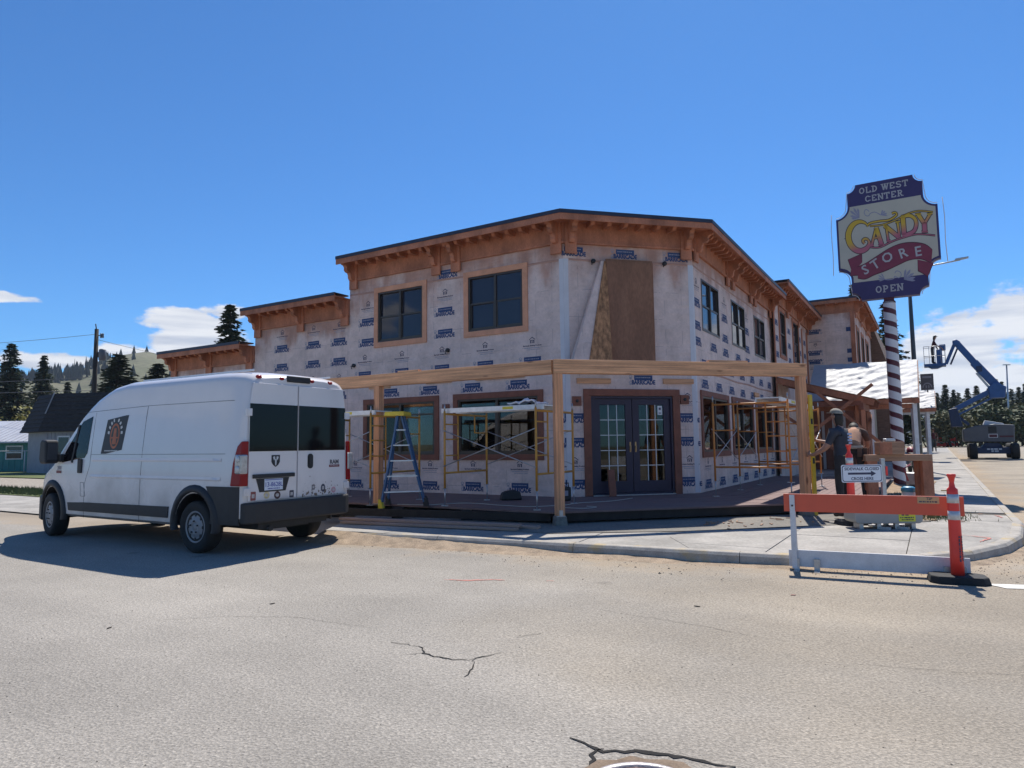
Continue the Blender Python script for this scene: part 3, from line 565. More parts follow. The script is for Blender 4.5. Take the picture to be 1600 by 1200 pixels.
def window(fr, x0, x1, z0, z1, tw, MT, cols, rows, pane, name='window', parent=None, railz=.5, proud=.035):
    """outer trim rectangle x0..x1, z0..z1; tw trim width (0 = no trim)"""
    P = parent or bld; a = dict(loc=fr[0]-P.location, rz=fr[1])
    ix0, ix1, iz0, iz1 = x0+tw, x1-tw, z0+tw, z1-tw
    fb = .045
    mb = MB()
    mb.box(ix0, ix0+fb, -.07, .012, iz0, iz1).box(ix1-fb, ix1, -.07, .012, iz0, iz1).box(ix0+fb, ix1-fb, -.07, .012, iz0, iz0+fb).box(ix0+fb, ix1-fb, -.07, .012, iz1-fb, iz1)
    w = obj(name, mb, M_BRONZE, P, **a)
    if tw:
        for b in ((x0, x1, .002, proud, z1-tw, z1), (x0, x1, .002, proud, z0, z0+tw), (x0, x0+tw, .002, proud-.003, z0+tw, z1-tw), (x1-tw, x1, .002, proud-.003, z0+tw, z1-tw)):
            obj('trim_board', MB().box(*b), MT, w, bevel=.004)
    gx0, gx1, gz0, gz1 = ix0+fb, ix1-fb, iz0+fb, iz1-fb
    cw = (gx1-gx0)/cols
    for c in range(cols):
        a0 = gx0+c*cw; a1 = a0+cw
        sm = MB()
        if c: sm.box(a0-.03, a0+.03, -.065, .008, gz0, gz1)
        zz = [gz0, gz0+(gz1-gz0)*railz, gz1] if rows == 2 else [gz0, gz1]
        if rows == 2: sm.box(a0+(.03 if c else 0), a1-(.03 if c < cols-1 else 0), -.05, -.005, zz[1]-.022, zz[1]+.022)
        if rows == 2:
            e0 = a0+(.03 if c else 0); e1 = a1-(.03 if c < cols-1 else 0)
            sm.box(e0, e0+.03, -.05, -.008, gz0, zz[1]-.022).box(e1-.03, e1, -.05, -.008, gz0, zz[1]-.022).box(e0+.03, e1-.03, -.05, -.008, gz0, gz0+.035)
        if sm.v: obj('sash', sm, M_BRONZE, w)
        for r in range(len(zz)-1):
            dy = -.03 if r == 0 else -.042
            o = obj('pane', MB().box(a0, a1, dy-.006, dy, zz[r], zz[r+1]), pane, w)
            o.rotation_euler.x = random.uniform(-.004, .004)
    return w
U = (3.95, 5.50); LO = (1.11, 2.64)
def hole(x0, x1, z, t): return (x0+t, x1-t, z[0]+t, z[1]-t)
LT = .13
Lw_up = [(.89, 2.63), (3.74, 5.45)]; Lw_lo = [(.54, 2.95), (3.37, 5.80)]
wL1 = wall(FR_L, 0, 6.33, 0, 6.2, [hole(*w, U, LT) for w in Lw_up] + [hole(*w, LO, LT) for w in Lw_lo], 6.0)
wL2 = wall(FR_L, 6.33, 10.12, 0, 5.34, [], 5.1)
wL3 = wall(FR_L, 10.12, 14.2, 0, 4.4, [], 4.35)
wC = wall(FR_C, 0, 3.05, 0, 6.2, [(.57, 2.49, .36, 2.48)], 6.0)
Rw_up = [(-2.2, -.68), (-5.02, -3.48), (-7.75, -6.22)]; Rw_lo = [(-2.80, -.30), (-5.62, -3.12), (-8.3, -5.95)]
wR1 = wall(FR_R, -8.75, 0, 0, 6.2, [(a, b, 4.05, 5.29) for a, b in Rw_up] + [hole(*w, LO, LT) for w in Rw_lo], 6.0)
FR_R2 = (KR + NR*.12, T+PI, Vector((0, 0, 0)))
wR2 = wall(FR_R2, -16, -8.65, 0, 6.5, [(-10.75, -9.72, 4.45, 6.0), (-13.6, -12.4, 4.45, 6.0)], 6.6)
for x0, x1 in Lw_up: window(FR_L, x0, x1, *U, LT, M_TRIM, 2, 2, M_GLASS)
for x0, x1 in Lw_lo: window(FR_L, x0, x1, *LO, LT, M_CEDAR2, 2, 2 if x0 < 1 else 2, M_CLEAR, railz=.78)
for x0, x1 in Rw_up: window(FR_R, x0, x1, 4.05, 5.29, 0, M_TRIM, 2, 2, M_GLASS)
for x0, x1 in Rw_lo: window(FR_R, x0, x1, *LO, LT, M_CEDAR2, 2, 1, M_CLEAR)
for x0, x1 in ((-10.75, -9.72), (-13.6, -12.4)): window(FR_R2, x0-.12, x1+.12, 4.33, 6.12, .12, M_CEDAR, 1, 2, M_GLASS)
cornice(FR_L, 0, 6.30, 6.34, 1, 0, (.14, 2.83, 3.42, 6.15))
cornice(FR_C, 0, 3.05, 6.34, 1, 1, (.16, 2.89))
cornice(FR_R, -8.75, 0, 6.34, 0, 1, (-.18, -3.05, -3.6, -5.75, -6.3, -8.6))
cornice(FR_L, 6.33, 10.1, 5.41, 0, 0, (6.46, 8.15, 9.95))
cornice(FR_L, 10.12, 14.15, 4.48, 0, 0, (10.3, 12.2, 14.0))
cornice(FR_R2, -16.2, -8.3, 6.72, 0, 0, (-8.6, -11.2, -13.6, -16), off=.6)
# roofs (a gap is added in the flat roof to let sun onto the white shapes inside)
def poly_obj(name, pts, z0, z1, M, parent, holes=None):
    mb = MB(); n = len(pts); mb.add([(p.x-KL.x, p.y-KL.y, z1) for p in pts] + [(p.x-KL.x, p.y-KL.y, z0) for p in pts], [tuple(range(n)), tuple(reversed(range(n, 2*n)))] + [(k, (k+1) % n, n+(k+1) % n, n+k) for k in range(n)]); return obj(name, mb, M, parent)
M_ROOF = mat('roof_membrane', (.08, .08, .085), .9, .2, 2)
def LP(s, o, z=0): return KL + DL*s + NL*o + Vector((0, 0, z))
ROOF_GAP = (-1.6, 2.6, -6.3, -4.2)  # roof strip left open to admit sun, in (s, out) of the left frame
poly_obj('roof', [LP(6.3, 0), KL, KR, KR+DR*5.4, LP(6.3, -5.4)], 6.16, 6.2, M_ROOF, bld)
poly_obj('roof', [LP(6.3, -6.7), LP(-2.1, -6.7), RP(8.7, 0), RP(8.7, -8.0)], 6.16, 6.2, M_ROOF, bld)
poly_obj('roof', [LP(10.1, 0), LP(6.3, 0), LP(6.3, -9), LP(10.1, -9)], 5.28, 5.32, M_ROOF, bld)
poly_obj('roof', [LP(14.2, 0), LP(10.1, 0), LP(10.1, -9), LP(14.2, -9)], 4.34, 4.38, M_ROOF, bld)
poly_obj('roof', [RP(8.7, .1), RP(16, .1), RP(16, -8), RP(8.7, -8)], 6.46, 6.5, M_ROOF, bld)
# end walls seen above the lower sections
def side_wall(s, z0, z1, o0, o1, M, eave):
    fr = (LP(s, 0), T, None)    # x = along DR (= -out), y = left
    me = MB().box(o0, o1, -.10, 0, z0, z1).mesh('end_wall', M); at = me.attributes.new('eave', 'FLOAT', 'POINT'); at.data.foreach_set('value', [eave]*len(me.vertices))
    o = bpy.data.objects.new('end_wall', me); o.location = fr[0]-KL; o.rotation_euler.z = T; link(o, bld)
side_wall(6.33, 5.0, 6.3, .002, 9, M_WRAP, 6.0); side_wall(10.12, 4.3, 5.38, .002, 9, M_WRAP, 5.1); side_wall(14.2, 0, 4.4, .002, 9, M_CEDAR, 4.3)
# interior: floor, partition and white shapes added for the brightness seen in the glass
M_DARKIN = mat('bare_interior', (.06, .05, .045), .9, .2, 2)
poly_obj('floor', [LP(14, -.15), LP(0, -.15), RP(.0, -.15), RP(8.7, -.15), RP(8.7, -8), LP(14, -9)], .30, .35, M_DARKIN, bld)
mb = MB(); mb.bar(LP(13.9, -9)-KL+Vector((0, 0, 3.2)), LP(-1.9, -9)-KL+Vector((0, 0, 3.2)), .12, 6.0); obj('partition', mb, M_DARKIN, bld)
M_WHITE = mat('standin_white', (.78, .78, .76), .6, .05, 3)
for i, (s, o, w_, h_) in enumerate(((1.15, -3.2, .55, 1.5), (2.6, -3.6, .35, 1.9), (4.2, -3.4, .6, 1.0), (-1.2, -3.4, .5, 1.2))):
    b = LP(s, o); e = empty('daylight_standin', (b.x, b.y, .352), T+PI/2); tag(e, ('tall white panel added behind the nearer lower window, standing in for daylight', 'narrow white board added behind the lower window, standing in for daylight', 'low white shape added behind the lower window beside the ladder, standing in for daylight', 'white shape added behind the glazed double doors, standing in for pale reflections')[i], 'stand-in')
    mb = MB().box(-w_/2, w_/2, -.04, 0, h_*.4, h_); mb.box(-w_/2, -w_/2+.05, -.3, -.04, 0, h_).box(w_/2-.05, w_/2, -.3, -.04, 0, h_).box(-w_/2+.05, w_/2-.05, -.3, -.04, h_-.05, h_); obj('frame', mb, M_WHITE, e)

# corner boards and flashing strips
for fr, x0, x1, z1 in ((FR_R2, -8.80, -8.66, 6.1), (FR_R2, -15.9, -15.6, 6.0), (FR_R2, -14.6, -14.4, 6.0)):
    obj('corner_board', MB().box(x0, x1, .002, .03, .4, z1), M_CEDAR, bld, **place(fr))
M_TAPE = mat('flashing_tape', (.60, .60, .63), .5, .06, 3)
for fr, x0, x1 in ((FR_C, .0, .10), (FR_C, 2.94, 3.05), (FR_L, 0, .10), (FR_R, -.10, 0)):
    obj('flashing_strip', MB().box(x0, x1, .001, .004, .36, 5.45), M_TAPE, bld, **place(fr))
# lapped edges of the sheets: real 3 mm steps and seams
for fr, x0, x1, zs in ((FR_L, .11, 6.32, (3.05, 5.40)), (FR_C, .11, 2.93, (3.05, 5.42)), (FR_R, -8.7, -.11, (3.05, 5.45))):
    for z in zs:
        mb = MB(); n = 40
        for k in range(n):
            a = x0+(x1-x0)*k/n; b_ = x0+(x1-x0)*(k+1)/n; za = z+.012*math.sin(a*2.1); zb = z+.012*math.sin(b_*2.1)
            mb.add([(a, .003, za), (b_, .003, zb), (b_, .010, zb+.02), (a, .010, za+.02), (a, .002, za+.05), (b_, .002, zb+.05)], [(0, 1, 2, 3), (3, 2, 5, 4)])
        obj('lap_seam', mb, M_WRAP, bld, **place(fr))

# ---------------- printed wrap marks
def block_mesh():
    mb = MB(); y = .0016
    P = lambda x, z: (-x, y, z)
    # ragged blue block: solid upper part, letters in its lower part
    mb.add([P(-.215, -.008), P(.215, -.008), P(.215, .10), P(-.215, .10)], [(0, 1, 2, 3)], 0)
    add_text(mb, 'BARRICADE', .118, lambda x, z: (-x*.90, y+.0003, z*1.12-.098), 0, bold=.0065, spacing=.98)
    dashes(mb, -.18, .18, .022, lambda x, z: (-x, y+.0008, z+.04), 1, 3)
    return mb.mesh('printed_block', [M_BLUE, M_GREYINK])
def icon_mesh():
    mb = MB(); y = .0016
    for z in (-.06, .07):
        mb.add([(.03, y, z-.05), (-.03, y, z-.05), (-.03, y, z-.035), (.03, y, z-.035)], [(0, 1, 2, 3)], 0)
        mb.add([(.004, y, z-.05), (-.004, y, z-.05), (-.004, y, z+.08 if z < 0 else z), (.004, y, z+.08 if z < 0 else z)], [(0, 1, 2, 3)], 0)
        for k in range(8):
            a0, a1 = PI*2*k/8, PI*2*(k+1)/8
            mb.add([(.04*math.cos(a0), y, z+.036*math.sin(a0)), (.04*math.cos(a1), y, z+.036*math.sin(a1)), (.026*math.cos(a1), y, z+.023*math.sin(a1)), (.026*math.cos(a0), y, z+.023*math.sin(a0))], [(0, 1, 2, 3)], 0)
    return mb.mesh('printed_symbol', [M_GREYINK])
def logo_mesh():
    mb = MB(); y = .0016
    R = lambda a, b, c, d, mi=0: mb.add([(a, y, c), (b, y, c), (b, y, d), (a, y, d)], [(0, 1, 2, 3)], mi)
    mb.add([(.075, y, .10), (0, y, .155), (-.075, y, .10), (-.075, y, .118), (0, y, .175), (.075, y, .118)], [(0, 1, 4, 5), (1, 2, 3, 4)], 0)
    R(-.055, -.03, .03, .10); R(.03, .055, .03, .10); R(-.03, .03, .085, .10); R(-.012, .012, .03, .075)
    add_text(mb, 'Barricade Building Products', .042, lambda x, z: (-x, y, z-.035), 0, bold=.0018)
    dashes(mb, -.2, .2, .018, lambda x, z: (-x, y, z-.083), 1, 4)
    dashes(mb, -.14, .2, .014, lambda x, z: (-x, y, z-.118), 1, 5)
    return mb.mesh('printed_logo', [M_INK, M_GREYINK])
ME_BLOCK, ME_ICON, ME_LOGO = block_mesh(), icon_mesh(), logo_mesh()
def put(me, w, x, z, y=.0, rx=0):
    o = bpy.data.objects.new(me.name, me); o.location = (x, y, z); link(o, w); o.rotation_euler.y = random.uniform(-.004, .004); return o
def free(x, z, hw, hh, obst): return all(not (x+hw > a and x-hw < b and z+hh > c and z-hh < d) for a, b, c, d in obst)
def prints(w, xs_of, zb, zl, x0, x1, obst):
    for z in zb:
        for x in xs_of(z):
            if x0 < x-.2 and x+.2 < x1 and free(x, z, .2, .09, obst):
                put(ME_BLOCK, w, x, z)
                if x+.36 < x1 and free(x+.30, z, .06, .1, obst): put(ME_ICON, w, x+.30, z)
    for z in zl:
        for x in xs_of(z):
            if x0 < x-.2 and x+.2 < x1 and free(x, z, .2, .12, obst): put(ME_LOGO, w, x, z)
ob_L = [(a, b, *U) for a, b in Lw_up] + [(a, b, *LO) for a, b in Lw_lo]
def xsL(z):
    if z > 5.3: return [.98, 1.87, 3.1, 4.35, 5.58]
    o = 1.16 if z < 3 else (.70 if z > 4 else .8)
    return [o+1.245*k for k in range(5)] + ([5.97] if 1.2 < z < 2.2 else []) + ([6.08] if z < 1 else [])
prints(wL1, xsL, (.51, 1.38, 1.91, 2.78, 3.27, 4.12, 4.65, 5.56), (.93, 3.64, 5.03), .02, 6.31, ob_L)
prints(wL2, lambda z: [6.70, 7.68, 8.95], (3.70, 4.23, 2.8, 1.9), (4.60, 3.2), 6.35, 10.1, [])
prints(wL3, lambda z: [10.8, 12.0, 13.2], (3.42, 2.6), (), 10.2, 14.1, [])
ob_C = [(.43, 2.66, 0, 2.66), (1.0, 2.98, 3.1, 5.5)]
def xsC(z):
    if z > 5.3: return [3.05-v for v in (.24, 1.44, 2.68)]
    if z > 4: return [3.05-v for v in (.50, 2.08)]
    if z > 3: return [3.05-.42]
    if z > 2.7: return [3.05-1.79]
    return [.10+.02, .23]
prints(wC, xsC, (2.83, 4.16, 4.70, 5.62), (5.1,), .0, 3.05, [(1.1, 2.5, 3.1, 5.42)])
for z, me in ((.60, ME_BLOCK), (1.48, ME_BLOCK), (2.0, ME_BLOCK), (2.38, ME_LOGO), (1.0, ME_LOGO)): put(me, wC, .215, z)
for z, me in ((.60, ME_BLOCK), (1.48, ME_BLOCK), (2.0, ME_BLOCK), (1.0, ME_LOGO)): put(me, wC, 2.87, z)
ob_R = [(a, b, 3.95, 5.35) for a, b in Rw_up] + [(a, b, *LO) for a, b in Rw_lo]
prints(wR1, lambda z: [-.75-1.24*k for k in range(7)] if z < 3.4 else [-.28-1.24*k-.1*(k % 2) for k in range(7)], (.51, 1.38, 1.91, 2.80, 3.27, 3.75, 4.12, 4.65), (.93, 5.05), -8.7, -.02, ob_R)
prints(wR2, lambda z: [-9.2-1.2*k for k in range(6)], (3.9, 4.4, 4.95, 5.5), (), -15.5, -8.8, [(-10.95, -9.5, 4.2, 6.2), (-13.8, -12.2, 4.2, 6.2)])

# ---------------- plywood hatch on the chamfer, upper floor
M_PLY = mat('plywood', (.24, .12, .072), .85, .25, 2.2, (1, 1, .35), bump=.15, fine=.15)
M_OSB = mat('strand_board', (.36, .185, .09), .85, .5, 14, (1, 1, .5), bump=.3, detail=2)
ply = obj('plywood_sheet', MB().box(3.05-2.0, 3.05-.94, .13, .15, 3.05, 5.41), M_PLY, bld, **place(FR_C))
mb = MB(); X = lambda s: 3.05-s
mb.prism([(X(.90), 5.41), (X(.945), 5.41), (X(.945), 3.05), (X(.40), 3.05)], lambda x, z: (x, .10+(5.41-z)*.10, z), lambda x, z: (x, .12+(5.41-z)*.10, z)); obj('strand_board_cheek', mb, M_OSB, bld, **place(FR_C))
mb = MB(); mb.prism([(X(.84), 5.42), (X(.90), 5.42), (X(.40), 3.05), (X(.03), 3.05)], lambda x, z: (x, .02+(5.41-z)*.03, z), lambda x, z: (x, .095+(5.41-z)*.10, z))
me = mb.mesh('wrap_flap', M_WRAP); at = me.attributes.new('eave', 'FLOAT', 'POINT'); at.data.foreach_set('value', [8.0]*len(me.vertices)); o = bpy.data.objects.new('wrap_flap', me); o.location = FR_C[0]-KL; o.rotation_euler.z = FR_C[1]; link(o, bld)
for b in ((3.05-2.02, 3.05-.93, .10, .128, 5.41, 5.46), (3.05-2.03, 3.05-2.0, .02, .14, 3.05, 5.41)): obj('batten', MB().box(*b), M_PLY, bld, **place(FR_C))
def conduit(fr, x, z, down=.12):
    mb = MB().lathe([(.05, 0), (.05, .05), (.04, .06)], (x, .0, z), 12, 'y'); mb.tube([(x, .03, z), (x+.05, .07, z-.02), (x+.04, .05, z-.09)], .012, 6); obj('junction_box', mb, M_BLACK, bld, **place(fr))
conduit(FR_C, 3.05-.68, 5.42); conduit(FR_C, 3.05-2.37, 5.45); conduit(FR_L, 3.1, 3.70); conduit(FR_L, 6.15, 3.55)
for fr, x, z in ((FR_C, 3.05-.24, 2.36), (FR_C, 2.86-2.56, 2.40), (FR_L, 3.16, 2.32)):
    mb = MB().box(x-.10, x+.10, .002, .04, z-.1, z+.1); o = obj('lamp_block', mb, M_CEDAR2, bld, bevel=.004, **place(fr))
    obj('outlet', MB().lathe([(.035, 0), (.035, .012), (.02, .014)], (x, .041, z), 14, 'y'), M_BLACK, o)
# ledger pieces left under the beam line
for fr, x0, x1, z in ((FR_C, 3.05-1.02, 3.05-.25, 2.74), (FR_C, 3.05-2.98, 3.05-2.25, 2.75), (FR_L, 1.0, 2.3, 2.93), (FR_L, 3.0, 3.75, 2.93), (FR_L, 4.9, 5.6, 2.90), (FR_R, -6.4, -5.8, 2.80)):
    obj('ledger', MB().box(x0, x1, .003, .042, z, z+.11), M_FIR, bld, **place(fr))
# ---------------- double doors
M_NAVY = mat('navy_door_paint', (.022, .017, .042), .45, .2, 3)
M_BRASS = mat('brass', (.42, .27, .14), .3, .15, 10, metal=.9)
d0, d1, dz0, dz1 = .59, 2.49, .38, 2.47
dr = obj('door_frame', MB().box(d0, d0+.05, -.1, .01, dz0, dz1).box(d1-.05, d1, -.1, .01, dz0, dz1).box(d0+.05, d1-.05, -.1, .01, dz1-.05, dz1).box(d0+.05, d1-.05, -.1, .02, dz0-.02, dz0+.02), M_NAVY, bld, **place(FR_C))
for b in ((.42, 2.66, .003, .04, 2.475, 2.62), (.42, .585, .003, .037, .34, 2.475), (2.495, 2.66, .003, .037, .34, 2.475)): obj('trim_board', MB().box(*b), M_CEDAR2, dr, bevel=.004)
M_MUNT = mat('white_muntin', (.72, .74, .74), .5, .04, 5)
for k in range(2):
    a = d0+.055 + k*.9; b = a+.885
    zA, zB = dz0+.025, dz1-.055
    st = .15; gz0, gz1, gx0, gx1 = zA+.24, zB-.13, a+st, b-st
    leaf = obj('door', MB().box(a, gx0, -.07, -.025, zA, zB).box(gx1, b, -.07, -.025, zA, zB).box(gx0, gx1, -.07, -.025, zA, gz0).box(gx0, gx1, -.07, -.025, gz1, zB), M_NAVY, bld, **place(FR_C))
    for i in range(3):
        for j in range(5):
            w_ = (gx1-gx0)/3; h_ = (gz1-gz0)/5
            obj('pane', MB().box(gx0+i*w_+.007, gx0+(i+1)*w_-.007, -.05, -.046, gz0+j*h_+.007, gz0+(j+1)*h_-.007), M_CLEAR, leaf)
    for i in (1, 2): x = gx0+i*(gx1-gx0)/3; obj('muntin', MB().box(x-.007, x+.007, -.054, -.034, gz0, gz1), M_MUNT, leaf)
    for j in range(1, 5):
        z = gz0+j*(gz1-gz0)/5
        for i in range(3): w_ = (gx1-gx0)/3; obj('muntin', MB().box(gx0+i*w_+.008, gx0+(i+1)*w_-.008, -.054, -.036, z-.007, z+.007), M_MUNT, leaf)
    hx = (b-.055) if k == 0 else (a+.055)
    obj('handle', MB().box(hx-.016, hx+.016, -.025, -.014, dz0+.88, dz0+1.10).bar((hx, .01, dz0+1.02), (hx, .012, dz0+.90), .014, .014).tube([(hx, -.03, dz0+1.0), (hx, .012, dz0+1.0)], .014), M_BRASS, leaf, bevel=.003)
    if k == 0:
        mb = MB().box(gx0+.02, gx0+.13, -.0455, -.0445, gz1-.22, gz1-.02, 0); mb.box(gx0+.05, gx0+.10, -.0445, -.044, gz1-.11, gz1-.06, 1).box(gx0+.045, gx0+.105, -.0445, -.044, gz1-.19, gz1-.17, 1); obj('paper_notice', mb, [M_MUNT, M_INK], leaf)
obj('threshold', MB().box(d0, d1, -.1, .06, .341, .359), M_STEEL, bld, **place(FR_C))

# ---------------- deck: boards laid along each face, mitred at the corners
M_DECK = mat('red_brown_deck', (.19, .12, .108), .8, .22, 3.0, (.4, 4, 4), bump=.2, fine=.15)
deck = empty('deck', (KL.x, KL.y, 0)); tag(deck, 'low red brown plank deck running around the building corner', 'deck')
def dboard(name, quad, z0, z1, M=M_DECK):
    mb = MB(); mb.add([(p.x-KL.x, p.y-KL.y, z1) for p in quad] + [(p.x-KL.x, p.y-KL.y, z0) for p in quad], ((0, 1, 2, 3), (7, 6, 5, 4), (0, 4, 5, 1), (1, 5, 6, 2), (2, 6, 7, 3), (3, 7, 4, 0))); return obj(name, mb, M, deck)
# corner lines of the mitres: outwards from KL and KR
bl = (NL+NC).normalized()/math.cos(PI/8); br = (NC+NR).normalized()/math.cos(PI/8)
bw = .145; nb = 20
EL, ER = Vector((-4.6, 13.36, 0)), KL+bl*2.91     # the cut edge of the left half, not square to the wall
def cut_len(d):  # how far the left boards reach the cut edge
    return d
for i in range(nb):
    o0 = .012 + i*bw; o1 = o0+bw-.007; h = DECK+random.uniform(-.002, .002)
    # chamfer boards
    A, B_, C_, D_ = KL+bl*o0, KR+br*o0, KR+br*o1, KL+bl*o1
    dboard('deck_board', [A, B_, C_, D_], DECK-.03, h)
    # street side, two lengths
    for s0, s1 in ((0, 4.2), (4.208, 8.4)):
        a = KR+br*o0 if s0 == 0 else RP(s0, o0); d = KR+br*o1 if s0 == 0 else RP(s0, o1)
        dboard('deck_board', [a, RP(s1, o0), RP(s1, o1), d], DECK-.03, h+.001)
    if i == nb-1:
        for j in range(3):
            o2 = .012+(nb+j)*bw; dboard('deck_board', [RP(-.95+.04*j, o2), RP(3.6, o2), RP(3.6, o2+bw-.007), RP(-.95+.04*j, o2+bw-.007)], DECK-.03, DECK)
            dboard('deck_board', [RP(3.608, o2), RP(8.4, o2), RP(8.4, o2+bw-.007), RP(3.608, o2+bw-.007)], DECK-.03, DECK)
    # left side, clipped by the cut edge
    def lim(o):   # length s where the line out=o meets EL-ER
        n = Vector((ER.y-EL.y, EL.x-ER.x, 0)); p = KL+NL*o; return (ER-p).dot(n)/DL.dot(n)
    n = Vector((ER.y-EL.y, EL.x-ER.x, 0))
    q = [V2(*(KL+bl*o0)), V2(*LP(8.5, o0)), V2(*LP(8.5, o1)), V2(*(KL+bl*o1))]
    e = V2(*EL); nn = V2(ER.y-EL.y, EL.x-ER.x); nn = nn if nn.dot(V2(*KL)-e) > 0 else -nn
    q = clip(q, e, nn)
    if len(q) >= 3:
        mb = MB(); k = len(q); mb.add([(p.x-KL.x, p.y-KL.y, h) for p in q] + [(p.x-KL.x, p.y-KL.y, DECK-.03) for p in q], [tuple(range(k)), tuple(reversed(range(k, 2*k)))] + [(j, (j+1) % k, k+(j+1) % k, k+j) for j in range(k)]); obj('deck_board', mb, M_DECK, deck)
oo = .012+nb*bw-.05
M_JOIST = mat('dark_joist', (.035, .028, .024), .9, .3, 5)
mb = MB()
for a, b in ((EL+Vector((.05, .12, 0)), ER+Vector((-.02, .14, 0))), (KL+bl*(oo-.02), KR+br*(oo-.02)), (RP(-.75, 3.28), RP(8.4, 3.28))):
    mb.bar(Vector((a.x-KL.x, a.y-KL.y, DECK-.10)), Vector((b.x-KL.x, b.y-KL.y, DECK-.10)), .04, .135)
obj('rim_joist', mb, M_JOIST, deck)
for a in [KL+DC*s+NC*(oo-.3) for s in (.4, 1.5, 2.6)] + [RP(s, 2.4) for s in (1, 3, 5, 7)] + [ER.lerp(EL, t)+Vector((.1, .35, 0)) for t in (.05, .3, .55, .8)]:
    obj('pier', MB().box(a.x-KL.x-.1, a.x-KL.x+.1, a.y-KL.y-.1, a.y-KL.y+.1, SWZ-.02, DECK-.03), M_JOIST, deck)
# ================================================================== porch posts and beams
PM = Vector((.755, 11.27, 0)); PL_ = Vector((-2.61, 13.33, 0)); PR_ = Vector((5.21, 12.29, 0))
BB, BT = 2.615, 2.85
def post(p, z0, z1, rz, label, w=.14):
    e = empty('porch_post', (p.x, p.y, z0), rz); tag(e, label, 'post', 'porch posts')
    obj('shaft', MB().box(-w/2, w/2, -w/2, w/2, .012, z1-z0), M_FIRV, e, bevel=.006)
    obj('base_plate', MB().box(-w/2-.004, w/2+.004, -w/2-.004, w/2+.004, 0, .011).box(-.03, .03, -w/2-.006, -w/2-.001, .011, .10), M_STEEL, e)
    return e
post(PM, .28, BB, CA, 'fir post at the bend of the porch beam in front of the double doors')
post(PL_, DECK+.002, BB, T+PI/2, 'fir post on the deck beside the blue stepladder')
post(PR_, .28, BB, CA, 'fir post at the street end of the beam, held by a worker')
for p in (PM, PR_):
    o = obj('post_pier', MB().prism([(-.09, -.09), (.09, -.09), (.09, .09), (-.09, .09)], lambda x, y: (x*1.15, y*1.15, 0), lambda x, y: (x, y, .28-SWZ)), M_APRON, loc=(p.x, p.y, SWZ-.0), rz=CA, bevel=.01)
    tag(o, 'dark footing block under the post at the bend of the beam' if p is PM else 'dark footing block under the post at the street end', 'footing')
def beam(a, b, ha, hb, label):
    d = b-a; e = empty('porch_beam', (a.x, a.y, BB), math.atan2(d.y, d.x)); tag(e, label, 'beam', 'porch beams'); L = d.length
    obj('timber', MB().box(-ha, L+hb, -.07, .07, .001, BT-BB), M_FIR, e, bevel=.006); return e
beam(PM, PM+DL*9.6, -.075, 0, 'fir porch beam running left from the bend behind the van')
beam(PM, PR_, .075, .10, 'fir porch beam running right across the double doors')
for (x, y), rz, L, lb in (((-1.95, 12.93), T+PI/2, .5, 'small wood offcut lying on the left porch beam'), ((3.8, 11.97), CA, .75, 'thin board lying on the right porch beam')):
    o = obj('offcut_board', MB().box(-L/2, L/2, -.05, .05, 0, .03), M_FIR, loc=(x, y, BT+.001), rz=rz); tag(o, lb, 'board')

# ---------------- scaffolds
M_YEL = mat('yellow_scaffold_paint', (.50, .22, .035), .5, .35, 9, col2=(.62, .33, .06))
M_ORG = mat('orange_scaffold_paint', (.60, .18, .035), .5, .3, 9, col2=(.52, .25, .06))
def scaffold(org, along, across, n, pitch, W_, label, M, ladder_out=True, zt=1.74):
    """frames perpendicular to 'along'; org is the outer foot of the first frame"""
    e = empty('scaffold', (org.x, org.y, DECK+.003)); tag(e, label, 'scaffold', 'scaffolds on the deck')
    al, ac = along.copy(), across.copy(); up = Vector((0, 0, 1)); r = .021
    for k in range(n):
        o = al*(k*pitch); zb = .32
        f = MB()
        for t in (0, W_): f.tube([o+ac*t+up*zb, o+ac*t+up*zt], r, 8)
        f.tube([o+up*(zt-.05), o+ac*W_+up*(zt-.05)], r*.95, 8); f.tube([o+up*.60, o+ac*W_+up*.60], r*.9, 8)
        it = .42
        f.tube([o+ac*it+up*.60, o+ac*it+up*(zt-.05)], r*.8, 8); f.tube([o+ac*(W_-it)+up*1.35, o+ac*(W_-it)+up*(zt-.05)], r*.7, 8)
        for z in (.92, 1.22, 1.50): f.tube([o+up*z, o+ac*it+up*z], r*.7, 6)
        f.tube([o+ac*W_+up*1.35, o+ac*(W_-it)+up*1.35], r*.7, 6)
        obj('frame', f, M, e)
        for t in (0, W_):
            j = MB(); c = o+ac*t; j.tube([c+up*.012, c+up*.34], .014, 8); j.box(c.x-.06, c.x+.06, c.y-.06, c.y+.06, 0, .012); j.bar(c+ac*-.07+up*.315, c+ac*.07+up*.315, .012, .014); obj('screw_jack', j, M_STEEL, e); obj('coupling_pin', MB().tube([c+up*zt, c+up*(zt+.13)], .014, 8), M_STEEL, e)
        if k < n-1:
            for t in (0, W_):
                b = MB(); q = o+ac*(t+(.024 if t else -.024)); b.tube([q+up*.72, q+al*pitch+up*1.38], .010, 6); q = q+ac*(.014 if t else -.014); b.tube([q+up*1.38, q+al*pitch+up*.72], .010, 6); obj('cross_brace', b, M_STEEL, e)
    return e
zS = 1.74
S1 = Vector((.40, 11.70, 0)); scaffold(S1, DL, DR, 2, 1.95, 1.40, 'yellow scaffold tower in front of the nearer lower window', M_YEL)
S0 = Vector((-2.70, 13.02, 0)); scaffold(S0, DL, DR, 2, 2.0, 1.45, 'yellow scaffold tower behind the van, left of the ladder', M_YEL)
S2 = Vector((5.40, 13.38, 0)); scaffold(S2, DR, -NR, 3, 2.1, 1.46, 'orange scaffold tower on the deck along the street side wall', M_ORG, zt=1.93)
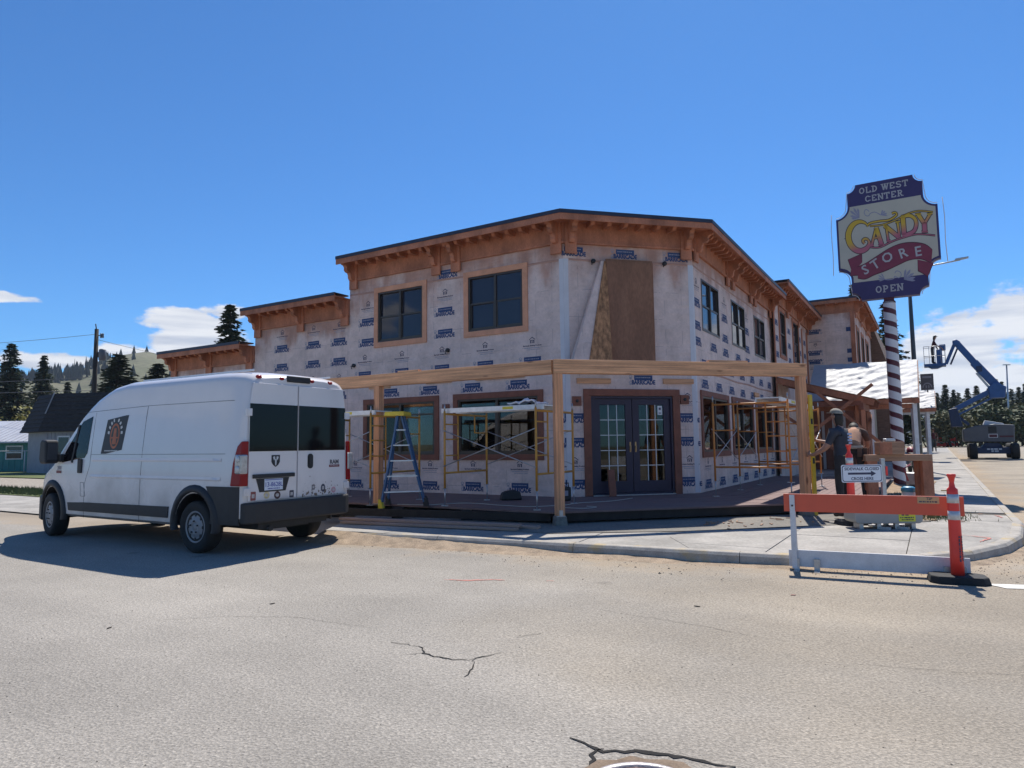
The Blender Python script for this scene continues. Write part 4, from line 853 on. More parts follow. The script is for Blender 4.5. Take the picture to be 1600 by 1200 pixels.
M_ALU = mat('aluminium_plank', (.62, .63, .64), .4, .12, 10, metal=.5)
M_TAG = mat('yellow_sticker', (.65, .52, .06), .6, .1, 9)
def plank(a, b, w, z, label):
    d = b-a; e = empty('scaffold_plank', (a.x, a.y, z), math.atan2(d.y, d.x)); tag(e, label, 'plank', 'scaffold planks'); L = d.length
    obj('rail', MB().box(0, L, -w/2, -w/2+.03, 0, .085), M_ALU, e); obj('rail', MB().box(0, L, w/2-.03, w/2, 0, .085), M_ALU, e)
    obj('deck_plate', MB().box(.01, L-.01, -w/2+.03, w/2-.03, .06, .082), M_ALU, e)
    obj('sticker', MB().box(L*.28, L*.38, w/2, w/2+.002, .02, .07), M_TAG, e); obj('sticker', MB().box(L*.28, L*.38, -w/2-.002, -w/2, .02, .07), M_TAG, e)
zp = DECK+.003+zS-.05+.021
plank(S1-DL*.12+DR*.3, S1+DL*2.07+DR*.3, .48, zp, 'long silver plank across the scaffold before the nearer window')
plank(S0-DL*.05+DR*.3, S0+DL*2.1+DR*.3, .48, zp, 'silver plank reaching from the left scaffold behind the van')
plank(S2-DR*.1-NR*.35, S2+DR*4.3-NR*.35, .48, zp+.19, 'silver plank on the orange street side scaffold')
M_TARP = mat('white_sheet', (.72, .74, .78), .6, .08, 4, bump=.5)
mb = MB(); vs = []; fs = []; n = 10
for i in range(n+1):
    for j in range(5):
        t = i/n; vs.append((t*.62, -.2+j*.1, .012+.09*math.sin(PI*t)*(.6+.4*math.cos(j*1.3+i*.7))+.02*math.sin(i*2.3+j)))
for i in range(n):
    for j in range(4): a = i*5+j; fs.append((a, a+1, a+6, a+5))
mb.add(vs, fs, 0, True); P0 = S1+DL*.02+DR*.3
o = obj('folded_sheet', mb, M_TARP, loc=(P0.x, P0.y, zp+.088), rz=T+PI/2); o.modifiers.new('solid', 'SOLIDIFY').thickness = .02; tag(o, 'crumpled white sheet folded on the end of the scaffold plank', 'sheet')

# ---------------- stepladder
M_LBLUE = mat('blue_fibreglass', (.03, .10, .22), .45, .15, 6); M_LYEL = mat('yellow_plastic', (.62, .47, .04), .5, .15, 6)
ld = empty('stepladder', (-2.16, 12.75, DECK+.003), rad(-12)); tag(ld, 'blue fibreglass stepladder with yellow top and feet beside the left porch post', 'ladder')
H = 1.68
def rail(x0, y0, x1, y1, M, w=.075, d=.03, parent=ld, name='rail'): return obj(name, MB().bar((x0, y0, .0), (x1, y1, H), w, d, (0, 1, 0)), M, parent)
rail(-.14, -.40, .10, -.16, M_LBLUE, .03, .085); rail(.56, .02, .14, -.12, M_LBLUE, .03, .085)
rail(-.30, .32, -.02, .05, M_LBLUE, .03, .06); rail(.34, .62, .12, .07, M_LBLUE, .03, .06)
obj('top_cap', MB().prism([(-.15, -.25), (.24, -.25), (.24, .15), (-.15, .15)], lambda x, y: (x, y, H-.02), lambda x, y: (x*.95, y*.95, H+.06)), M_LYEL, ld, bevel=.01)
for k in range(1, 6):
    t = k/6; a = Vector((-.14, -.40, 0)).lerp(Vector((.10, -.16, H)), t); b = Vector((.56, .02, 0)).lerp(Vector((.14, -.12, H)), t)
    obj('step', MB().bar(a, b, .08, .022), M_ALU, ld)
    if k in (2, 4): a = Vector((-.30, .32, 0)).lerp(Vector((-.02, .05, H)), t); b = Vector((.34, .62, 0)).lerp(Vector((.12, .07, H)), t); obj('rear_brace', MB().bar(a, b, .03, .015), M_ALU, ld)
for x, y in ((-.14, -.40), (.56, .02), (-.30, .32), (.34, .62)):
    obj('foot', MB().prism([(-.03, 0), (.06, 0), (.02, .14), (-.03, .16)], lambda a, z: (x+a, y-.05, z), lambda a, z: (x+a, y+.05, z)), M_LYEL if y < 0 else M_BLACK, ld)

# ---------------- small things on the deck and pavement
M_TIM = mat('weathered_plank', (.40, .26, .20), .85, .18, 4, (.3, 4, 4), fine=.1)
for i, (a, b, z, lb) in enumerate((((-2.95, 11.93), (.05, 10.62), SWZ+.008, 'lower long board of the two planks lying before the deck'), ((-3.0, 12.06), (.1, 10.72), SWZ+.052, 'upper long board of the two planks lying before the deck'), ((-.5, 11.2), (.40, 10.82), SWZ+.008, 'short board sticking out behind the long planks before the deck'))):
    d = Vector((b[0]-a[0], b[1]-a[1])); o = obj('plank', MB().box(0, d.length, -.075, .075, 0, .04), M_TIM, loc=(a[0], a[1], z), rz=math.atan2(d.y, d.x), bevel=.004); tag(o, lb, 'plank', 'planks before the deck')
q = KL+DC*.92+NC*.25; o = obj('timber_offcut', MB().box(-.075, .075, -.02, .02, 0, .56), M_CEDAR2, loc=(q.x, q.y, DECK+.003), rz=CA, bevel=.004); o.rotation_euler.x = rad(-9); tag(o, 'short brown board leaning upright against the left door leaf', 'board')
rb = empty('radio', (.99, 13.55, DECK+.003), rad(25)); tag(rb, 'black jobsite speaker on the deck behind the middle post', 'radio')
obj('case', MB().box(-.13, .13, -.09, .09, 0, .27), M_BLACK, rb, bevel=.03); obj('handle', MB().tube([(-.11, 0, .26), (-.11, 0, .34), (.11, 0, .34), (.11, 0, .26)], .012), M_BLACK, rb); obj('panel', MB().box(-.05, .05, -.094, -.09, .10, .2), M_GREYINK, rb)
tb = obj('tool_bag', MB().prism([(-.22, 0), (.22, 0), (.18, .16), (.06, .2), (-.1, .18), (-.19, .14)], lambda x, z: (x, -.1, z), lambda x, z: (x, .1, z)), M_BLACK, loc=(-.05, 13.9, DECK+.003), rz=.3, bevel=.03); tag(tb, 'low dark tool bag on the deck under the nearer lower window', 'bag')
def cable(pts, M, label, r=.006, name='cable'):
    P = [Vector(p) for p in pts]; Q = []
    for i in range(len(P)-1):
        p0, p1, p2, p3 = P[max(i-1, 0)], P[i], P[i+1], P[min(i+2, len(P)-1)]
        for k in range(8):
            t = k/8; Q.append(.5*((2*p1)+(p2-p0)*t+(2*p0-5*p1+4*p2-p3)*t*t+(3*p1-p0-3*p2+p3)*t**3))
    Q.append(P[-1]); o = obj(name, MB().tube(Q, r, 6), M); tag(o, label, 'cable', 'cables on the deck'); return o
M_CORD = mat('pale_cord', (.5, .5, .45), .6, .1, 5); z = DECK+.010
cable([(-2.2, 13.1, z), (-1.6, 12.9, z), (-1.0, 13.2, z), (-.6, 13.0, z), (-.2, 12.6, z), (.3, 12.3, z), (.9, 12.5, z), (1.2, 12.9, z), (1.9, 13.3, z), (2.4, 13.9, z)], M_CORD, 'pale extension cord winding along the deck')
cable([(.9, 12.0, z), (1.2, 11.85, z), (1.45, 12.05, z), (1.3, 12.25, z)], M_CORD, 'short loop of pale cord on the deck right of the middle post')

# ---------------- barricade
M_SORANGE = mat('safety_orange', (.72, .115, .055), .5, .1, 3, col2=(.62, .10, .05)); M_SWHITE = mat('barricade_white', (.62, .62, .63), .6, .12, 5, fine=.06)
M_CONE = mat('fluorescent_orange', (.80, .05, .035), .45, .08, 4); M_REFL = mat('reflective_sleeve', (.55, .56, .57), .35, .12, 30, metal=.2)
ba = Vector((3.20, 7.93, 0)); bb = Vector((4.66, 7.24, 0)); d = bb-ba; L = d.length
br_ = empty('barricade', (ba.x, ba.y, 0), math.atan2(d.y, d.x)); tag(br_, 'street barricade with a plain orange top board and white bottom board', 'barricade')
obj('top_board', MB().box(-.09, L+.05, -.012, .012, .652, .852), M_SORANGE, br_, bevel=.003)
obj('bottom_board', MB().box(-.06, L+.07, -.012, .012, .035, .222), M_SWHITE, br_, bevel=.003)
for x, s in ((.0, -1), (.0, 1), (L-.02, -1), (L-.02, 1)):
    obj('leg', MB().bar((x, s*.22 if s > 0 else -.05, .02 if s < 0 else .01), (x, s*.02 if s > 0 else -.022, .84), .055, .012, (0, 1, 0)), M_SWHITE, br_)
for x in (.02, .23, L-.14, L+.0):
    obj('foot', MB().box(x-.03, x+.03, -.05, -.016, 0, .13).box(x-.03, x+.03, -.16, .24, 0, .008), M_STEEL, br_)
for x in (.0, L-.02): obj('bolt', MB().lathe([(.011, 0), (.011, .008)], (x, -.042, .72), 8, 'y'), M_BLACK, br_)
mb = MB().box(L-.37, L-.17, -.0145, -.0125, .775, .845, 0); add_text(mb, 'TSP', .035, lambda x, y: (L-.26+x, -.0152, .815+y), 1, bold=.001); dashes(mb, L-.355, L-.185, .014, lambda x, y: (x, -.0152, .787+y), 1, 6); obj('sticker', mb, [mat('tan_sticker', (.55, .36, .18), .6, .1, 8), M_INK], br_)
def delineator(loc, h, label, stripes=True, rz=0):
    e = empty('delineator', loc, rz); tag(e, label, 'traffic post', 'orange traffic posts')
    obj('base', MB().prism([(-.27, -.10), (-.20, -.17), (.20, -.17), (.27, -.10), (.27, .10), (.20, .17), (-.20, .17), (-.27, .10)], lambda x, y: (x, y, 0), lambda x, y: (x*.93, y*.9, .075)), M_RUBBER, e, bevel=.012)
    obj('tube', MB().lathe([(.062, .07), (.060, .3), (.052, h-.08), (.050, h-.02), (.030, h), (.022, h+.05), (.030, h+.09), (.042, h+.12), (.040, h+.135), (0.01, h+.137)], n=20), M_CONE, e)
    obj('handle', MB().bar((-.10, 0, h-.035), (-.03, 0, h-.035), .012, .012), M_BRASS, e)
    if stripes:
        for z0 in (h-.16, h-.33): obj('reflective_band', MB().lathe([(.0555, z0), (.0545, z0+.09)], n=20), M_REFL, e)
        mb = MB()
        for a_ in (.25, .75): dashes(mb, .0, .26, .016, lambda x, y, a_=a_: (.063*math.sin(a_+y*16), -.063*math.cos(a_+y*16), .47-x), 0, int(a_*100))
        obj('stencil', mb, M_INK, e)
    return e
delineator((4.53, 7.12, 0), .96, 'orange traffic post with two reflective bands on a rubber base before the barricade', rz=rad(-22))
delineator((5.36, 10.95, wz(5.36, 10.95)), 1.12, 'orange traffic post behind the sidewalk closed sign', rz=rad(10))
# sidewalk closed sign on its own steel post
sg = empty('sidewalk_sign', (5.72, 10.62, wz(5.72, 10.62)), rad(2)); tag(sg, 'small white sign with black arrow reading sidewalk closed cross here', 'sign')
obj('post', MB().box(-.03, .03, .0, .05, 0, 1.04), M_STEEL, sg); obj('foot', MB().box(-.25, .25, -.05, .08, 0, .03).box(-.03, .03, -.25, .3, .0, .03), M_STEEL, sg)
def rrect(w, h, r, n=5):
    P = []
    for cx, cy, a0 in ((w/2-r, h/2-r, 0), (-w/2+r, h/2-r, 90), (-w/2+r, -h/2+r, 180), (w/2-r, -h/2+r, 270)):
        for k in range(n+1): a = rad(a0+90*k/n); P.append((cx+r*math.cos(a), cy+r*math.sin(a)))
    return P
mb = MB(); cx, cz = -.35, .815
M_SGW = mat('sign_white', (.72, .75, .80), .45, .04, 5)
for w_, h_, y0, mi in ((.64, .27, 0, 0), (.615, .245, -.002, 1), (.595, .225, -.004, 0)): mb.prism(rrect(w_, h_, .03), lambda x, z, y0=y0: (cx+x, -.006+y0, cz+z), lambda x, z, y0=y0: (cx+x, -.010+y0, cz+z), mi)
fn = lambda x, z: (cx+x, -.0152, cz+z)
mb.add([fn(*p) for p in ((-.22, -.016), (.14, -.016), (.14, -.045), (.22, .0), (.14, .045), (.14, .016), (-.22, .016))], [(0, 1, 5, 6), (1, 2, 3), (1, 3, 5), (3, 4, 5)], 1)
add_text(mb, 'SIDEWALK CLOSED', .062, lambda x, z: fn(x, z+.052), 1, bold=.0015); add_text(mb, 'CROSS HERE', .062, lambda x, z: fn(x, z-.098), 1, bold=.0015)
obj('panel', mb, [M_SGW, M_INK], sg)
obj('flag', MB().box(.03, .06, -.01, .0, .78, .92), M_CONE, sg)
# beige job box
jb = empty('job_box', (5.58, 10.45, wz(5.6, 10.5)), rad(-3)); tag(jb, 'low beige box with a yellow label on short legs behind the barricade', 'box')
M_BEIGE = mat('beige_plastic', (.36, .34, .30), .6, .08, 3)
mb = MB(); mb.prism(rrect(.98, .36, .06), lambda x, z: (x, -.18, .27+z), lambda x, z: (x, .22, .27+z)); obj('body', mb, M_BEIGE, jb, bevel=.01)
for x in (-.12, .14): obj('leg', MB().box(x-.03, x+.03, -.12, -.06, 0, .1).bar((x, -.1, .02), (x+.12, -.22, .0+.02), .03, .04), M_STEEL, jb)
obj('leg', MB().box(-.4, -.34, -.1, .1, 0, .1).box(.36, .42, -.1, .1, 0, .1), M_STEEL, jb)
mb = MB().box(.14, .38, -.184, -.181, .12, .26, 0); dashes(mb, .18, .3, .03, lambda x, z: (x, -.1852, .205+z), 1, 12); dashes(mb, .16, .36, .018, lambda x, z: (x, -.1852, .168+z), 1, 8); dashes(mb, .18, .35, .016, lambda x, z: (x, -.1852, .138+z), 1, 9); obj('label', mb, [mat('bright_yellow', (.72, .66, .05), .6, .05, 4), M_INK], jb)

# ---------------- van
vn = empty('van', (-3.91, 10.49, 0), rad(148.5)); tag(vn, 'white high roof cargo van parked at the kerb, seen from behind', 'van')
M_VW = mat('white_van_paint', (.70, .665, .655), .4, .03, 2, coat=.35, spec=.5); M_VBLK = mat('van_black_plastic', (.022, .022, .024), .6, .15, 10, fine=.1)
def grime(M):
    N, Lk, b = nodes(M); tc = N.new('ShaderNodeTexCoord'); sp = N.new('ShaderNodeSeparateXYZ'); Lk.new(tc.outputs['Object'], sp.inputs[0]); nz = N.new('ShaderNodeTexNoise'); nz.inputs['Scale'].default_value = 2.5; nz.inputs['Detail'].default_value = 9; Lk.new(tc.outputs['Object'], nz.inputs[0])
    a = N.new('ShaderNodeMath'); a.operation = 'MULTIPLY_ADD'; Lk.new(nz.outputs[0], a.inputs[0]); a.inputs[1].default_value = -1.3; Lk.new(sp.outputs[2], a.inputs[2])
    mr = N.new('ShaderNodeMapRange'); mr.interpolation_type = 'SMOOTHSTEP'; Lk.new(a.outputs[0], mr.inputs[0]); mr.inputs[1].default_value = -.35; mr.inputs[2].default_value = .45; mr.inputs[3].default_value = .55; mr.inputs[4].default_value = .0
    mx = N.new('ShaderNodeMix'); mx.data_type = 'RGBA'; Lk.new(mr.outputs[0], mx.inputs[0]); Lk.new(b.inputs['Base Color'].links[0].from_socket, mx.inputs[6]); mx.inputs[7].default_value = (.30, .26, .22, 1); Lk.new(mx.outputs[2], b.inputs['Base Color'])
    r = N.new('ShaderNodeMapRange'); Lk.new(mr.outputs[0], r.inputs[0]); r.inputs[3].default_value = .22; r.inputs[4].default_value = .7; Lk.new(r.outputs[0], b.inputs['Roughness'])
grime(M_VW)
def lerp_tab(tab, u):
    if u <= tab[0][0]: return tab[0][1]
    for (a, x), (b, y) in zip(tab, tab[1:]):
        if u <= b: return x+(y-x)*(u-a)/(b-a)
    return tab[-1][1]
ZT = [(-.96, 2.44), (-.93, 2.47), (-.85, 2.51), (-.5, 2.545), (2.0, 2.55), (2.4, 2.50), (2.75, 2.38), (3.1, 2.16), (3.6, 1.72), (4.03, 1.34), (4.2, 1.24), (4.5, 1.15), (4.75, 1.04), (4.88, .90), (4.95, .70)]
WT = [(-.96, .90), (-.94, .95), (-.88, .985), (-.75, 1.01), (-.4, 1.025), (3.2, 1.025), (3.7, 1.01), (4.1, .98), (4.4, .93), (4.65, .85), (4.82, .74), (4.92, .60), (4.95, .5)]
INS = [(0, .03), (.5, .0), (1.0, .0), (1.4, .015), (1.95, .06), (2.25, .10), (2.6, .14)]
def vw(u, z): return lerp_tab(WT, u)-lerp_tab(INS, z)
us = [-.96, -.94, -.9, -.82, -.6, -.3, 0, .5, 1, 1.5, 2, 2.2, 2.4, 2.6, 2.8, 3.0, 3.2, 3.4, 3.6, 3.8, 4.03, 4.15, 4.3, 4.5, 4.65, 4.8, 4.88, 4.93, 4.95]
secs = []
for u in us:
    zt = lerp_tab(ZT, u); zb = .46 if u < -.45 else .35; r = min(.17, (zt-zb)*.25); h = []
    h.append((0, zb)); h.append((vw(u, zb)-.08, zb))
    for k in range(9): zz = zb+.05+(zt-r-zb-.05)*k/8; h.append((vw(u, zz), zz))
    ye = h[-1][0]
    for k in range(1, 6): a = PI/2*k/6; h.append((ye-r*1.25*(1-math.cos(a)), zt-r+(r-.03)*math.sin(a)))
    h += [(ye*.55, zt-.008), (0, zt)]
    secs.append(h)
nH = len(secs[0]); mb = MB(); vs = []
for u, h in zip(us, secs):
    ring = [(u, y, z) for y, z in h] + [(u, -y, z) for y, z in reversed(h[1:-1])]; vs += ring
nr_ = 2*nH-2; fs = []
for i in range(len(us)-1):
    for k in range(nr_): fs.append((i*nr_+k, i*nr_+(k+1) % nr_, (i+1)*nr_+(k+1) % nr_, (i+1)*nr_+k))
fs += [tuple(range(nr_)), tuple(reversed(range((len(us)-1)*nr_, len(us)*nr_)))]
mb.add(vs, fs, 0, True); body = obj('body', mb, [M_VW, M_VBLK], vn)
cut = MB()
for u in (0, 4.04):
    for s in (1, -1): cut.lathe([(.45, s*.55), (.45, s*1.3)], (u, 0, .38), 28, 'y')
co = obj('cut', cut, [M_VBLK])
co.parent = vn; md = body.modifiers.new('arches', 'BOOLEAN'); md.object = co; md.operation = 'DIFFERENCE'; md.solver = 'EXACT'; md.use_self = True; md.material_mode = 'TRANSFER'
bpy.context.view_layer.update(); dg = bpy.context.evaluated_depsgraph_get(); nm = bpy.data.meshes.new_from_object(body.evaluated_get(dg)); body.modifiers.clear(); body.data = nm; nm.name = 'body'
bpy.data.objects.remove(co)
for p in nm.polygons: p.use_smooth = True
try: nm.set_sharp_from_angle(angle=rad(32))
except Exception: pass
def row(poly, z):
    xs = []
    for (a, za), (b, zb) in zip(poly, poly[1:]+poly[:1]):
        if (za-z)*(zb-z) <= 0 and za != zb: xs.append(a+(b-a)*(z-za)/(zb-za))
    return (min(xs), max(xs)) if xs else None
def side_panel(name, poly, off, M, parent=None, sides=(1, -1), rows=10, th=.02):
    for s in sides:
        z0, z1 = min(p[1] for p in poly), max(p[1] for p in poly); mb = MB(); vs = []; fs = []; cols = 6
        for i in range(rows+1):
            z = z0+(z1-z0)*(i/rows*.996+.002); a, b = row(poly, z)
            for j in range(cols+1): u = a+(b-a)*j/cols; vs.append((u, s*(vw(u, z)+off), z))
        for i in range(rows):
            for j in range(cols): q = i*(cols+1)+j; fs.append((q, q+1, q+cols+2, q+cols+1))
        n = len(vs); ring = [j for j in range(cols+1)] + [i*(cols+1)+cols for i in range(1, rows+1)] + [rows*(cols+1)+j for j in range(cols-1, -1, -1)] + [i*(cols+1) for i in range(rows-1, 0, -1)]
        vs += [(vs[k][0], vs[k][1]-s*th, vs[k][2]) for k in ring]
        fs += [(ring[k], n+k, n+(k+1) % len(ring), ring[(k+1) % len(ring)]) for k in range(len(ring))]
        mb.add(vs, fs, 0, False); o = obj(name, mb, M, parent or vn)
    return o
side_panel('side_moulding', [(3.44, .60), (3.40, .46), (.62, .46), (.60, .62)], .012, M_VBLK)
side_panel('door_window', [(2.86, 1.99), (2.90, 1.40), (3.02, 1.28), (3.72, 1.24), (3.62, 1.42), (3.10, 1.96)], .004, M_GLASS2)
for s in (1, -1):
    obj('window_pillar', MB().bar((3.37, s*(vw(3.37, 1.25)+.007), 1.24), (3.24, s*(vw(3.2, 1.85)+.007), 1.86), .014, .05, (1, 0, 0)), M_VBLK, vn)
    # wheel arch flares
    for u0 in (0, 4.04):
        mb = MB(); n = 18; vs = []; fs = []
        for k in range(n+1):
            a = rad(-18+216*k/n)
            for rr, off in ((.445, -.05), (.445, .035), (.485, .040), (.545, .012), (.55, -.03)):
                u = u0+rr*math.cos(a); z = max(.30, .40+rr*math.sin(a)); vs.append((u, s*(vw(min(u, 4.62), max(z, .5))+off), z))
        for k in range(n):
            for j in range(4): q = k*5+j; fs.append((q, q+1, q+6, q+5))
        mb.add(vs, fs, 0, True); obj('wheel_arch', mb, M_VBLK, vn)
    obj('door_handle', MB().box(3.02, 3.14, s*(vw(3, 1.2)+.002), s*(vw(3, 1.2)+.03), 1.07, 1.30), M_VBLK, vn, bevel=.012)
    mr = obj('mirror', MB().prism([(3.74, 1.23), (3.94, 1.22), (3.98, 1.30), (3.96, 1.58), (3.91, 1.63), (3.77, 1.61)], lambda u, z: (u, s*1.04, z), lambda u, z: (u, s*1.25, z)), M_VBLK, vn, bevel=.03)
    obj('mirror_arm', MB().box(3.66, 3.88, s*.93, s*1.06, 1.25, 1.38), M_VBLK, mr, bevel=.01)
    obj('mirror_glass', MB().box(3.736, 3.742, s*1.07, s*1.22, 1.29, 1.56), mat('mirror_grey', (.06, .06, .065), .5), mr)
side_panel('quarter_cladding', [(-.90, .93), (-.90, .42), (-.36, .42), (-.40, .70), (-.26, .93)], .010, M_VBLK)
# seams
def seam(pts, name='panel_gap', w=.008):
    for s in (1, -1):
        mb = MB()
        for (u0, z0), (u1, z1) in zip(pts, pts[1:]):
            n = max(1, int(math.hypot(u1-u0, z1-z0)/.15))
            for k in range(n):
                a = (u0+(u1-u0)*k/n, z0+(z1-z0)*k/n); b = (u0+(u1-u0)*(k+1)/n, z0+(z1-z0)*(k+1)/n)
                mb.bar((a[0], s*(vw(*a)+.0005), a[1]), (b[0], s*(vw(*b)+.0005), b[1]), w, .003, (0, 1, 0))
        obj(name, mb, M_VBLK, vn)
def vseam(pts): seam(pts, 'panel_gap', .005)
vseam([(-.70, 2.10), (1.3, 2.105), (3.15, 2.06)]); vseam([(2.78, 2.05), (2.80, 1.2), (2.93, .9), (2.93, .36)]); vseam([(1.33, 2.10), (1.36, .36)]); vseam([(-.62, 1.37), (2.78, 1.37)])
vseam([(3.06, .92), (2.96, .92), (2.90, .70), (3.04, .70), (3.06, .92)])
M_GAP = M_VBLK
# crease lines pressed in the side
for s in (1, -1):
    for z in (1.02, 1.28):
        mb = MB(); 
        for k in range(20): u0 = -.55+k*.165; mb.add([(u0, s*(vw(u0, z)+.0006), z-.02), (u0+.165, s*(vw(u0+.165, z)+.0006), z-.02), (u0+.165, s*(vw(u0+.165, z)+.009), z), (u0, s*(vw(u0, z)+.009), z), (u0+.165, s*(vw(u0, z)+.0006), z+.035), (u0, s*(vw(u0, z)+.0006), z+.035)], [(0, 1, 2, 3), (3, 2, 4, 5)])
        obj('pressed_crease', mb, M_VW, vn)
# windscreen and grille (far side of the picture)
mb = MB(); vs = []; fs = []
for i, u in enumerate((3.12, 3.3, 3.5, 3.7, 3.9, 4.05)):
    z = lerp_tab(ZT, u); w_ = vw(u, z-.2)-.14
    for j in range(5): y = -w_+2*w_*j/4; vs.append((u+.012, y, z+.012-abs(y)**2*.03))
for i in range(5):
    for j in range(4): q = i*5+j; fs.append((q, q+1, q+6, q+5))
mb.add(vs, fs, 0, True); obj('windscreen', mb, M_GLASS2, vn)
obj('front_bumper', MB().prism([(4.45, -.96), (4.75, -.86), (4.92, -.62), (5.0, -.3), (5.0, .3), (4.92, .62), (4.75, .86), (4.45, .96)], lambda x, y: (x, y, .24), lambda x, y: (x, y, .66)), M_VBLK, vn, bevel=.03)
# rear
XR = -.96
for (y0, y1), hs in (((.082, .90), 1), ((-.86, .062), -1)):
    rd = obj('rear_door', MB().prism([(y0, .73), (y1, .73), (y1, 2.02), (y1-(.05 if hs > 0 else 0), 2.34), (y0+(.05 if hs < 0 else 0), 2.34), (y0, 2.02)], lambda y, z: (XR-.004, y, z), lambda y, z: (XR-.022, y, z)), M_VW, vn, bevel=.008)
    obj('rear_glass', MB().box(XR-.026, XR-.020, y0+.004, y1-.004, 1.40, 2.05), M_GLASS2, rd)
    for z in (.86, 1.93):
        yy = y1+.005 if hs > 0 else y0-.005; e0, e1 = (yy-.03, yy+.07) if hs > 0 else (yy-.07, yy+.03)
        obj('hinge', MB().box(XR-.045, XR-.02, e0, e1, z-.05, z+.05).box(XR-.05, XR-.045, e0+.03, e1-.02, z-.03, z+.03), M_VW, rd, bevel=.008)
    if hs > 0:
        obj('plate_light_bar', MB().box(XR-.045, XR-.022, .13, .84, 1.035, 1.09), M_VBLK, rd, bevel=.008)
        obj('plate_recess', MB().prism([(.22, 1.03), (.78, 1.03), (.72, .845), (.28, .845)], lambda y, z: (XR-.022, y, z), lambda y, z: (XR-.027, y, z)), M_VBLK, rd)
        M_PLATE = mat('plate_white', (.62, .66, .74), .5, .05, 8); M_PBLUE = mat('plate_blue', (.04, .06, .30), .5, .1, 8)
        mb = MB().box(XR-.032, XR-.028, .335, .645, .865, 1.02, 0); add_text(mb, '13-8628L', .085, lambda x, z: (XR-.0328, .49-x, .915+z), 1, bold=.001, spacing=.95); dashes(mb, -.1, .1, .014, lambda x, z: (XR-.0328, .49-x, .88+z), 1, 7); mb.box(XR-.0328, XR-.0324, .345, .635, 1.002, 1.012, 1); obj('number_plate', mb, [M_PLATE, M_PBLUE], rd)
        em = MB(); sh = [(.39, 1.345), (.53, 1.345), (.53, 1.25), (.505, 1.21), (.46, 1.18), (.415, 1.21), (.39, 1.25)]
        em.prism(sh, lambda y, z: (XR-.022, y, z), lambda y, z: (XR-.027, y, z), 0)
        for q in ([(.51, 1.32), (.475, 1.33), (.47, 1.30), (.49, 1.27)], [(.41, 1.32), (.445, 1.33), (.45, 1.30), (.43, 1.27)], [(.475, 1.29), (.445, 1.29), (.45, 1.21), (.46, 1.195), (.47, 1.21)]): em.add([(XR-.0278, y, z) for y, z in q], [tuple(range(len(q)))], 1)
        obj('emblem', em, [M_VBLK, M_REFL], rd)
        st = [(.82, .80, .05, .07), (.60, .80, .05, .05), (.42, .79, .055, .055), (.17, .79, .045, .06)]
    else:
        obj('rear_handle', MB().prism(rrect(.10, .215, .045), lambda y, z: (XR-.022, -.165+y, 1.245+z), lambda y, z: (XR-.030, -.165+y, 1.245+z)).prism(rrect(.07, .15, .03), lambda y, z: (XR-.030, -.165+y, 1.265+z), lambda y, z: (XR-.045, -.165+y, 1.265+z)), M_VBLK, rd)
        mb = MB(); add_text(mb, 'RAM', .085, lambda x, z: (XR-.0235, -.64-x*1.05, 1.195+z), 0, bold=.004); mb.box(XR-.025, XR-.0225, -.745, -.535, 1.145, 1.18, 1); add_text(mb, 'PROMASTER', .026, lambda x, z: (XR-.0256, -.64-x*1.15, 1.154+z), 2); obj('badge', mb, [mat('dark_chrome', (.12, .12, .14), .3, .1, 5, metal=.7), mat('dark_red', (.18, .025, .03), .5, .1, 5), M_REFL], rd)
        st = [(-.23, .86, .035, .045), (-.42, .84, .045, .06), (-.63, .80, .045, .045)]
    cols = [(.25, .07, .06), (.55, .45, .25), (.07, .03, .03), (.05, .05, .07), (.16, .14, .14), (.06, .06, .09), (.50, .25, .28)]
    for k, (y, z, a, b) in enumerate(st):
        c = cols[k if hs > 0 else k+4]; mb = MB(); sh = rrect(a*1.7, b*1.7, .01) if k in (0, 3) else [(a*math.cos(t*PI/9), b*math.sin(t*PI/9)) for t in range(18)]
        mb.prism(sh, lambda p, q: (XR-.0222, y+p, z+q), lambda p, q: (XR-.0232, y+p, z+q), 0); mb.prism([(p*.55, q*.45) for p, q in sh], lambda p, q: (XR-.0232, y+p, z+q), lambda p, q: (XR-.0236, y+p, z+q), 1)
        obj('sticker', mb, [mat('sticker_%d_%d' % (hs+1, k), c, .6, .3, 30), mat('sticker_pale_%d' % k, (.45, .42, .40), .6, .3, 40)], rd)
    if hs < 0:   # dried mud splashes
        rnd = random.Random(3); mb = MB()
        for k in range(70):
            y = rnd.uniform(-.72, .0); z = .735+abs(rnd.gauss(0, .10)); r0 = rnd.uniform(.003, .011)*(2.0 if z < .80 else 1)
            mb.add([(XR-.0225, y+r0*rnd.uniform(.6, 1.2)*math.cos(t*PI/3), z+r0*rnd.uniform(.6, 1.3)*math.sin(t*PI/3)) for t in range(6)], [tuple(range(6))])
        o = obj('mud_splash', mb, mat('dried_mud', (.20, .15, .11), .95, .3, 20), rd); o['kind'] = 'stuff'
obj('rear_bumper', MB().prism([(-.90, .97), (-.98, .96), (-1.04, .82), (-1.05, -.82), (-.98, -.96), (-.90, -.97)], lambda x, y: (x, y, .43), lambda x, y: (x, y, .715)), M_VBLK, vn, bevel=.025)
obj('underbody', MB().box(-.85, 4.4, -.62, .62, .33, .45).box(-.70, -.25, -.40, .30, .29, .40).box(.3, 1.6, -.3, .25, .26, .34).tube([(0, -.8, .36), (0, .8, .36)], .055, 10).tube([(-.9, .45, .33), (.8, .40, .33), (2.6, .3, .3)], .04, 8), M_VBLK, vn)
M_RED = mat('red_lens', (.26, .004, .006), .25, .1, 6, spec=.3); M_LENS = mat('clear_lens', (.42, .42, .43), .15, .2, 18, metal=.4, coat=.5)
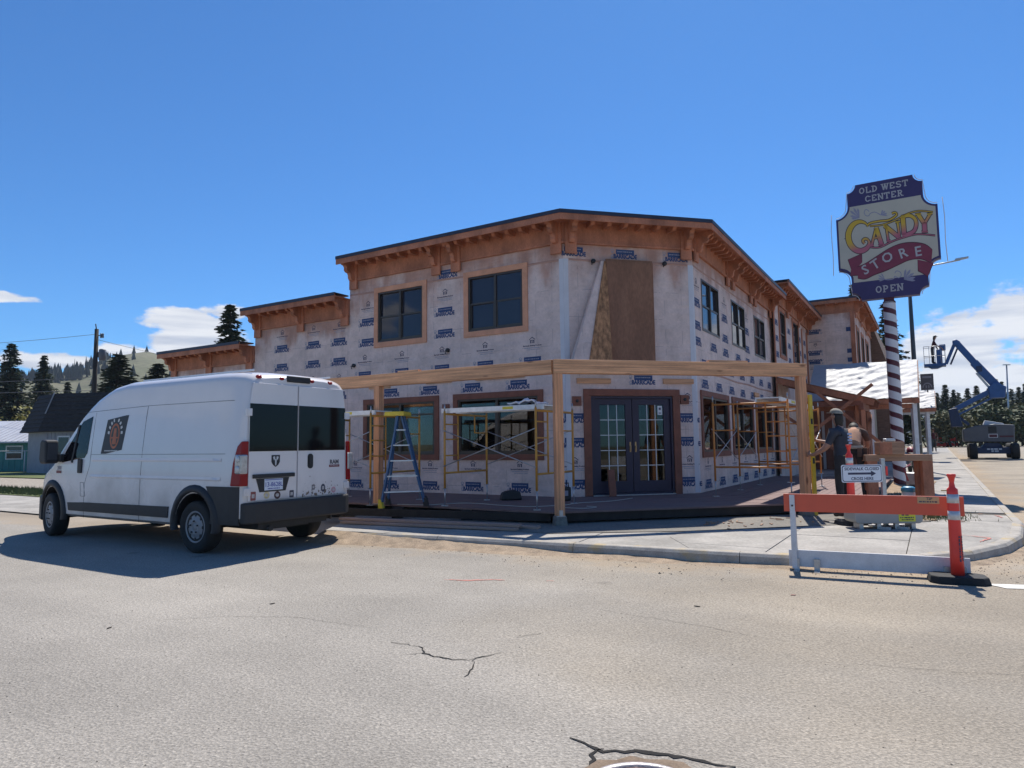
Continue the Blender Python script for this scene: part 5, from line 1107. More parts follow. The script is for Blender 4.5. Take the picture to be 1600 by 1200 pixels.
for s in (1, -1):
    tl = obj('tail_light', MB().prism([(-.985, .94), (-.76, .94), (-.79, 1.25), (-.86, 1.47), (-.93, 1.53), (-.985, 1.54)], lambda u, z: (u, s*(.905), z), lambda u, z: (u+(.03 if u < -.97 else 0), s*(vw(max(u, -.8), z)+.016), z)), M_RED, vn, bevel=.012)
    obj('clear_lens', MB().box(-.995, -.86, s*.915, s*1.036, 1.10, 1.36), M_LENS, tl, bevel=.02)
    for z in (1.17, 1.30): obj('bulb', MB().lathe([(.045, 0), (.04, .008), (.015, .012)], (-.93, s*1.037, z), 14, 'y'), M_REFL, tl)
obj('brake_light', MB().box(-.985, -.94, -.15, .27, 2.385, 2.475), M_BLACK, vn, bevel=.012)
for y in (.74, .36, -.20, -.56): obj('marker_lamp', MB().lathe([(.05, 0), (.046, .02), (.02, .032)], (-.96, 0, 0), 14, 'x').mesh('marker_lamp', M_RED), M_RED, vn, loc=(0, y, 2.425)).scale = (-1, 1, .55)
for o in [c for c in vn.children if c.name.startswith('marker_lamp')]: o.location.x = -1.90
# wheels
M_TYRE = mat('tyre', (.022, .021, .020), .85, .25, 12, bump=.3); M_RIM = mat('steel_rim', (.24, .24, .25), .45, .12, 12, metal=.15)
def wheel(u, s, steer=0):
    e = bpy.data.objects.new('wheel', None); 
    t = MB().lathe([(.20, -.09), (.27, -.115), (.33, -.115), (.355, -.09), (.36, -.03), (.352, 0), (.36, .03), (.355, .09), (.33, .115), (.27, .115), (.20, .09)], n=40, axis='y').mesh('wheel', M_TYRE)
    e = bpy.data.objects.new('wheel', t); e.location = (u, s*.905, .36); e.rotation_euler.z = steer; link(e, vn)
    r = MB().lathe([(.222, .02), (.222, .098), (.208, .104), (.196, .088), (.135, .092), (.115, .108), (.07, .112), (.055, .096), (.05, .10), (.02, .102)], n=36, axis='y')
    ro = obj('rim', r, M_RIM, e); ro.scale = (1, s, 1)
    hm = MB().lathe([(.024, .0), (.024, .0015)], n=10, axis='y').mesh('rim_hole', M_BLACK)
    for k in range(8): a = 2*PI*k/8; h_ = bpy.data.objects.new('rim_hole', hm); h_.location = (.165*math.cos(a), s*.0915, .165*math.sin(a)); link(h_, e)
    for k in range(5): a = 2*PI*k/5+.3; obj('lug_nut', MB().lathe([(.012, 0), (.012, s*.02)], (.082*math.cos(a), s*.108, .082*math.sin(a)), 6, 'y'), M_BLACK, e)
wheel(0, 1); wheel(0, -1); wheel(4.04, 1, rad(-10)); wheel(4.04, -1, rad(-10))
# side decal: black panel with an oval emblem, and door badge
M_DECB = mat('decal_black', (.018, .018, .022), .5, .1, 6); M_DECO = mat('decal_orange', (.42, .13, .06), .6, .2, 8); M_DECG = mat('decal_dark', (.05, .06, .05), .6, .2, 8); M_DECW = mat('decal_white', (.62, .60, .56), .6, .1, 8)
dc = side_panel('decal', [(2.50, 1.38), (2.40, 1.97), (1.82, 1.98), (1.92, 1.385)], .002, M_DECB, sides=(1,), th=.001)
def onside(u, z, off): return (u, vw(u, z)+off, z)
mb = MB(); N_ = 26
for (ra, rb_, off, mi) in ((.135, .20, .0032, 0), (.10, .165, .0038, 1)):
    mb.add([onside(2.15+ra*math.cos(2*PI*k/N_), 1.66+rb_*math.sin(2*PI*k/N_), off) for k in range(N_)], [tuple(range(N_))], mi)
mb.add([onside(u, z, .0044) for u, z in ((2.21, 1.53), (2.09, 1.53), (2.12, 1.78), (2.18, 1.78))], [(0, 1, 2, 3)], 2)
mb.add([onside(u, z, .0048) for u, z in ((2.25, 1.62), (2.05, 1.62), (2.05, 1.645), (2.25, 1.645))], [(0, 1, 2, 3)], 0)
for k in range(9):
    a = rad(8+k*20.5); c0, r0, r1 = (2.15, 1.68), (.155, .215), (.205, .265)
    P = [(c0[0]+math.cos(a+da)*r[0]*1.05, c0[1]+math.sin(a+da)*r[1]) for da, r in ((-.11, r0), (.11, r0), (.09, r1), (-.06, r1))]
    if k == 4: continue
    mb.add([onside(u, z, .0036) for u, z in P], [(0, 1, 2, 3)], 3)
for k in range(14): mb.add([onside(u, z, .003) for u, z in ((2.40-k*.027, 1.42), (2.38-k*.027, 1.42), (2.38-k*.027, 1.437), (2.40-k*.027, 1.437))], [(0, 1, 2, 3)], 3)
obj('decal_print', mb, [M_DECO, M_DECG, M_DECO, M_DECW], dc)
mb = MB(); add_text(mb, '2500', .085, lambda x, z: onside(3.81-x*.9, 1.12+z, .004), 0, bold=.003); mb.add([onside(u, z, .004) for u, z in ((3.91, 1.06), (3.72, 1.06), (3.72, 1.105), (3.91, 1.105))], [(0, 1, 2, 3)], 1); obj('side_badge', mb, [M_GREYINK, mat('dark_red', (.18, .025, .03))], vn)
obj('roof_seam', MB().box(-.8, 1.9, .70, .712, 2.52, 2.548).box(-.8, 1.9, -.712, -.70, 2.52, 2.548), M_VW, vn)
obj('antenna', MB().tube([(2.75, .2, 2.37), (2.6, .2, 2.6)], .006, 6), M_BLACK, vn)
# ================================================================== candy store sign on a striped pole
SP = Vector((10.97, 19.53, .20))
sgn = empty('store_sign', SP, T-PI/2); tag(sgn, 'tall purple and cream candy store sign on a maroon and white striped pole', 'sign')
M_PURP = mat('sign_purple', (.045, .028, .115), .5, .1, 3); M_CREAM = mat('sign_cream', (.54, .475, .37), .5, .06, 2); M_MAR = mat('maroon', (.095, .014, .024), .5, .15, 3); M_PW = mat('pole_white', (.66, .65, .66), .5, .08, 3)
M_LILAC = mat('sign_lilac', (.30, .28, .36), .5, .1, 5); M_CRIM = mat('sign_crimson', (.23, .03, .055), .5, .15, 3); M_CRIMD = mat('sign_dark_crimson', (.085, .012, .022), .5, .15, 3); M_SLET = mat('sign_pale_letters', (.46, .43, .42), .5, .05, 5); M_DK = mat('sign_dark_line', (.05, .028, .03), .5, .1, 5)
mb = MB(); n = 20; rows = 150; pitch = 10; dz = .0377; vs = []; fs = []; ms = []
for i in range(rows+1):
    for k in range(n+1): a = 2*PI*k/n-PI/2; z = (i-pitch)*dz - (k/n)*pitch*dz + pitch*dz; vs.append((.165*math.cos(a), .165*math.sin(a), max(-.05, min(5.25, z))))
for i in range(rows):
    for k in range(n): q = i*(n+1)+k; mb.add([vs[q], vs[q+1], vs[q+n+2], vs[q+n+1]], [(0, 1, 2, 3)], 1 if i % pitch < 4 else 0, True)
obj('pole', mb, [M_PW, M_MAR], sgn)
obj('pole_cap', MB().lathe([(.165, 5.2), (.165, 5.26), (.1, 5.27)], n=20).box(-.13, .13, -.1, .1, 5.26, 5.42), M_MAR, sgn)
CX, CZ = .04, 7.10     # panel centre in the pole's frame
def notch(cx, cz, r, a0, a1, n=7): return [(cx+r*math.cos(rad(a0+(a1-a0)*k/n)), cz+r*math.sin(rad(a0+(a1-a0)*k/n))) for k in range(n+1)]
def outline(d=0):
    q = notch(.97, 1.74, .23+d, 180, 270)+notch(1.30, 1.10, .33+d, 180, 270)
    # keep the quarter with inset d
    q = [(min(x, (.97 if i < 8 else 1.30)-d), min(z, (1.74 if i < 8 else 1.10)-d)) for i, (x, z) in enumerate(q)]
    R = q + [(x, -z) for x, z in reversed(q)]
    return R + [(-x, z) for x, z in reversed(R)]
OUT = outline()
pf = lambda y: (lambda x, z: (CX+x, y, CZ+z))
obj('cabinet', MB().prism(OUT, pf(-.14), pf(.14)), M_PURP, sgn)
IN = [p for p in outline(.055)]
def band(poly, z0, z1):
    P = [Vector(p) for p in poly]; P = clip(P, Vector((0, z0)), Vector((0, 1))); return clip(P, Vector((0, z1)), Vector((0, -1)))
for side, nm in ((-1, 'face'), (1, 'rear_face')):
    P = band(IN, -1.20, 1.10); mb = MB(); mb.add([(CX+p.x, side*.143, CZ+p.y) for p in P], [tuple(range(len(P)))]); face = obj(nm, mb, M_CREAM, sgn)
    if side < 0: FACE = face
# neon tubes standing off the edge
M_NEON = mat('white_tube', (.75, .76, .78), .25, .04, 5)
ol = outline(-.05)
for a, b in ((0, 16), (16, 32), (32, 48), (48, 64)):
    pts = [(CX+x, -.10, CZ+z) for x, z in ol[a:b]]
    if len(pts) > 2: obj('neon_tube', MB().tube(pts, .011, 5), M_NEON, sgn)
for sx in (-1, 1): obj('neon_tube', MB().tube([(CX+sx*1.42, -.12, CZ+.95), (CX+sx*1.45, -.12, CZ+.4), (CX+sx*1.43, -.12, CZ-.3), (CX+sx*1.45, -.12, CZ-.9)], .011, 5), M_NEON, sgn)
def SG(cx, cy, lay=0): return (CX-.75+.00301*(cx-305)-.000147*(cy-180), -.1445-.0012*lay, CZ+1.74-.000725*(cx-305)-.003553*(cy-180))
def stroke(mb, pts, ws, lay, mi=0, fn=SG, round_=True):
    P = [Vector(p) for p in pts]; W_ = ws if isinstance(ws, (list, tuple)) else [ws]*len(P); vs = []; fs = []
    for i, p in enumerate(P):
        d = (P[min(i+1, len(P)-1)]-P[max(i-1, 0)]).normalized(); nn = Vector((-d.y, d.x))*(W_[i]/2); vs += [fn(*(p+nn), lay), fn(*(p-nn), lay)]
    for i in range(len(P)-1): fs.append((2*i, 2*i+1, 2*i+3, 2*i+2))
    mb.add(vs, fs, mi)
def smooth(pts, n=5):
    P = [Vector(p) for p in pts]; Q = []
    for i in range(len(P)-1):
        p0, p1, p2, p3 = P[max(i-1, 0)], P[i], P[i+1], P[min(i+2, len(P)-1)]
        for k in range(n): t = k/n; Q.append(.5*((2*p1)+(p2-p0)*t+(2*p0-5*p1+4*p2-p3)*t*t+(3*p1-p0-3*p2+p3)*t**3))
    return Q+[P[-1]]
def taper(n, a, b, c): return [a+(b-a)*math.sin(PI*i/(n-1))+(c-a)*i/(n-1)*0 for i in range(n)]
# CANDY
def candy_material():
    M = mat('candy_gradient', (.62, .40, .06), .5, .05, 3); N, Lk, b = nodes(M); tc = N.new('ShaderNodeTexCoord'); sp = N.new('ShaderNodeSeparateXYZ'); Lk.new(tc.outputs['Object'], sp.inputs[0])
    m1 = N.new('ShaderNodeMath'); m1.operation = 'MULTIPLY_ADD'; Lk.new(sp.outputs[0], m1.inputs[0]); m1.inputs[1].default_value = -.26; Lk.new(sp.outputs[2], m1.inputs[2])
    mr = N.new('ShaderNodeMapRange'); Lk.new(m1.outputs[0], mr.inputs[0]); mr.inputs[1].default_value = CZ-.04; mr.inputs[2].default_value = CZ+.24
    mx = N.new('ShaderNodeMix'); mx.data_type = 'RGBA'; Lk.new(mr.outputs[0], mx.inputs[0]); mx.inputs[6].default_value = (.50, .13, .17, 1); mx.inputs[7].default_value = (.66, .40, .03, 1); Lk.new(mx.outputs[2], b.inputs['Base Color']); return M
M_CG = candy_material()
LET = {'A': [([(448, 684), (488, 532)], 16), ([(488, 532), (535, 676)], 34), ([(466, 622), (522, 612)], 12), ([(436, 688), (468, 682)], 12), ([(505, 680), (556, 668)], 12)],
       'N': [([(590, 640), (572, 512)], 16), ([(560, 512), (678, 600)], 34), ([(668, 474), (684, 604)], 16), ([(574, 642), (610, 634)], 12), ([(648, 480), (690, 470)], 12), ([(548, 516), (580, 506)], 12)],
       'D': [([(712, 434), (722, 578)], 36), (smooth([(700, 436), (765, 418), (812, 446), (820, 496), (800, 545), (750, 572), (704, 584)]), 26)],
       'Y': [([(836, 404), (884, 478)], 30), ([(934, 398), (888, 478)], 18), ([(886, 470), (888, 546)], 34), ([(812, 408), (862, 400)], 12), ([(908, 402), (952, 394)], 12), ([(862, 548), (914, 542)], 12)]}
Cpts = smooth([(418, 528), (398, 500), (352, 488), (300, 508), (262, 556), (246, 618), (262, 684), (306, 728), (356, 736), (404, 712), (428, 672), (418, 638), (390, 632), (372, 652), (388, 672)], 4)
Cw = [8+40*max(0, math.sin(PI*(i/(len(Cpts)-1)-.02)*1.25)) if i/(len(Cpts)-1) < .8 else 18 for i in range(len(Cpts))]
SW = [(smooth([(412, 520), (440, 496), (520, 476), (600, 462), (660, 420), (650, 398), (622, 408)]), 16), (smooth([(434, 522), (540, 506), (650, 462), (740, 410), (840, 378), (956, 382)]), 10), (smooth([(436, 700), (520, 694), (620, 640), (720, 600), (830, 568), (970, 570)]), 10)]
mb = MB(); mg = MB()
for L_ in LET.values():
    for pts, w_ in L_: stroke(mb, pts, w_+12, 1); stroke(mg, pts, w_, 2)
stroke(mb, Cpts, [w+12 for w in Cw], 1); stroke(mg, Cpts, Cw, 2); stroke(mb, [(206, 645), (246, 622), (246, 672)], [2, 30, 4], 1)
for pts, w_ in SW: stroke(mb, pts, w_+8, 1); stroke(mg, pts, w_-3, 2)
obj('lettering_outline', mb, M_DK, FACE); obj('lettering', mg, M_CG, FACE)
# STORE ribbon
def polyf(mb, pts, lay, mi=0):
    mb.add([SG(x, y, lay) for x, y in pts], [tuple(range(len(pts)))], mi)
mb = MB(); top = smooth([(322, 878), (400, 838), (500, 768), (600, 700), (700, 655), (800, 640), (890, 650), (946, 690)], 4); bot = smooth([(326, 966), (392, 966), (470, 924), (570, 880), (670, 826), (760, 780), (850, 764), (936, 790)], 4)
for k, grow, mi in ((1, 7, 1), (2, 0, 0)):
    lt = [(245-grow, 818), (358+grow, 762-grow), (366, 830), (330, 875), (326, 940+grow), (264-grow, 950+grow), (268, 900)]; rt = [(826, 775), (948+grow, 792), (906, 906+grow), (884, 888+grow), (834-grow, 862+grow)]
    polyf(mb, lt, k, mi); polyf(mb, rt, k, mi)
    for i in range(len(top)-1): mb.add([SG(top[i].x, top[i].y-grow, k+2), SG(top[i+1].x, top[i+1].y-grow, k+2), SG(bot[i+1].x, bot[i+1].y+grow, k+2), SG(bot[i].x, bot[i].y+grow, k+2)], [(0, 1, 2, 3)], mi)
for ch, x, y, a in (('S', 408, 922, 24), ('T', 496, 868, 28), ('O', 596, 806, 24), ('R', 720, 764, 14), ('E', 836, 744, 4)):
    ca, sa = math.cos(rad(a)), math.sin(rad(a)); o0 = SG(x, y, 6); add_text(mb, ch, .40, lambda u, v: (o0[0]+(u*ca-v*sa)*.88, o0[1], o0[2]+(u*sa+v*ca)), 2, bold=.006, align='CENTER')
obj('ribbon', mb, [M_CRIM, M_CRIMD, M_SLET], FACE)
# lilac scrolls
mb = MB()
def petal(x, y, l, a, w=20):
    c, s_ = math.cos(rad(a)), -math.sin(rad(a)); stroke(mb, [(x, y), (x+c*l*.35, y+s_*l*.35), (x+c*l*.75, y+s_*l*.75), (x+c*l, y+s_*l)], [3, w*.6, w, 3], 1)
for a, l in ((172, 82), (146, 100), (122, 96), (100, 80), (190, 70)): petal(345, 455, l, a)
for a, l in ((70, 48), (45, 52), (20, 56), (0, 55)): petal(530, 425, l, a, 12)
SC1 = mb
stroke(mb, smooth([(430, 400), (405, 382), (388, 405), (398, 432), (425, 436), (440, 415), (480, 402), (528, 424)]), 7, 1)
obj('scroll_ornament', mb, M_LILAC, FACE); mb = MB()
for a, l in ((80, 85), (58, 100), (36, 100), (16, 95), (0, 90)): petal(715, 945, l, a)
for a, l in ((120, 55), (150, 60), (175, 55), (200, 50)): petal(555, 958, l, a, 12)
stroke(mb, smooth([(640, 900), (655, 880), (685, 888), (692, 915), (670, 935), (640, 925), (630, 945), (590, 958), (556, 958)]), 7, 1); obj('scroll_ornament', mb, M_LILAC, FACE)
# western slab lettering
def arc(cx, cz, rx, rz, a0, a1, n=8): return [(cx+rx*math.cos(rad(a0+(a1-a0)*k/n)), cz+rz*math.sin(rad(a0+(a1-a0)*k/n))) for k in range(n+1)]
GL = {'O': ([arc(.4, .5, .3, .42, 0, 360, 14)], []), 'L': ([[(.2, 0), (.2, 1)], [(.1, .07), (.72, .07)], [(.7, 0), (.7, .32)]], [(.2, .95)]), 'D': ([[(.2, 0), (.2, 1)], arc(.3, .5, .38, .43, -90, 90)], [(.15, .95), (.15, .05)]),
      'W': ([[(.05, 1), (.25, 0)], [(.25, 0), (.45, .9)], [(.45, .9), (.65, 0)], [(.65, 0), (.85, 1)]], [(.05, .95), (.85, .95), (.45, .95)]), 'E': ([[(.2, 0), (.2, 1)], [(.1, .07), (.72, .07)], [(.1, .93), (.72, .93)], [(.2, .5), (.52, .5)], [(.68, 0), (.68, .28)], [(.68, .72), (.68, 1)]], []),
      'S': ([arc(.4, .72, .27, .23, 40, 270)+arc(.4, .27, .28, .23, 90, -140)], [(.64, .85), (.16, .15)]), 'T': ([[(.4, 0), (.4, 1)], [(.05, .93), (.75, .93)], [(.08, .7), (.08, 1)], [(.72, .7), (.72, 1)]], [(.4, .05)]),
      'C': ([arc(.42, .5, .3, .42, 50, 310, 12)], [(.66, .8), (.66, .2)]), 'N': ([[(.15, 0), (.15, 1)], [(.12, .98), (.68, .02)], [(.68, 0), (.68, 1)]], [(.15, .05), (.68, .95), (.12, .95)]),
      'R': ([[(.2, 0), (.2, 1)], arc(.3, .72, .32, .23, -90, 90), [(.4, .48), (.68, .03)]], [(.2, .05), (.2, .95), (.7, .05)]), 'P': ([[(.2, 0), (.2, 1)], arc(.3, .7, .34, .25, -90, 90)], [(.2, .05), (.2, .95)])}
def western(mb, text, cx, cz, h, mi=0):
    adv = [.52 if c == ' ' else (1.02 if c == 'W' else .9) for c in text]; x = cx-sum(adv)*h/2
    for c, a in zip(text, adv):
        if c != ' ':
            st, sf = GL[c]; fn = lambda u, v, lay: (CX+x+u*h, -.1445-.001*lay, CZ+cz+v*h)
            for pl in st: stroke(mb, pl, .17, 1, mi, fn)
            for u, v in sf: stroke(mb, [(u-.17, v), (u+.17, v)], .13, 2, mi, fn)
        x += a*h
for w_, z_, h_ in (('OLD WEST', 1.44, .185), ('CENTER', 1.17, .185), ('OPEN', -1.58, .20)): mb = MB(); western(mb, w_, .0, z_, h_); obj('western_lettering', mb, M_SLET, sgn)

# ================================================================== street side porch under construction
pc = RP(8.75, 0); po = empty('street_porch', (pc.x, pc.y, 0)); tag(po, 'half built timber porch roof along the street side with diagonal braces', 'porch')
def rp(s, o, z): return RP(s, o, z)-pc
for k in range(3): s = 8.75+k*1.1; obj('rafter', MB().bar(rp(s, .16, 3.46), rp(s, 2.95, 2.62), .05, .19), M_CEDAR if k == 0 else M_CEDAR2, po)
obj('header_beam', MB().bar(rp(8.7, 2.6, 2.52), rp(11.1, 2.6, 2.52), .12, .22), M_CEDAR2, po)
mb = MB(); A = [rp(8.7, .14, 3.57), rp(8.7, 3.0, 2.715), rp(11.1, 3.0, 2.715), rp(11.1, .14, 3.57)]; mb.add(A+[a+Vector((0, 0, .02)) for a in A], [(0, 1, 2, 3), (7, 6, 5, 4), (0, 4, 5, 1), (1, 5, 6, 2), (2, 6, 7, 3), (3, 7, 4, 0)]); obj('roof_sheathing', mb, M_PLY, po)
for s in (8.85, 11.0): obj('post', MB().bar(rp(s, 2.6, wz(*RP(s, 2.6)[:2])-.0), rp(s, 2.6, 2.41), .14, .14, (1, 0, 0)), M_CEDAR, po)
for k, (a, b) in enumerate((((8.62, 1.2, 3.15), (8.60, 3.25, 1.20)), ((8.56, 2.95, 3.18), (8.56, .95, 1.55)), ((8.66, .35, 2.3), (8.60, 1.9, 1.1)), ((11.1, 2.7, 2.3), (9.0, 2.72, .4)))): obj('brace', MB().bar(rp(*a), rp(*b), .035, .10, (0, 0, 1)), M_CEDAR, po)
obj('collar_board', MB().bar(rp(8.70, .16, 2.62), rp(8.70, 2.6, 2.62), .04, .14), M_CEDAR2, po)

# ---------------- second building of the row, its gable wall facing the camera
b3p = RP(16, 1.93); b3 = empty('row_building', (b3p.x, b3p.y, 0)); tag(b3, 'wrapped second building of the row with brown eaves behind the striped pole', 'building')
F3a = (b3p, T+PI/2, None); F3b = (b3p, T+PI, None)
w3 = wall(F3a, 0, 1.95, 0, 6.9, [], 7.2, b3); w3s = wall(F3b, -9, 0, 0, 6.9, [(-2.0, -.9, 4.6, 6.2), (-4.4, -3.2, 4.6, 6.2), (-7, -5.6, 4.6, 6.2)], 7.0, b3)
for z in (6.05, 5.15, 4.78):
    for x in (1.55, .15):
        if x > .2: o = put(ME_BLOCK, w3, x, z); o.rotation_euler.y = PI; o = put(ME_ICON, w3, x-.3, z)
        else: o = bpy.data.objects.new('printed_block', MB().box(.02, .30, .0012, .0017, z-.09, z+.09).mesh('printed_block', M_BLUE)); link(o, w3)
for z in (5.6, 4.45): o = put(ME_LOGO, w3, 1.5, z); o.rotation_euler.y = PI
cornice(F3a, 0, 1.95, 7.32, 1, 0, (), b3, off=.45); cornice(F3b, -9, 0, 7.32, 0, 1, (-.3, -3, -6), b3, off=.45)
for x0, x1 in ((-2.12, -.78), (-4.52, -3.08), (-7.12, -5.48)): window(F3b, x0, x1, 4.48, 6.32, .12, M_CEDAR, 2, 1, M_GLASS, parent=b3)
obj('corner_board', MB().box(-.012, .13, .003, .03, 0, 6.85), M_CEDAR, b3, rz=F3a[1]); obj('corner_board', MB().box(-.13, .032, .003, .03, 0, 6.85), M_CEDAR, b3, rz=F3b[1])
mb = MB(); A = [RP(16, 1.9)-b3p, RP(25, 1.9)-b3p, RP(25, -7)-b3p, RP(16, -7)-b3p]; mb.add([(a.x, a.y, 6.95) for a in A]+[(a.x, a.y, 6.9) for a in A], [(0, 1, 2, 3), (7, 6, 5, 4), (0, 4, 5, 1), (1, 5, 6, 2), (2, 6, 7, 3), (3, 7, 4, 0)]); obj('roof', mb, M_ROOF, b3)
obj('lower_cladding', MB().box(-.0, 1.9, .035, .06, .2, 2.8), M_CEDAR2, b3, rz=F3a[1])
for x in (.55, .95, 1.35): obj('stud', MB().box(x-.05, x+.05, .062, .10, .3, 2.75), M_SLET, b3, rz=F3a[1])
# ---------------- crumpled white roof underlay awnings
def awning(s_top, s_eave, o0, o1, zt, ze, label, seed):
    c = RP(s_eave, o1); e = empty('porch_awning', (c.x, c.y, 0)); tag(e, label, 'awning', 'white covered porch awnings')
    rnd = random.Random(seed); nx, ny = 70, 34; vs = []; fs = []
    ph = [(rnd.uniform(1, 4), rnd.uniform(4, 16), rnd.uniform(0, 6.28), rnd.uniform(.4, 1)) for _ in range(16)]
    for j in range(ny+1):
        for i in range(nx+1):
            u, v = i/nx, j/ny; w_ = 0
            for fx, fz, p, a in ph: w_ += a*(1-abs(math.sin(fx*u*4+fz*v*2.0+p+1.1*math.sin(u*7+p))))**3
            p = RP(s_top+(s_eave-s_top)*v, o0+(o1-o0)*u, zt+(ze-zt)*v)-c; vs.append(p+Vector((0, 0, .011*w_))-DR*.012*w_)
    for j in range(ny):
        for i in range(nx): a = j*(nx+1)+i; fs.append((a, a+1, a+nx+2, a+nx+1))
    obj('underlay_sheet', MB().add(vs, fs, 0, True), M_TARP2, e)
    q = lambda s, o, z: RP(s, o, z)-c
    mb = MB(); A = [q(s_top, o0, zt-.04), q(s_top, o1, zt-.04), q(s_eave, o1, ze-.04), q(s_eave, o0, ze-.04)]; mb.add(A+[a-Vector((0, 0, .1)) for a in A], [(0, 1, 2, 3), (7, 6, 5, 4), (0, 4, 5, 1), (1, 5, 6, 2), (2, 6, 7, 3), (3, 7, 4, 0)]); obj('roof_deck', mb, M_CEDAR2, e)
    obj('fascia_board', MB().bar(q(s_eave-.04, o0, ze-.09), q(s_eave-.04, o1+.03, ze-.09), .035, .17), M_CEDAR, e); obj('side_board', MB().bar(q(s_eave, o1+.02, ze-.09), q(s_top, o1+.02, zt-.09), .03, .17), M_CEDAR2, e)
    return e, q
M_TARP2 = mat('white_roof_underlay', (.39, .40, .425), .6, .08, 3, bump=.8, bscale=14, fine=.04)
aw, q = awning(13.9, 11.5, .62, 4.10, 4.38, 2.86, 'large crumpled white porch roof underlay behind the striped pole', 4)
for s, o in ((11.65, 3.95), (11.65, 2.2)): obj('post', MB().bar(q(s, o, wz(*RP(s, o)[:2])), q(s, o, 2.68), .14, .14, (1, 0, 0)), M_SWHITE if o > 3 else M_CEDAR, aw)
obj('header_beam', MB().bar(q(11.65, .7, 2.60), q(11.65, 4.0, 2.60), .1, .16), M_CEDAR, aw)
aw2, q = awning(27.5, 25.6, 2.0, 4.64, 4.05, 3.05, 'small white covered awning farther down the street', 9)
for s, o, M in ((25.75, 4.26, M_SWHITE), (25.75, 2.6, M_SWHITE)): obj('post', MB().bar(q(s, o, wz(*RP(s, o)[:2])), q(s, o, 2.88), .16, .16, (1, 0, 0)), M, aw2)
obj('header_beam', MB().bar(q(25.75, 2.1, 2.83), q(25.75, 4.6, 2.83), .1, .14), M_SWHITE, aw2)
# ---------------- third building: brown steep roof seen beyond
b4p = RP(25, 2.0); b4 = empty('shingled_building', (b4p.x, b4p.y, 0)); tag(b4, 'farther brown building with steep shingled roof end beyond the striped pole', 'building')
q4 = lambda s, o, z: RP(s, o, z)-b4p
M_SHAKE = mat('brown_shingles', (.15, .085, .06), .9, .3, 5, (1, 1, 3), bump=.5)
mb = MB(); pr = [(-6, 0), (3.55, 0), (3.55, 5.4), (2.7, 8.3), (-6, 8.3)]; mb.prism(pr, lambda o, z: q4(25.2, o-.9, z), lambda o, z: q4(44, o-.9, z)); obj('gable_block', mb, M_SHAKE, b4)
obj('end_wall', MB().bar(q4(25.1, -5, 2.6), q4(25.1, 2.0, 2.6), .12, 5.2), M_CREAM, b4)
obj('parapet', MB().bar(q4(25.0, .2, 7.6), q4(25.0, 1.8, 7.6), .4, .5), M_CEDAR, b4)
for s in (27, 30, 33, 36): obj('window', MB().bar(q4(s, 2.66, 1.1+.25), q4(s, 2.66, 2.7), .05, 1.2, (DR.x, DR.y, 0)), M_GLASS, b4)
# banner sign
bn = RP(26.2, 4.35); o = empty('banner_sign', (bn.x, bn.y, 4.02), T-PI/2); tag(o, 'dark square picture sign standing above the far awning', 'sign')
obj('panel', MB().box(-.29, .29, -.02, .02, .0, .84), mat('faded_dark_sign', (.10, .085, .085), .6, .3, 6), o); mb = MB()
for k in range(10): a0, a1 = PI*k/10, PI*(k+1)/10; mb.add([(.22*math.cos(a0), -.022, .12+.26*math.sin(a0)), (.22*math.cos(a1), -.022, .12+.26*math.sin(a1)), (.17*math.cos(a1), -.022, .12+.2*math.sin(a1)), (.17*math.cos(a0), -.022, .12+.2*math.sin(a0))], [(0, 1, 2, 3)])
for x in (-.05, .06): mb.box(x-.025, x+.025, -.024, -.021, .1, .24)
mb.box(-.2, .2, -.024, -.021, .62, .72); obj('picture', mb, mat('faded_pale_print', (.26, .24, .25), .6, .2, 8), o); obj('bracket', MB().box(-.03, .03, .02, .06, -.12, .8), M_BLACK, o)
# street lamp
lp = RP(16.1, 3.98); lz = wz(lp.x, lp.y); la = empty('street_lamp', (lp.x, lp.y, lz), T-PI/2); tag(la, 'slender dark street lamp with a long arm behind the store sign', 'street lamp')
M_LAMP = mat('dark_lamp_paint', (.06, .075, .08), .5, .1, 4)
obj('pole', MB().tube([(0, 0, 0), (0, 0, 4), (0, 0, 8.05)], [.10, .085, .06], 12), M_LAMP, la); obj('arm', MB().tube([(0, 0, 7.9), (.5, 0, 8.0), (1.2, 0, 8.05), (1.75, 0, 8.1)], .03, 8), M_STEEL, la); obj('lantern', MB().prism([(1.55, 8.08), (2.02, 8.14), (2.02, 8.18), (1.6, 8.16)], lambda x, z: (x, -.1, z), lambda x, z: (x, .1, z)), M_STEEL, la); obj('base', MB().lathe([(.16, 0), (.16, .1), (.11, .2)], n=14), M_LAMP, la)
# ---------------- timber bench, block and clutter beside the worker
bz = wz(7.1, 12.9)
wb = empty('timber_bench', (7.28, 12.95, bz), rad(-8)); tag(wb, 'rough timber work bench behind the sidewalk closed sign', 'bench')
obj('top_beam', MB().box(-.62, .56, -.07, .07, .93, 1.05), M_FIRD, wb, bevel=.006); obj('top_beam', MB().box(-.62, .50, .12, .26, .93, 1.05), M_CEDAR, wb, bevel=.006)
for x, y in ((.47, 0), (-.5, 0), (.44, .19), (-.5, .19)): obj('leg', MB().box(x-.09, x+.09, y-.06, y+.06, 0, .929), M_CEDAR, wb)
bx = empty('timber_block', (7.12, 12.97, bz+1.051), rad(-8)); tag(bx, 'squat timber block standing on the work bench', 'block'); obj('block', MB().box(-.22, .22, -.13, .13, 0, .24), M_FIRD, bx, bevel=.008); obj('end_grain', MB().box(-.215, .0, -.134, -.131, .005, .235), M_CEDAR, bx)
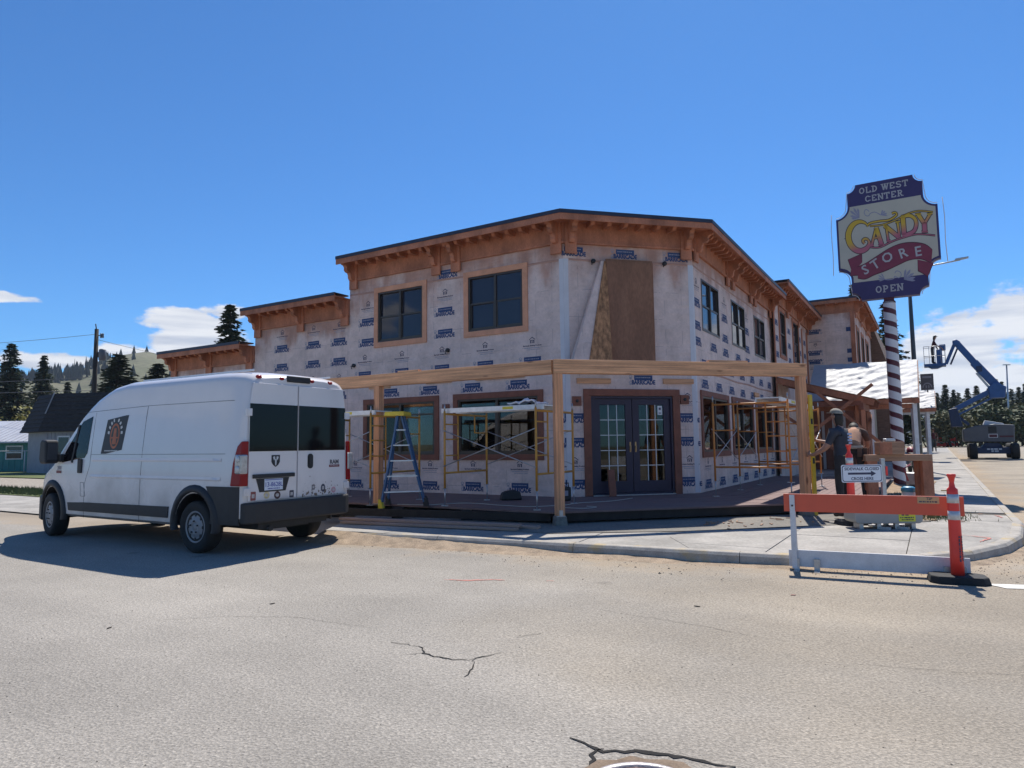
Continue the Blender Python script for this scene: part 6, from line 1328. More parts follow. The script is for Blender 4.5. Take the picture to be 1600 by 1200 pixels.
nl = empty('nail_gun', (7.14, 13.0, bz+1.292), .4); tag(nl, 'grey power tool lying on the timber block', 'tool'); obj('body', MB().box(-.13, .13, -.04, .04, 0, .06), M_STEEL, nl, bevel=.015); obj('grip', MB().bar((.02, 0, .03), (.14, .09, .03), .04, .04), M_BLACK, nl)
M_CBLUE = mat('blue_plastic', (.05, .25, .42), .4, .1, 4)
pl = empty('water_cooler', (7.62, 13.3, bz), .2); tag(pl, 'small blue and white cooler on the soil beside the striped pole', 'cooler'); obj('tub', MB().lathe([(.10, 0), (.12, .05), (.12, .32), (.10, .34)], n=18), M_PW, pl); obj('lid', MB().lathe([(.13, .33), (.13, .40), (.08, .43)], n=18), M_CBLUE, pl)
mo = empty('compressor', (8.15, 13.9, wz(8.1, 13.9)), .5); tag(mo, 'dark air compressor on the ground behind the timber bench', 'compressor')
obj('tank', MB().lathe([(.04, -.35), (.14, -.3), (.16, -.2), (.16, .2), (.14, .3), (.04, .35)], (0, 0, .24), 16, 'x'), M_BLACK, mo); obj('motor', MB().box(-.2, .16, -.12, .12, .40, .66), M_STEEL, mo, bevel=.03); obj('handle', MB().tube([(-.3, 0, .5), (-.42, 0, .75), (-.2, 0, .82)], .016), M_CRIM, mo)
for x in (-.25, .25): obj('foot', MB().box(x-.03, x+.03, -.14, .14, 0, .1), M_BLACK, mo)
mc = empty('motorcycle', RP(14.0, 3.75, wz(*RP(14, 3.75)[:2])), T+.15); tag(mc, 'parked dark motorcycle on the pavement beyond the striped pole', 'motorcycle')
for x in (-.68, .68): w_ = obj('wheel', MB().lathe([(.23, -.05), (.31, -.05), (.32, 0), (.31, .05), (.23, .05)], (x, 0, .32), 24, 'y'), M_TYRE, mc); obj('rim', MB().lathe([(.05, -.06), (.24, -.02), (.24, .02), (.05, .06)], (x, 0, .32), 20, 'y'), M_STEEL, w_)
obj('frame', MB().tube([(-.68, .0, .32), (-.2, 0, .45), (.35, 0, .78), (.68, 0, .32)], .035).tube([(.40, 0, .95), (.68, 0, .32)], .03), M_STEEL, mc); obj('engine', MB().lathe([(.10, -.16), (.18, -.1), (.18, .1), (.10, .16)], (.05, 0, .42), 14, 'y'), M_STEEL, mc); obj('fuel_tank', MB().lathe([(.03, -.30), (.13, -.15), (.15, .05), (.08, .28)], (.18, 0, .80), 14, 'x'), M_CRIM, mc); obj('seat', MB().prism([(-.75, .72), (-.1, .74), (-.1, .66), (-.7, .62)], lambda x, z: (x, -.13, z), lambda x, z: (x, .13, z)), M_BLACK, mc, bevel=.03)
obj('handlebar', MB().tube([(.38, -.38, 1.05), (.46, -.2, 1.0), (.44, .2, 1.0), (.38, .38, 1.05)], .014), M_STEEL, mc); obj('fender', MB().tube([(-1.0, 0, .5), (-.85, 0, .66), (-.6, 0, .69)], .07), M_BLACK, mc)
# yellow spirit level held upright against the post
lv = empty('spirit_level', (5.345, 12.24, .142), CA); tag(lv, 'long yellow spirit level held upright against the right porch post', 'level')
obj('bar', MB().box(-.035, .035, -.022, .022, 0, 2.14), mat('level_yellow', (.58, .40, .03), .45, .2, 6), lv, bevel=.004)
for z in (.25, .96, 1.66): obj('vial', MB().box(-.02, .02, -.024, -.0225, z-.05, z+.05), M_BLACK, lv)
# ================================================================== people
M_SKIN = mat('skin', (.36, .19, .13), .6, .12, 9); M_NAVYT = mat('charcoal_shirt', (.035, .04, .055), .85, .2, 8, bump=.3); M_PANT = mat('dark_work_trousers', (.03, .028, .028), .9, .25, 8, bump=.3); M_BOOT = mat('boot_leather', (.05, .035, .025), .7, .2, 9)
M_HAIR = mat('dark_hair', (.02, .015, .012), .7, .2, 30); M_CAP = mat('tan_cap', (.27, .24, .19), .85, .3, 12); M_BROWN = mat('brown_shirt', (.10, .055, .04), .9, .3, 6, bump=.3); M_SUNBACK = mat('sunlit_shirt_back', (.50, .27, .17), .9, .2, 6, bump=.3); M_REDT = mat('dark_red_shirt', (.10, .02, .025), .85, .2, 8); M_KHAKI = mat('grey_trousers', (.06, .06, .065), .9, .2, 8)  # orange is sunlight painted on the bent worker's brown shirt back
def figure(name, label, loc, rz, J, E, mats, group=None):
    """J: joint -> (x, y, z, radius); E: (a, b, material index); one continuous skin"""
    names = list(J); me = bpy.data.meshes.new(name); me.from_pydata([J[n][:3] for n in names], [(names.index(a), names.index(b)) for a, b, _ in E], [])
    o = bpy.data.objects.new(name, me); COL.objects.link(o)
    sk = o.modifiers.new('skin', 'SKIN'); sk.use_smooth_shade = True; sk.branch_smoothing = .6
    for i, n in enumerate(names):
        r = J[n][3]; d = me.skin_vertices[0].data[i]; d.radius = r if isinstance(r, tuple) else (r, r); d.use_root = (n == 'pelvis')
    ss = o.modifiers.new('sub', 'SUBSURF'); ss.levels = 2; ss.render_levels = 2
    bpy.context.view_layer.update(); dg = bpy.context.evaluated_depsgraph_get(); nm = bpy.data.meshes.new_from_object(o.evaluated_get(dg)); nm.name = name
    o.modifiers.clear(); o.data = nm; nm.materials.clear()
    for M in mats: nm.materials.append(M)
    seg = [(Vector(J[a][:3]), Vector(J[b][:3]), mi) for a, b, mi in E]
    for p in nm.polygons:
        c = p.center; best = (1e9, 0)
        for a, b, mi in seg:
            d = b-a; t = max(0, min(1, (c-a).dot(d)/max(1e-9, d.length_squared))); q = (c-(a+d*t)).length
            if q < best[0]: best = (q, mi)
        p.material_index = best[1]; p.use_smooth = True
    o.location = loc; o.rotation_euler.z = rz; tag(o, label, 'person', group); return o
def hand(J, E, side, wrist, palm, dirs, mi=0, s=1.0):
    """palm joint + five fingers: dirs = (forward, spread, curl) unit vectors"""
    f, sp, cu = [Vector(v).normalized() for v in dirs]; p = Vector(palm); J['palm'+side] = (*p, (.026*s, .036*s)); E.append((wrist, 'palm'+side, mi))
    k0 = p+f*.035*s; J['knuck'+side] = (*k0, (.018*s, .036*s)); E.append(('palm'+side, 'knuck'+side, mi))
    for k, (off, ln) in enumerate(((-.030, .065), (-.010, .078), (.010, .072), (.030, .055))):
        a = k0+sp*off*s+f*.02*s; b = a+(f*.6+cu*.45)*ln*.55*s; c = b+(f*.25+cu*.8)*ln*.5*s
        for nme, v, r in (('a', a, .010), ('b', b, .009), ('c', c, .0075)): J['f%d%s%s' % (k, nme, side)] = (*v, r*s)
        E += [('knuck'+side, 'f%da%s' % (k, side), mi), ('f%da%s' % (k, side), 'f%db%s' % (k, side), mi), ('f%db%s' % (k, side), 'f%dc%s' % (k, side), mi)]
    a = p-sp*.04*s+f*.015*s; b = a+(f*.5-sp*.35+cu*.5)*.04*s
    J['th1'+side] = (*a, .012*s); J['th2'+side] = (*b, .010*s); E += [('palm'+side, 'th1'+side, mi), ('th1'+side, 'th2'+side, mi)]
def head(J, E, neck, top, look, mi=0):
    n, t, lk = Vector(J[neck][:3]), Vector(top), Vector(look).normalized(); up = (t-n).normalized()
    J['skull0'] = (*(n+up*.09+lk*.01), .062); J['skull1'] = (*(n+up*.15+lk*.012), (.078, .088)); J['skull2'] = (*(n+up*.215), (.070, .078)); J['nose'] = (*(n+up*.125+lk*.105), .012); J['chin'] = (*(n+up*.06+lk*.065), .030)
    E += [(neck, 'skull0', mi), ('skull0', 'skull1', mi), ('skull1', 'skull2', mi), ('skull1', 'nose', mi), ('skull0', 'chin', mi)]
    return n+up*.17, up, lk
def face(o, c, up, lk):
    sd_ = lk.cross(up); mb = MB()
    for s in (-1, 1): p = c+lk*.080+sd_*s*.032-up*.012; mb.lathe([(.011, -.004), (.011, .004)], p, 8, 'y', 0)
    obj('eyes', mb, M_HAIR, o); p = c+lk*.083-up*.085; obj('mouth', MB().bar(p-sd_*.022, p+sd_*.022, .008, .008), M_CRIM, o)
    for s in (-1, 1): p = c+sd_*s*.082-up*.02; obj('ear', MB().lathe([(.022, -.012), (.026, 0), (.02, .012)], p, 8, 'x'), M_SKIN, o)
def cap(o, c, up, lk, M, brim=True, hair=None):
    sd_ = lk.cross(up); mb = MB(); n, m_ = 14, 5; vs = []; fs = []
    for i in range(m_+1):
        a = PI/2*i/m_
        for k in range(n): t = 2*PI*k/n; vs.append(c+up*(.030+.085*math.sin(a))+(lk*math.cos(t)*1.08+sd_*math.sin(t))*(.093*math.cos(a)+.004))
    for i in range(m_):
        for k in range(n): fs.append((i*n+k, i*n+(k+1) % n, (i+1)*n+(k+1) % n, (i+1)*n+k))
    mb.add(vs, fs, 0, True)
    if brim: b = c+up*.035; mb.prism([(.08, -.075), (.13, -.06), (.165, -.02), (.165, .02), (.13, .06), (.08, .075)], lambda x, y: b+lk*x+sd_*y-up*.01*x*8, lambda x, y: b+lk*x+sd_*y+up*(.008-.01*x*8))
    obj('cap', mb, M, o)
    if hair:
        mb = MB(); vs = []; fs = []; prof = [(.088, .04), (.094, -.02), (.092, -.09), (.075, -.15), (.05, -.19)]
        for r, z in prof:
            for k in range(9): t = PI*(.5+k/8*1.0); vs.append(c+up*z+(lk*math.cos(t)*1.02+sd_*math.sin(t))*r)
        for i in range(len(prof)-1):
            for k in range(8): fs.append((i*9+k, i*9+k+1, i*9+k+10, i*9+k+9))
        mb.add(vs, fs, 0, True); h = obj('hair', mb, hair, o); h.modifiers.new('s', 'SOLIDIFY').thickness = .02
# worker holding the level: faces left, seen from behind (local x = facing)
zL = DECK+.003
J = {'pelvis': (0, 0, .93, .155), 'waist': (.01, 0, 1.08, .15), 'chest': (.02, 0, 1.30, .175), 'collar': (.03, 0, 1.44, .105), 'neck': (.055, 0, 1.50, .055),
     'shR': (.04, -.19, 1.39, .075), 'shL': (.04, .19, 1.39, .075), 'elR': (.22, -.24, 1.18, .048), 'elL': (.16, .24, 1.13, .048), 'slR': (.16, -.22, 1.25, .058), 'slL': (.12, .22, 1.20, .058), 'wrR': (.46, -.20, 1.24, .032), 'wrL': (.41, .16, 1.02, .032),
     'hipR': (0, -.10, .88, .105), 'hipL': (0, .10, .88, .105), 'knR': (.03, -.12, .49, .066), 'knL': (.02, .12, .49, .066), 'anR': (0, -.13, .10, .050), 'anL': (-.02, .13, .10, .050), 'toR': (.15, -.15, .045, .042), 'toL': (.13, .15, .045, .042), 'heR': (-.05, -.13, .045, .044), 'heL': (-.07, .13, .045, .044)}
E_ = [('pelvis', 'waist', 1), ('waist', 'chest', 1), ('chest', 'collar', 1), ('collar', 'neck', 0), ('collar', 'shR', 1), ('collar', 'shL', 1), ('shR', 'slR', 1), ('shL', 'slL', 1), ('slR', 'elR', 0), ('slL', 'elL', 0), ('elR', 'wrR', 0), ('elL', 'wrL', 0), ('pelvis', 'hipR', 2), ('pelvis', 'hipL', 2), ('hipR', 'knR', 2), ('hipL', 'knL', 2), ('knR', 'anR', 2), ('knL', 'anL', 2), ('anR', 'toR', 3), ('anL', 'toL', 3), ('anR', 'heR', 3), ('anL', 'heL', 3)]
hand(J, E_, 'R', 'wrR', (.55, -.18, 1.26), ((1, .2, .1), (0, .2, -1), (0, 1, 0))); hand(J, E_, 'L', 'wrL', (.50, .12, 1.02), ((1, -.3, 0), (0, 0, -1), (0, -1, 0)))
hc, hu, hl = head(J, E_, 'neck', (.07, 0, 1.75), (1, 0, .12))
wk = figure('person', 'worker in charcoal shirt and tan cap steadying the level at the right post', (5.67, 11.80, wz(5.67, 11.8)+.01), rad(127), J, E_, [M_SKIN, M_NAVYT, M_PANT, M_BOOT]); wk.scale = (1.05,)*3; cap(wk, hc, hu, hl, M_CAP, True, M_HAIR); face(wk, hc, hu, hl)
mb = MB()
for i, (z, w_) in enumerate(((1.36, .16), (1.31, .15), (1.26, .16), (1.215, .12))): mb.box(-.150, -.138, -.03, -.03+w_*.75, z-.018, z+.014)
obj('shirt_print', mb, mat('pale_blue_print', (.35, .42, .58), .8, .3, 40), wk)
# worker bent forward over the timber
J = {'pelvis': (0, 0, .92, (.17, .14)), 'waist': (.10, 0, 1.06, (.165, .135)), 'chest': (.33, 0, 1.26, (.20, .14)), 'collar': (.46, 0, 1.34, (.12, .085)), 'neck': (.52, 0, 1.34, .055),
     'shR': (.38, -.19, 1.27, .075), 'shL': (.38, .19, 1.27, .075), 'slR': (.44, -.24, 1.12, .06), 'slL': (.44, .24, 1.12, .06), 'elR': (.47, -.25, 1.02, .048), 'elL': (.47, .25, 1.02, .048), 'wrR': (.66, -.15, .92, .032), 'wrL': (.66, .13, .92, .032),
     'hipR': (-.01, -.11, .88, .11), 'hipL': (-.01, .11, .88, .11), 'knR': (.05, -.14, .48, .068), 'knL': (.05, .14, .48, .068), 'anR': (-.02, -.15, .10, .050), 'anL': (-.02, .15, .10, .050), 'toR': (.13, -.17, .045, .042), 'toL': (.13, .17, .045, .042), 'heR': (-.07, -.15, .045, .044), 'heL': (-.07, .15, .045, .044)}
E_ = [(a, b, m_) for a, b, m_ in E_[:22]]
E_ = [(a, b, (4 if (a, b) in (('waist', 'chest'),) else m_)) if not (a in ('chest',) and b in ('collar',)) else (a, b, 4) for a, b, m_ in E_]
hand(J, E_, 'R', 'wrR', (.74, -.12, .88), ((1, .2, -.3), (0, 1, 0), (0, 0, -1))); hand(J, E_, 'L', 'wrL', (.74, .10, .88), ((1, -.2, -.3), (0, 1, 0), (0, 0, -1)))
hc, hu, hl = head(J, E_, 'neck', (.74, 0, 1.40), (.35, 0, -1))
w2 = figure('person', 'worker in brown shirt bending over with a tool belt beside the bench', (6.60, 13.28, zL), rad(62), J, E_, [M_SKIN, M_BROWN, M_PANT, M_BOOT, M_SUNBACK]); cap(w2, hc, hu, hl, M_BROWN, True, M_HAIR); face(w2, hc, hu, hl)
mb = MB(); mb.lathe([(.165, -.03), (.168, .03)], (.03, 0, .98), 18); tbt = obj('tool_belt', mb, mat('pale_leather', (.36, .30, .24), .8, .3, 12), w2)
for x, y in ((-.12, .13), (-.14, -.10), (.02, -.19)): obj('pouch', MB().box(x-.05, x+.05, y-.04, y+.04, .80, .97), M_BROWN, tbt, bevel=.015)
# walking person down the street and the lift operator
def standing(name, label, loc, rz, mats, stride=.16, arms=(.12, -.10), lean=0., capM=None):
    J = {'pelvis': (0, 0, .94, (.15, .12)), 'waist': (.0+lean*.2, 0, 1.08, (.14, .11)), 'chest': (.02+lean*.6, 0, 1.30, (.17, .12)), 'collar': (.02+lean, 0, 1.44, (.10, .07)), 'neck': (.03+lean*1.1, 0, 1.50, .052),
         'shR': (.02+lean*.8, -.18, 1.40, .062), 'shL': (.02+lean*.8, .18, 1.40, .062), 'elR': (arms[0], -.25, 1.14, .046), 'elL': (arms[1], .25, 1.14, .046), 'wrR': (arms[0]*2+.08, -.25, .92, .03), 'wrL': (arms[1]+.10, .25, .90, .03),
         'hipR': (0, -.10, .89, .10), 'hipL': (0, .10, .89, .10), 'knR': (stride*.8, -.10, .50, .065), 'knL': (-stride*.3, .10, .49, .065), 'anR': (stride, -.10, .10, .048), 'anL': (-stride*1.3, .10, .11, .048), 'toR': (stride+.15, -.11, .045, .04), 'toL': (-stride*1.3+.14, .11, .045, .04)}
    E = [('pelvis', 'waist', 1), ('waist', 'chest', 1), ('chest', 'collar', 1), ('collar', 'neck', 0), ('chest', 'shR', 1), ('chest', 'shL', 1), ('shR', 'elR', 1), ('shL', 'elL', 1), ('elR', 'wrR', 0), ('elL', 'wrL', 0), ('pelvis', 'hipR', 2), ('pelvis', 'hipL', 2), ('hipR', 'knR', 2), ('hipL', 'knL', 2), ('knR', 'anR', 2), ('knL', 'anL', 2), ('anR', 'toR', 3), ('anL', 'toL', 3)]
    hand(J, E, 'R', 'wrR', (J['wrR'][0]+.03, -.25, .85), ((.2, 0, -1), (1, 0, 0), (0, 1, 0))); hand(J, E, 'L', 'wrL', (J['wrL'][0]+.03, .25, .83), ((.2, 0, -1), (1, 0, 0), (0, -1, 0)))
    c, u, l = head(J, E, 'neck', (.05+lean*1.4, 0, 1.75), (1, 0, 0)); o = figure(name, label, loc, rz, J, E, mats); cap(o, c, u, l, capM or M_HAIR, capM is not None, M_HAIR); face(o, c, u, l); return o
pw = Vector((31.7, 51.6, 0)); pw.z = wz(pw.x, pw.y)
standing('person', 'distant person in dark red shirt walking along the pavement', pw, T+PI, [M_SKIN, M_REDT, M_KHAKI, M_BOOT])

# ================================================================== boom lift
LO_ = Vector((28.23, 40.50, 0)); LO_.z = gz(LO_.x, LO_.y)
lf = empty('boom_lift', LO_, T-PI/2); tag(lf, 'blue articulated boom lift parked in the street with its platform raised', 'boom lift')
M_LIFT = mat('lift_blue', (.022, .09, .26), .45, .15, 3); M_LGREY = mat('lift_grey', (.095, .10, .115), .5, .12, 3); M_LDK = mat('lift_dark_blue', (.012, .03, .085), .5, .2, 4)
obj('chassis', MB().box(-.95, .95, -1.0, 1.0, .30, .66).prism([(-.5, .66), (.55, .66), (.35, .92), (-.3, .92)], lambda x, z: (x, -.6, z), lambda x, z: (x, .6, z)), M_LDK, lf, bevel=.02)
mb = MB(); dashes(mb, -.25, .45, .09, lambda x, z: (x, -1.002, .52+z), 0, 10); dashes(mb, -.05, .3, .09, lambda x, z: (x, -1.002, .40+z), 0, 11); obj('chassis_lettering', mb, M_SWHITE, lf)
for x in (-.92, 1.06):
    for y in (-1.02, 1.85): wv = obj('wheel', MB().lathe([(.22, -.19), (.40, -.20), (.45, -.15), (.45, .15), (.40, .20), (.22, .19)], (x, y, .45), 28, 'x'), M_TYRE, lf); obj('rim', MB().lathe([(.05, -.15), (.22, -.12), (.22, .12), (.05, .15)], (x, y, .45), 18, 'x'), M_LGREY, wv)
obj('rear_axle', MB().box(-.85, .95, 1.6, 2.05, .32, .6).box(-.3, .3, .9, 1.7, .35, .62), M_LDK, lf)
obj('turret', MB().prism([(-1.35, 1.0), (1.1, .95), (1.15, 1.95), (.2, 2.02), (-.75, 1.92), (-1.35, 1.72)], lambda x, z: (x, -.75, z), lambda x, z: (x, 1.15, z)), M_LGREY, lf, bevel=.06)
obj('engine_panel', MB().box(-.12, .28, -.762, -.755, 1.5, 1.88), M_BLACK, lf); mb = MB().box(-.12, .32, -.766, -.758, 1.22, 1.44, 0).box(-.09, .29, -.769, -.765, 1.25, 1.41, 1).box(.40, 1.06, -.766, -.758, 1.24, 1.34, 1); obj('warning_labels', mb, [M_SWHITE, M_CRIMD], lf)
obj('hood', MB().prism([(-.3, 1.99), (.75, 1.9), (.7, 2.06), (-.2, 2.26)], lambda x, z: (x, .1, z), lambda x, z: (x, .8, z)), M_SWHITE, lf, bevel=.03)
def arm(a, b, w, h, M, name, y=0): return obj(name, MB().bar((a[0], y, a[1]), (b[0], y, b[1]), w, h, (0, 1, 0)) if False else MB().bar((a[0], y, a[1]), (b[0], y, b[1]), h, w, (0, 1, 0)), M, lf, bevel=.015)
obj('turntable_mast', MB().prism([(-2.0, 2.95), (-1.55, 3.05), (-1.3, 1.9), (-1.9, 1.9)], lambda x, z: (x, -.28, z), lambda x, z: (x, .28, z)), M_LDK, lf, bevel=.03)
arm((-1.85, 2.85), (.30, 4.05), .30, .28, M_LIFT, 'lower_riser'); arm((-1.75, 2.50), (.45, 3.70), .24, .10, M_LIFT, 'riser_link'); arm((-1.0, 2.0), (-1.7, 2.7), .2, .16, M_LDK, 'lift_cylinder')
obj('elbow', MB().prism([(.10, 3.55), (.85, 3.55), (.95, 4.2), (.35, 4.5), (.05, 4.2)], lambda x, z: (x, -.26, z), lambda x, z: (x, .26, z)), M_LIFT, lf, bevel=.05)
arm((.60, 4.10), (-.55, 5.75), .34, .44, M_LIFT, 'main_boom'); arm((-.50, 5.70), (-1.32, 6.95), .28, .34, M_LIFT, 'boom_extension'); arm((.15, 4.15), (-.45, 5.1), .12, .12, M_STEEL, 'boom_cylinder')
obj('boom_bracket', MB().box(-.45, -.15, -.2, .2, 5.15, 5.5), M_LDK, lf, bevel=.04)
obj('knuckle', MB().prism([(-1.55, 6.85), (-1.2, 6.75), (-1.15, 7.05), (-1.35, 7.2), (-1.55, 7.15)], lambda x, z: (x, -.18, z), lambda x, z: (x, .18, z)), M_LIFT, lf, bevel=.05)
arm((-1.45, 6.95), (-1.95, 5.75), .18, .18, M_LIFT, 'jib'); arm((-1.28, 6.75), (-1.72, 5.70), .08, .10, M_LDK, 'jib_link')
pfm = obj('platform', MB().box(-3.10, -1.95, -.45, .45, 5.62, 5.78).prism([(-2.9, 5.62), (-2.1, 5.62), (-2.4, 5.50), (-2.7, 5.50)], lambda x, z: (x, -.3, z), lambda x, z: (x, .3, z)), M_LIFT, lf)
rl = MB()
for z in (6.25, 6.85): rl.tube([(-3.08, -.43, z), (-1.97, -.43, z), (-1.97, .43, z), (-3.08, .43, z), (-3.08, -.43, z)], .018, 6)
for x in (-3.08, -2.8, -2.5, -2.2, -1.97):
    for y in (-.43, .43): rl.tube([(x, y, 5.78), (x, y, 6.85)], .014, 6)
obj('guard_rail', rl, M_STEEL, pfm); obj('control_box', MB().box(-2.25, -1.92, -.25, .25, 6.60, 6.95).box(-2.42, -2.12, -.3, .3, 5.78, 6.65), M_LIFT, pfm, bevel=.03)
opw = lf.matrix_basis @ Vector((-2.62, 0, 5.79)) if False else LO_ + NR*(-2.62) + Vector((0, 0, 5.785))
standing('person', 'operator in dark cap standing on the raised lift platform', opw, T-PI/2, [M_SKIN, M_REDT, M_KHAKI, M_BOOT], .03, (.22, .2), .10, M_BLACK)
# water barriers and railing far down the pavement
for i, (x, y) in enumerate(((47.4, 75.0), (49.2, 77.5))):
    z = gz(x, y)+.1; o = empty('plastic_barrier', (x, y, z), T-PI/2+.2*i); tag(o, ('nearer' if i == 0 else 'farther')+' red plastic barrier far down the pavement', 'barrier', 'red plastic barriers'); obj('shell', MB().prism([(-.32, 0), (.32, 0), (.2, .35), (.12, .95), (-.12, .95), (-.2, .35)], lambda a, b: (-.9, a, b), lambda a, b: (.9, a, b)), M_CONE, o, bevel=.03); obj('white_band', MB().box(-.85, .85, -.25, -.20, .38, .52), M_SWHITE, o)

# ================================================================== background houses on the left
M_SHING = mat('black_shingles', (.022, .022, .026), .95, .5, 3.5, (1, 1, 5), bump=.6, fine=.3); M_SIDING = mat('grey_siding', (.26, .27, .30), .8, .1, 3)
hs_ = empty('shingle_house', (-27, 45, 0)); tag(hs_, 'low grey house with a steep black shingle mansard roof behind the van', 'house')
FP = [(-31.2, 43.3), (-28.6, 41.2), (-18, 39.4), (-16, 49), (-29, 52)]; cxm = sum(p[0] for p in FP)/5; cym = sum(p[1] for p in FP)/5
def ring(k, z): return [(cxm+(x-cxm)*k+27, cym+(y-cym)*k-45, z) for x, y in FP]
mb = MB(); mb.add(ring(1, 2.55)+ring(.86, 4.9), [(i, (i+1) % 5, 5+(i+1) % 5, 5+i) for i in range(5)]+[(5, 6, 7, 8, 9), (4, 3, 2, 1, 0)]); rf = obj('roof', mb, M_SHING, hs_)
nrow = 9
for k in range(nrow):   # courses of shingles as real laps
    t = k/nrow; mb = MB(); a = ring(1-.14*t+.0045, 2.55+2.35*t+.03); b = ring(1-.14*(t+.8/nrow), 2.55+2.35*(t+.8/nrow)); c = ring(1-.14*t, 2.55+2.35*t+.005); mb.add(a+b+c, [(i, (i+1) % 5, 5+(i+1) % 5, 5+i) for i in range(3)]+[(10+i, 10+(i+1) % 5, (i+1) % 5, i) for i in range(3)]); obj('shingle_course', mb, M_SHING, rf)
p0, p1 = Vector(ring(1.004, 2.6)[1]), Vector(ring(.864, 4.95)[1]); obj('hip_flashing', MB().bar(p0.lerp(p1, .45), p1, .14, .05), M_SIDING, rf)
mb = MB(); mb.add(ring(.93, .0)+ring(.93, 2.55), [(i, (i+1) % 5, 5+(i+1) % 5, 5+i) for i in range(5)]); obj('wall', mb, M_SIDING, hs_)
a, b = Vector(ring(.932, 0)[1]), Vector(ring(.932, 0)[2]); d_ = (b-a).normalized()
for k in range(40): p = a+d_*(.15+k*.26); obj('siding_groove', MB().bar(p+Vector((0, 0, .1)), p+Vector((0, 0, 2.5)), .015, .03), M_GREYINK, hs_) if k < 14 else None
for k, s in enumerate((1.3, 3.4)): p = a+d_*s; wd = obj('window', MB().bar(p+Vector((0, 0, 1.65))-d_*.42, p+Vector((0, 0, 1.65))+d_*.42, .06, 1.3), M_SWHITE, hs_); obj('pane', MB().bar(p+Vector((.01, -.03, 1.65))-d_*.34, p+Vector((.01, -.03, 1.65))+d_*.34, .05, 1.12), M_GLASS, wd)
M_TEAL = mat('teal_siding', (.055, .21, .20), .8, .15, 3, (4, 4, .4)); M_TIN = mat('pale_metal_roof', (.45, .46, .50), .5, .08, 3)
ht = empty('teal_house', (-36, 46, 0)); tag(ht, 'small teal house with pale metal roof at the left edge', 'house')
obj('wall', MB().box(-14, 5.2, 0, 7, 0, 2.05), M_TEAL, ht)
mb = MB(); mb.prism([(-.6, 1.95), (3.5, 3.45), (7.6, 1.95), (7.6, 2.05), (3.5, 3.58), (-.6, 2.05)], lambda y, z: (-14.3, y, z), lambda y, z: (5.5, y, z)); rt_ = obj('roof', mb, M_TIN, ht)
for k in range(50): x = -14+k*.39; obj('roof_rib', MB().bar((x, -.6, 2.07), (x, 3.5, 3.595), .03, .04), M_TIN, rt_) if x > 0 else None
for x in range(0, 13): obj('board_seam', MB().box(.2+x*.4, .23+x*.4, -.02, 0, 0, 2.0), M_TEAL, ht)
wd = obj('window', MB().box(2.0, 3.15, -.05, .01, .85, 1.78), M_SWHITE, ht); obj('pane', MB().box(2.08, 3.07, -.06, -.051, .92, 1.28).box(2.08, 3.07, -.06, -.051, 1.35, 1.70), M_GLASS, wd)
# garden fence rail of thin pipe in front of the teal house
fr_ = empty('pipe_fence', (-36, 43, 0)); tag(fr_, 'thin white pipe fence in front of the teal house', 'fence'); obj('rail', MB().tube([(-5, 0, 1.40), (5.6, 0, 1.42)], .03, 6), M_SWHITE, fr_)
for x in (-4, -1, 2, 5.4): obj('post', MB().tube([(x, 0, 0.0), (x, 0, 1.45)], .03, 6), M_SWHITE, fr_)
# utility pole
up_ = empty('utility_pole', (-31.95, 52, 0)); tag(up_, 'dark wooden utility pole with a grey transformer on the left', 'utility pole')
M_POLE = mat('creosote_pole', (.03, .024, .02), .9, .3, 4, (3, 3, .3)); obj('shaft', MB().tube([(0, 0, 0), (0, 0, 6), (0, 0, 10.7)], [.2, .17, .14], 12), M_POLE, up_)
obj('transformer', MB().lathe([(.05, 8.25), (.24, 8.3), (.24, 9.05), (.2, 9.12), (.03, 9.14)], (.5, 0, 0), 16), M_LGREY, up_); obj('bracket', MB().box(.1, .32, -.06, .06, 8.5, 8.9).tube([(0, 0, 10.5), (-.1, 0, 11.1)], .04).tube([(.14, 0, 10.2), (.55, 0, 10.2)], .035), M_POLE, up_)
for x in (.35, .5): obj('insulator', MB().lathe([(.05, 10.0), (.07, 10.1), (.05, 10.2), (.07, 10.3), (.04, 10.36)], (x, 0, 0), 10), M_LGREY, up_)
def wire(a, b, sag, label):
    a, b = Vector(a), Vector(b); P = [a.lerp(b, k/16)-Vector((0, 0, sag*4*(k/16)*(1-k/16))) for k in range(17)]; o = obj('overhead_wire', MB().tube(P, .016, 4), M_LGREY); tag(o, label, 'wire', 'overhead wires')
wire((-31.95, 52, 10.3), (-75, 62, 11.6), .8, 'upper thin wire running left from the utility pole'); wire((-31.95, 52, 7.0), (-75, 58, 7.6), .5, 'lower thin wire running left from the utility pole')
wire((-31.95, 52, 9.9), (-20, 75, 9), .6, 'thin service wire leading right from the utility pole')
wire((-60, 40.5, 5.2), (-25, 40.3, 4.95), .25, 'low cable crossing above the black mansard roof')

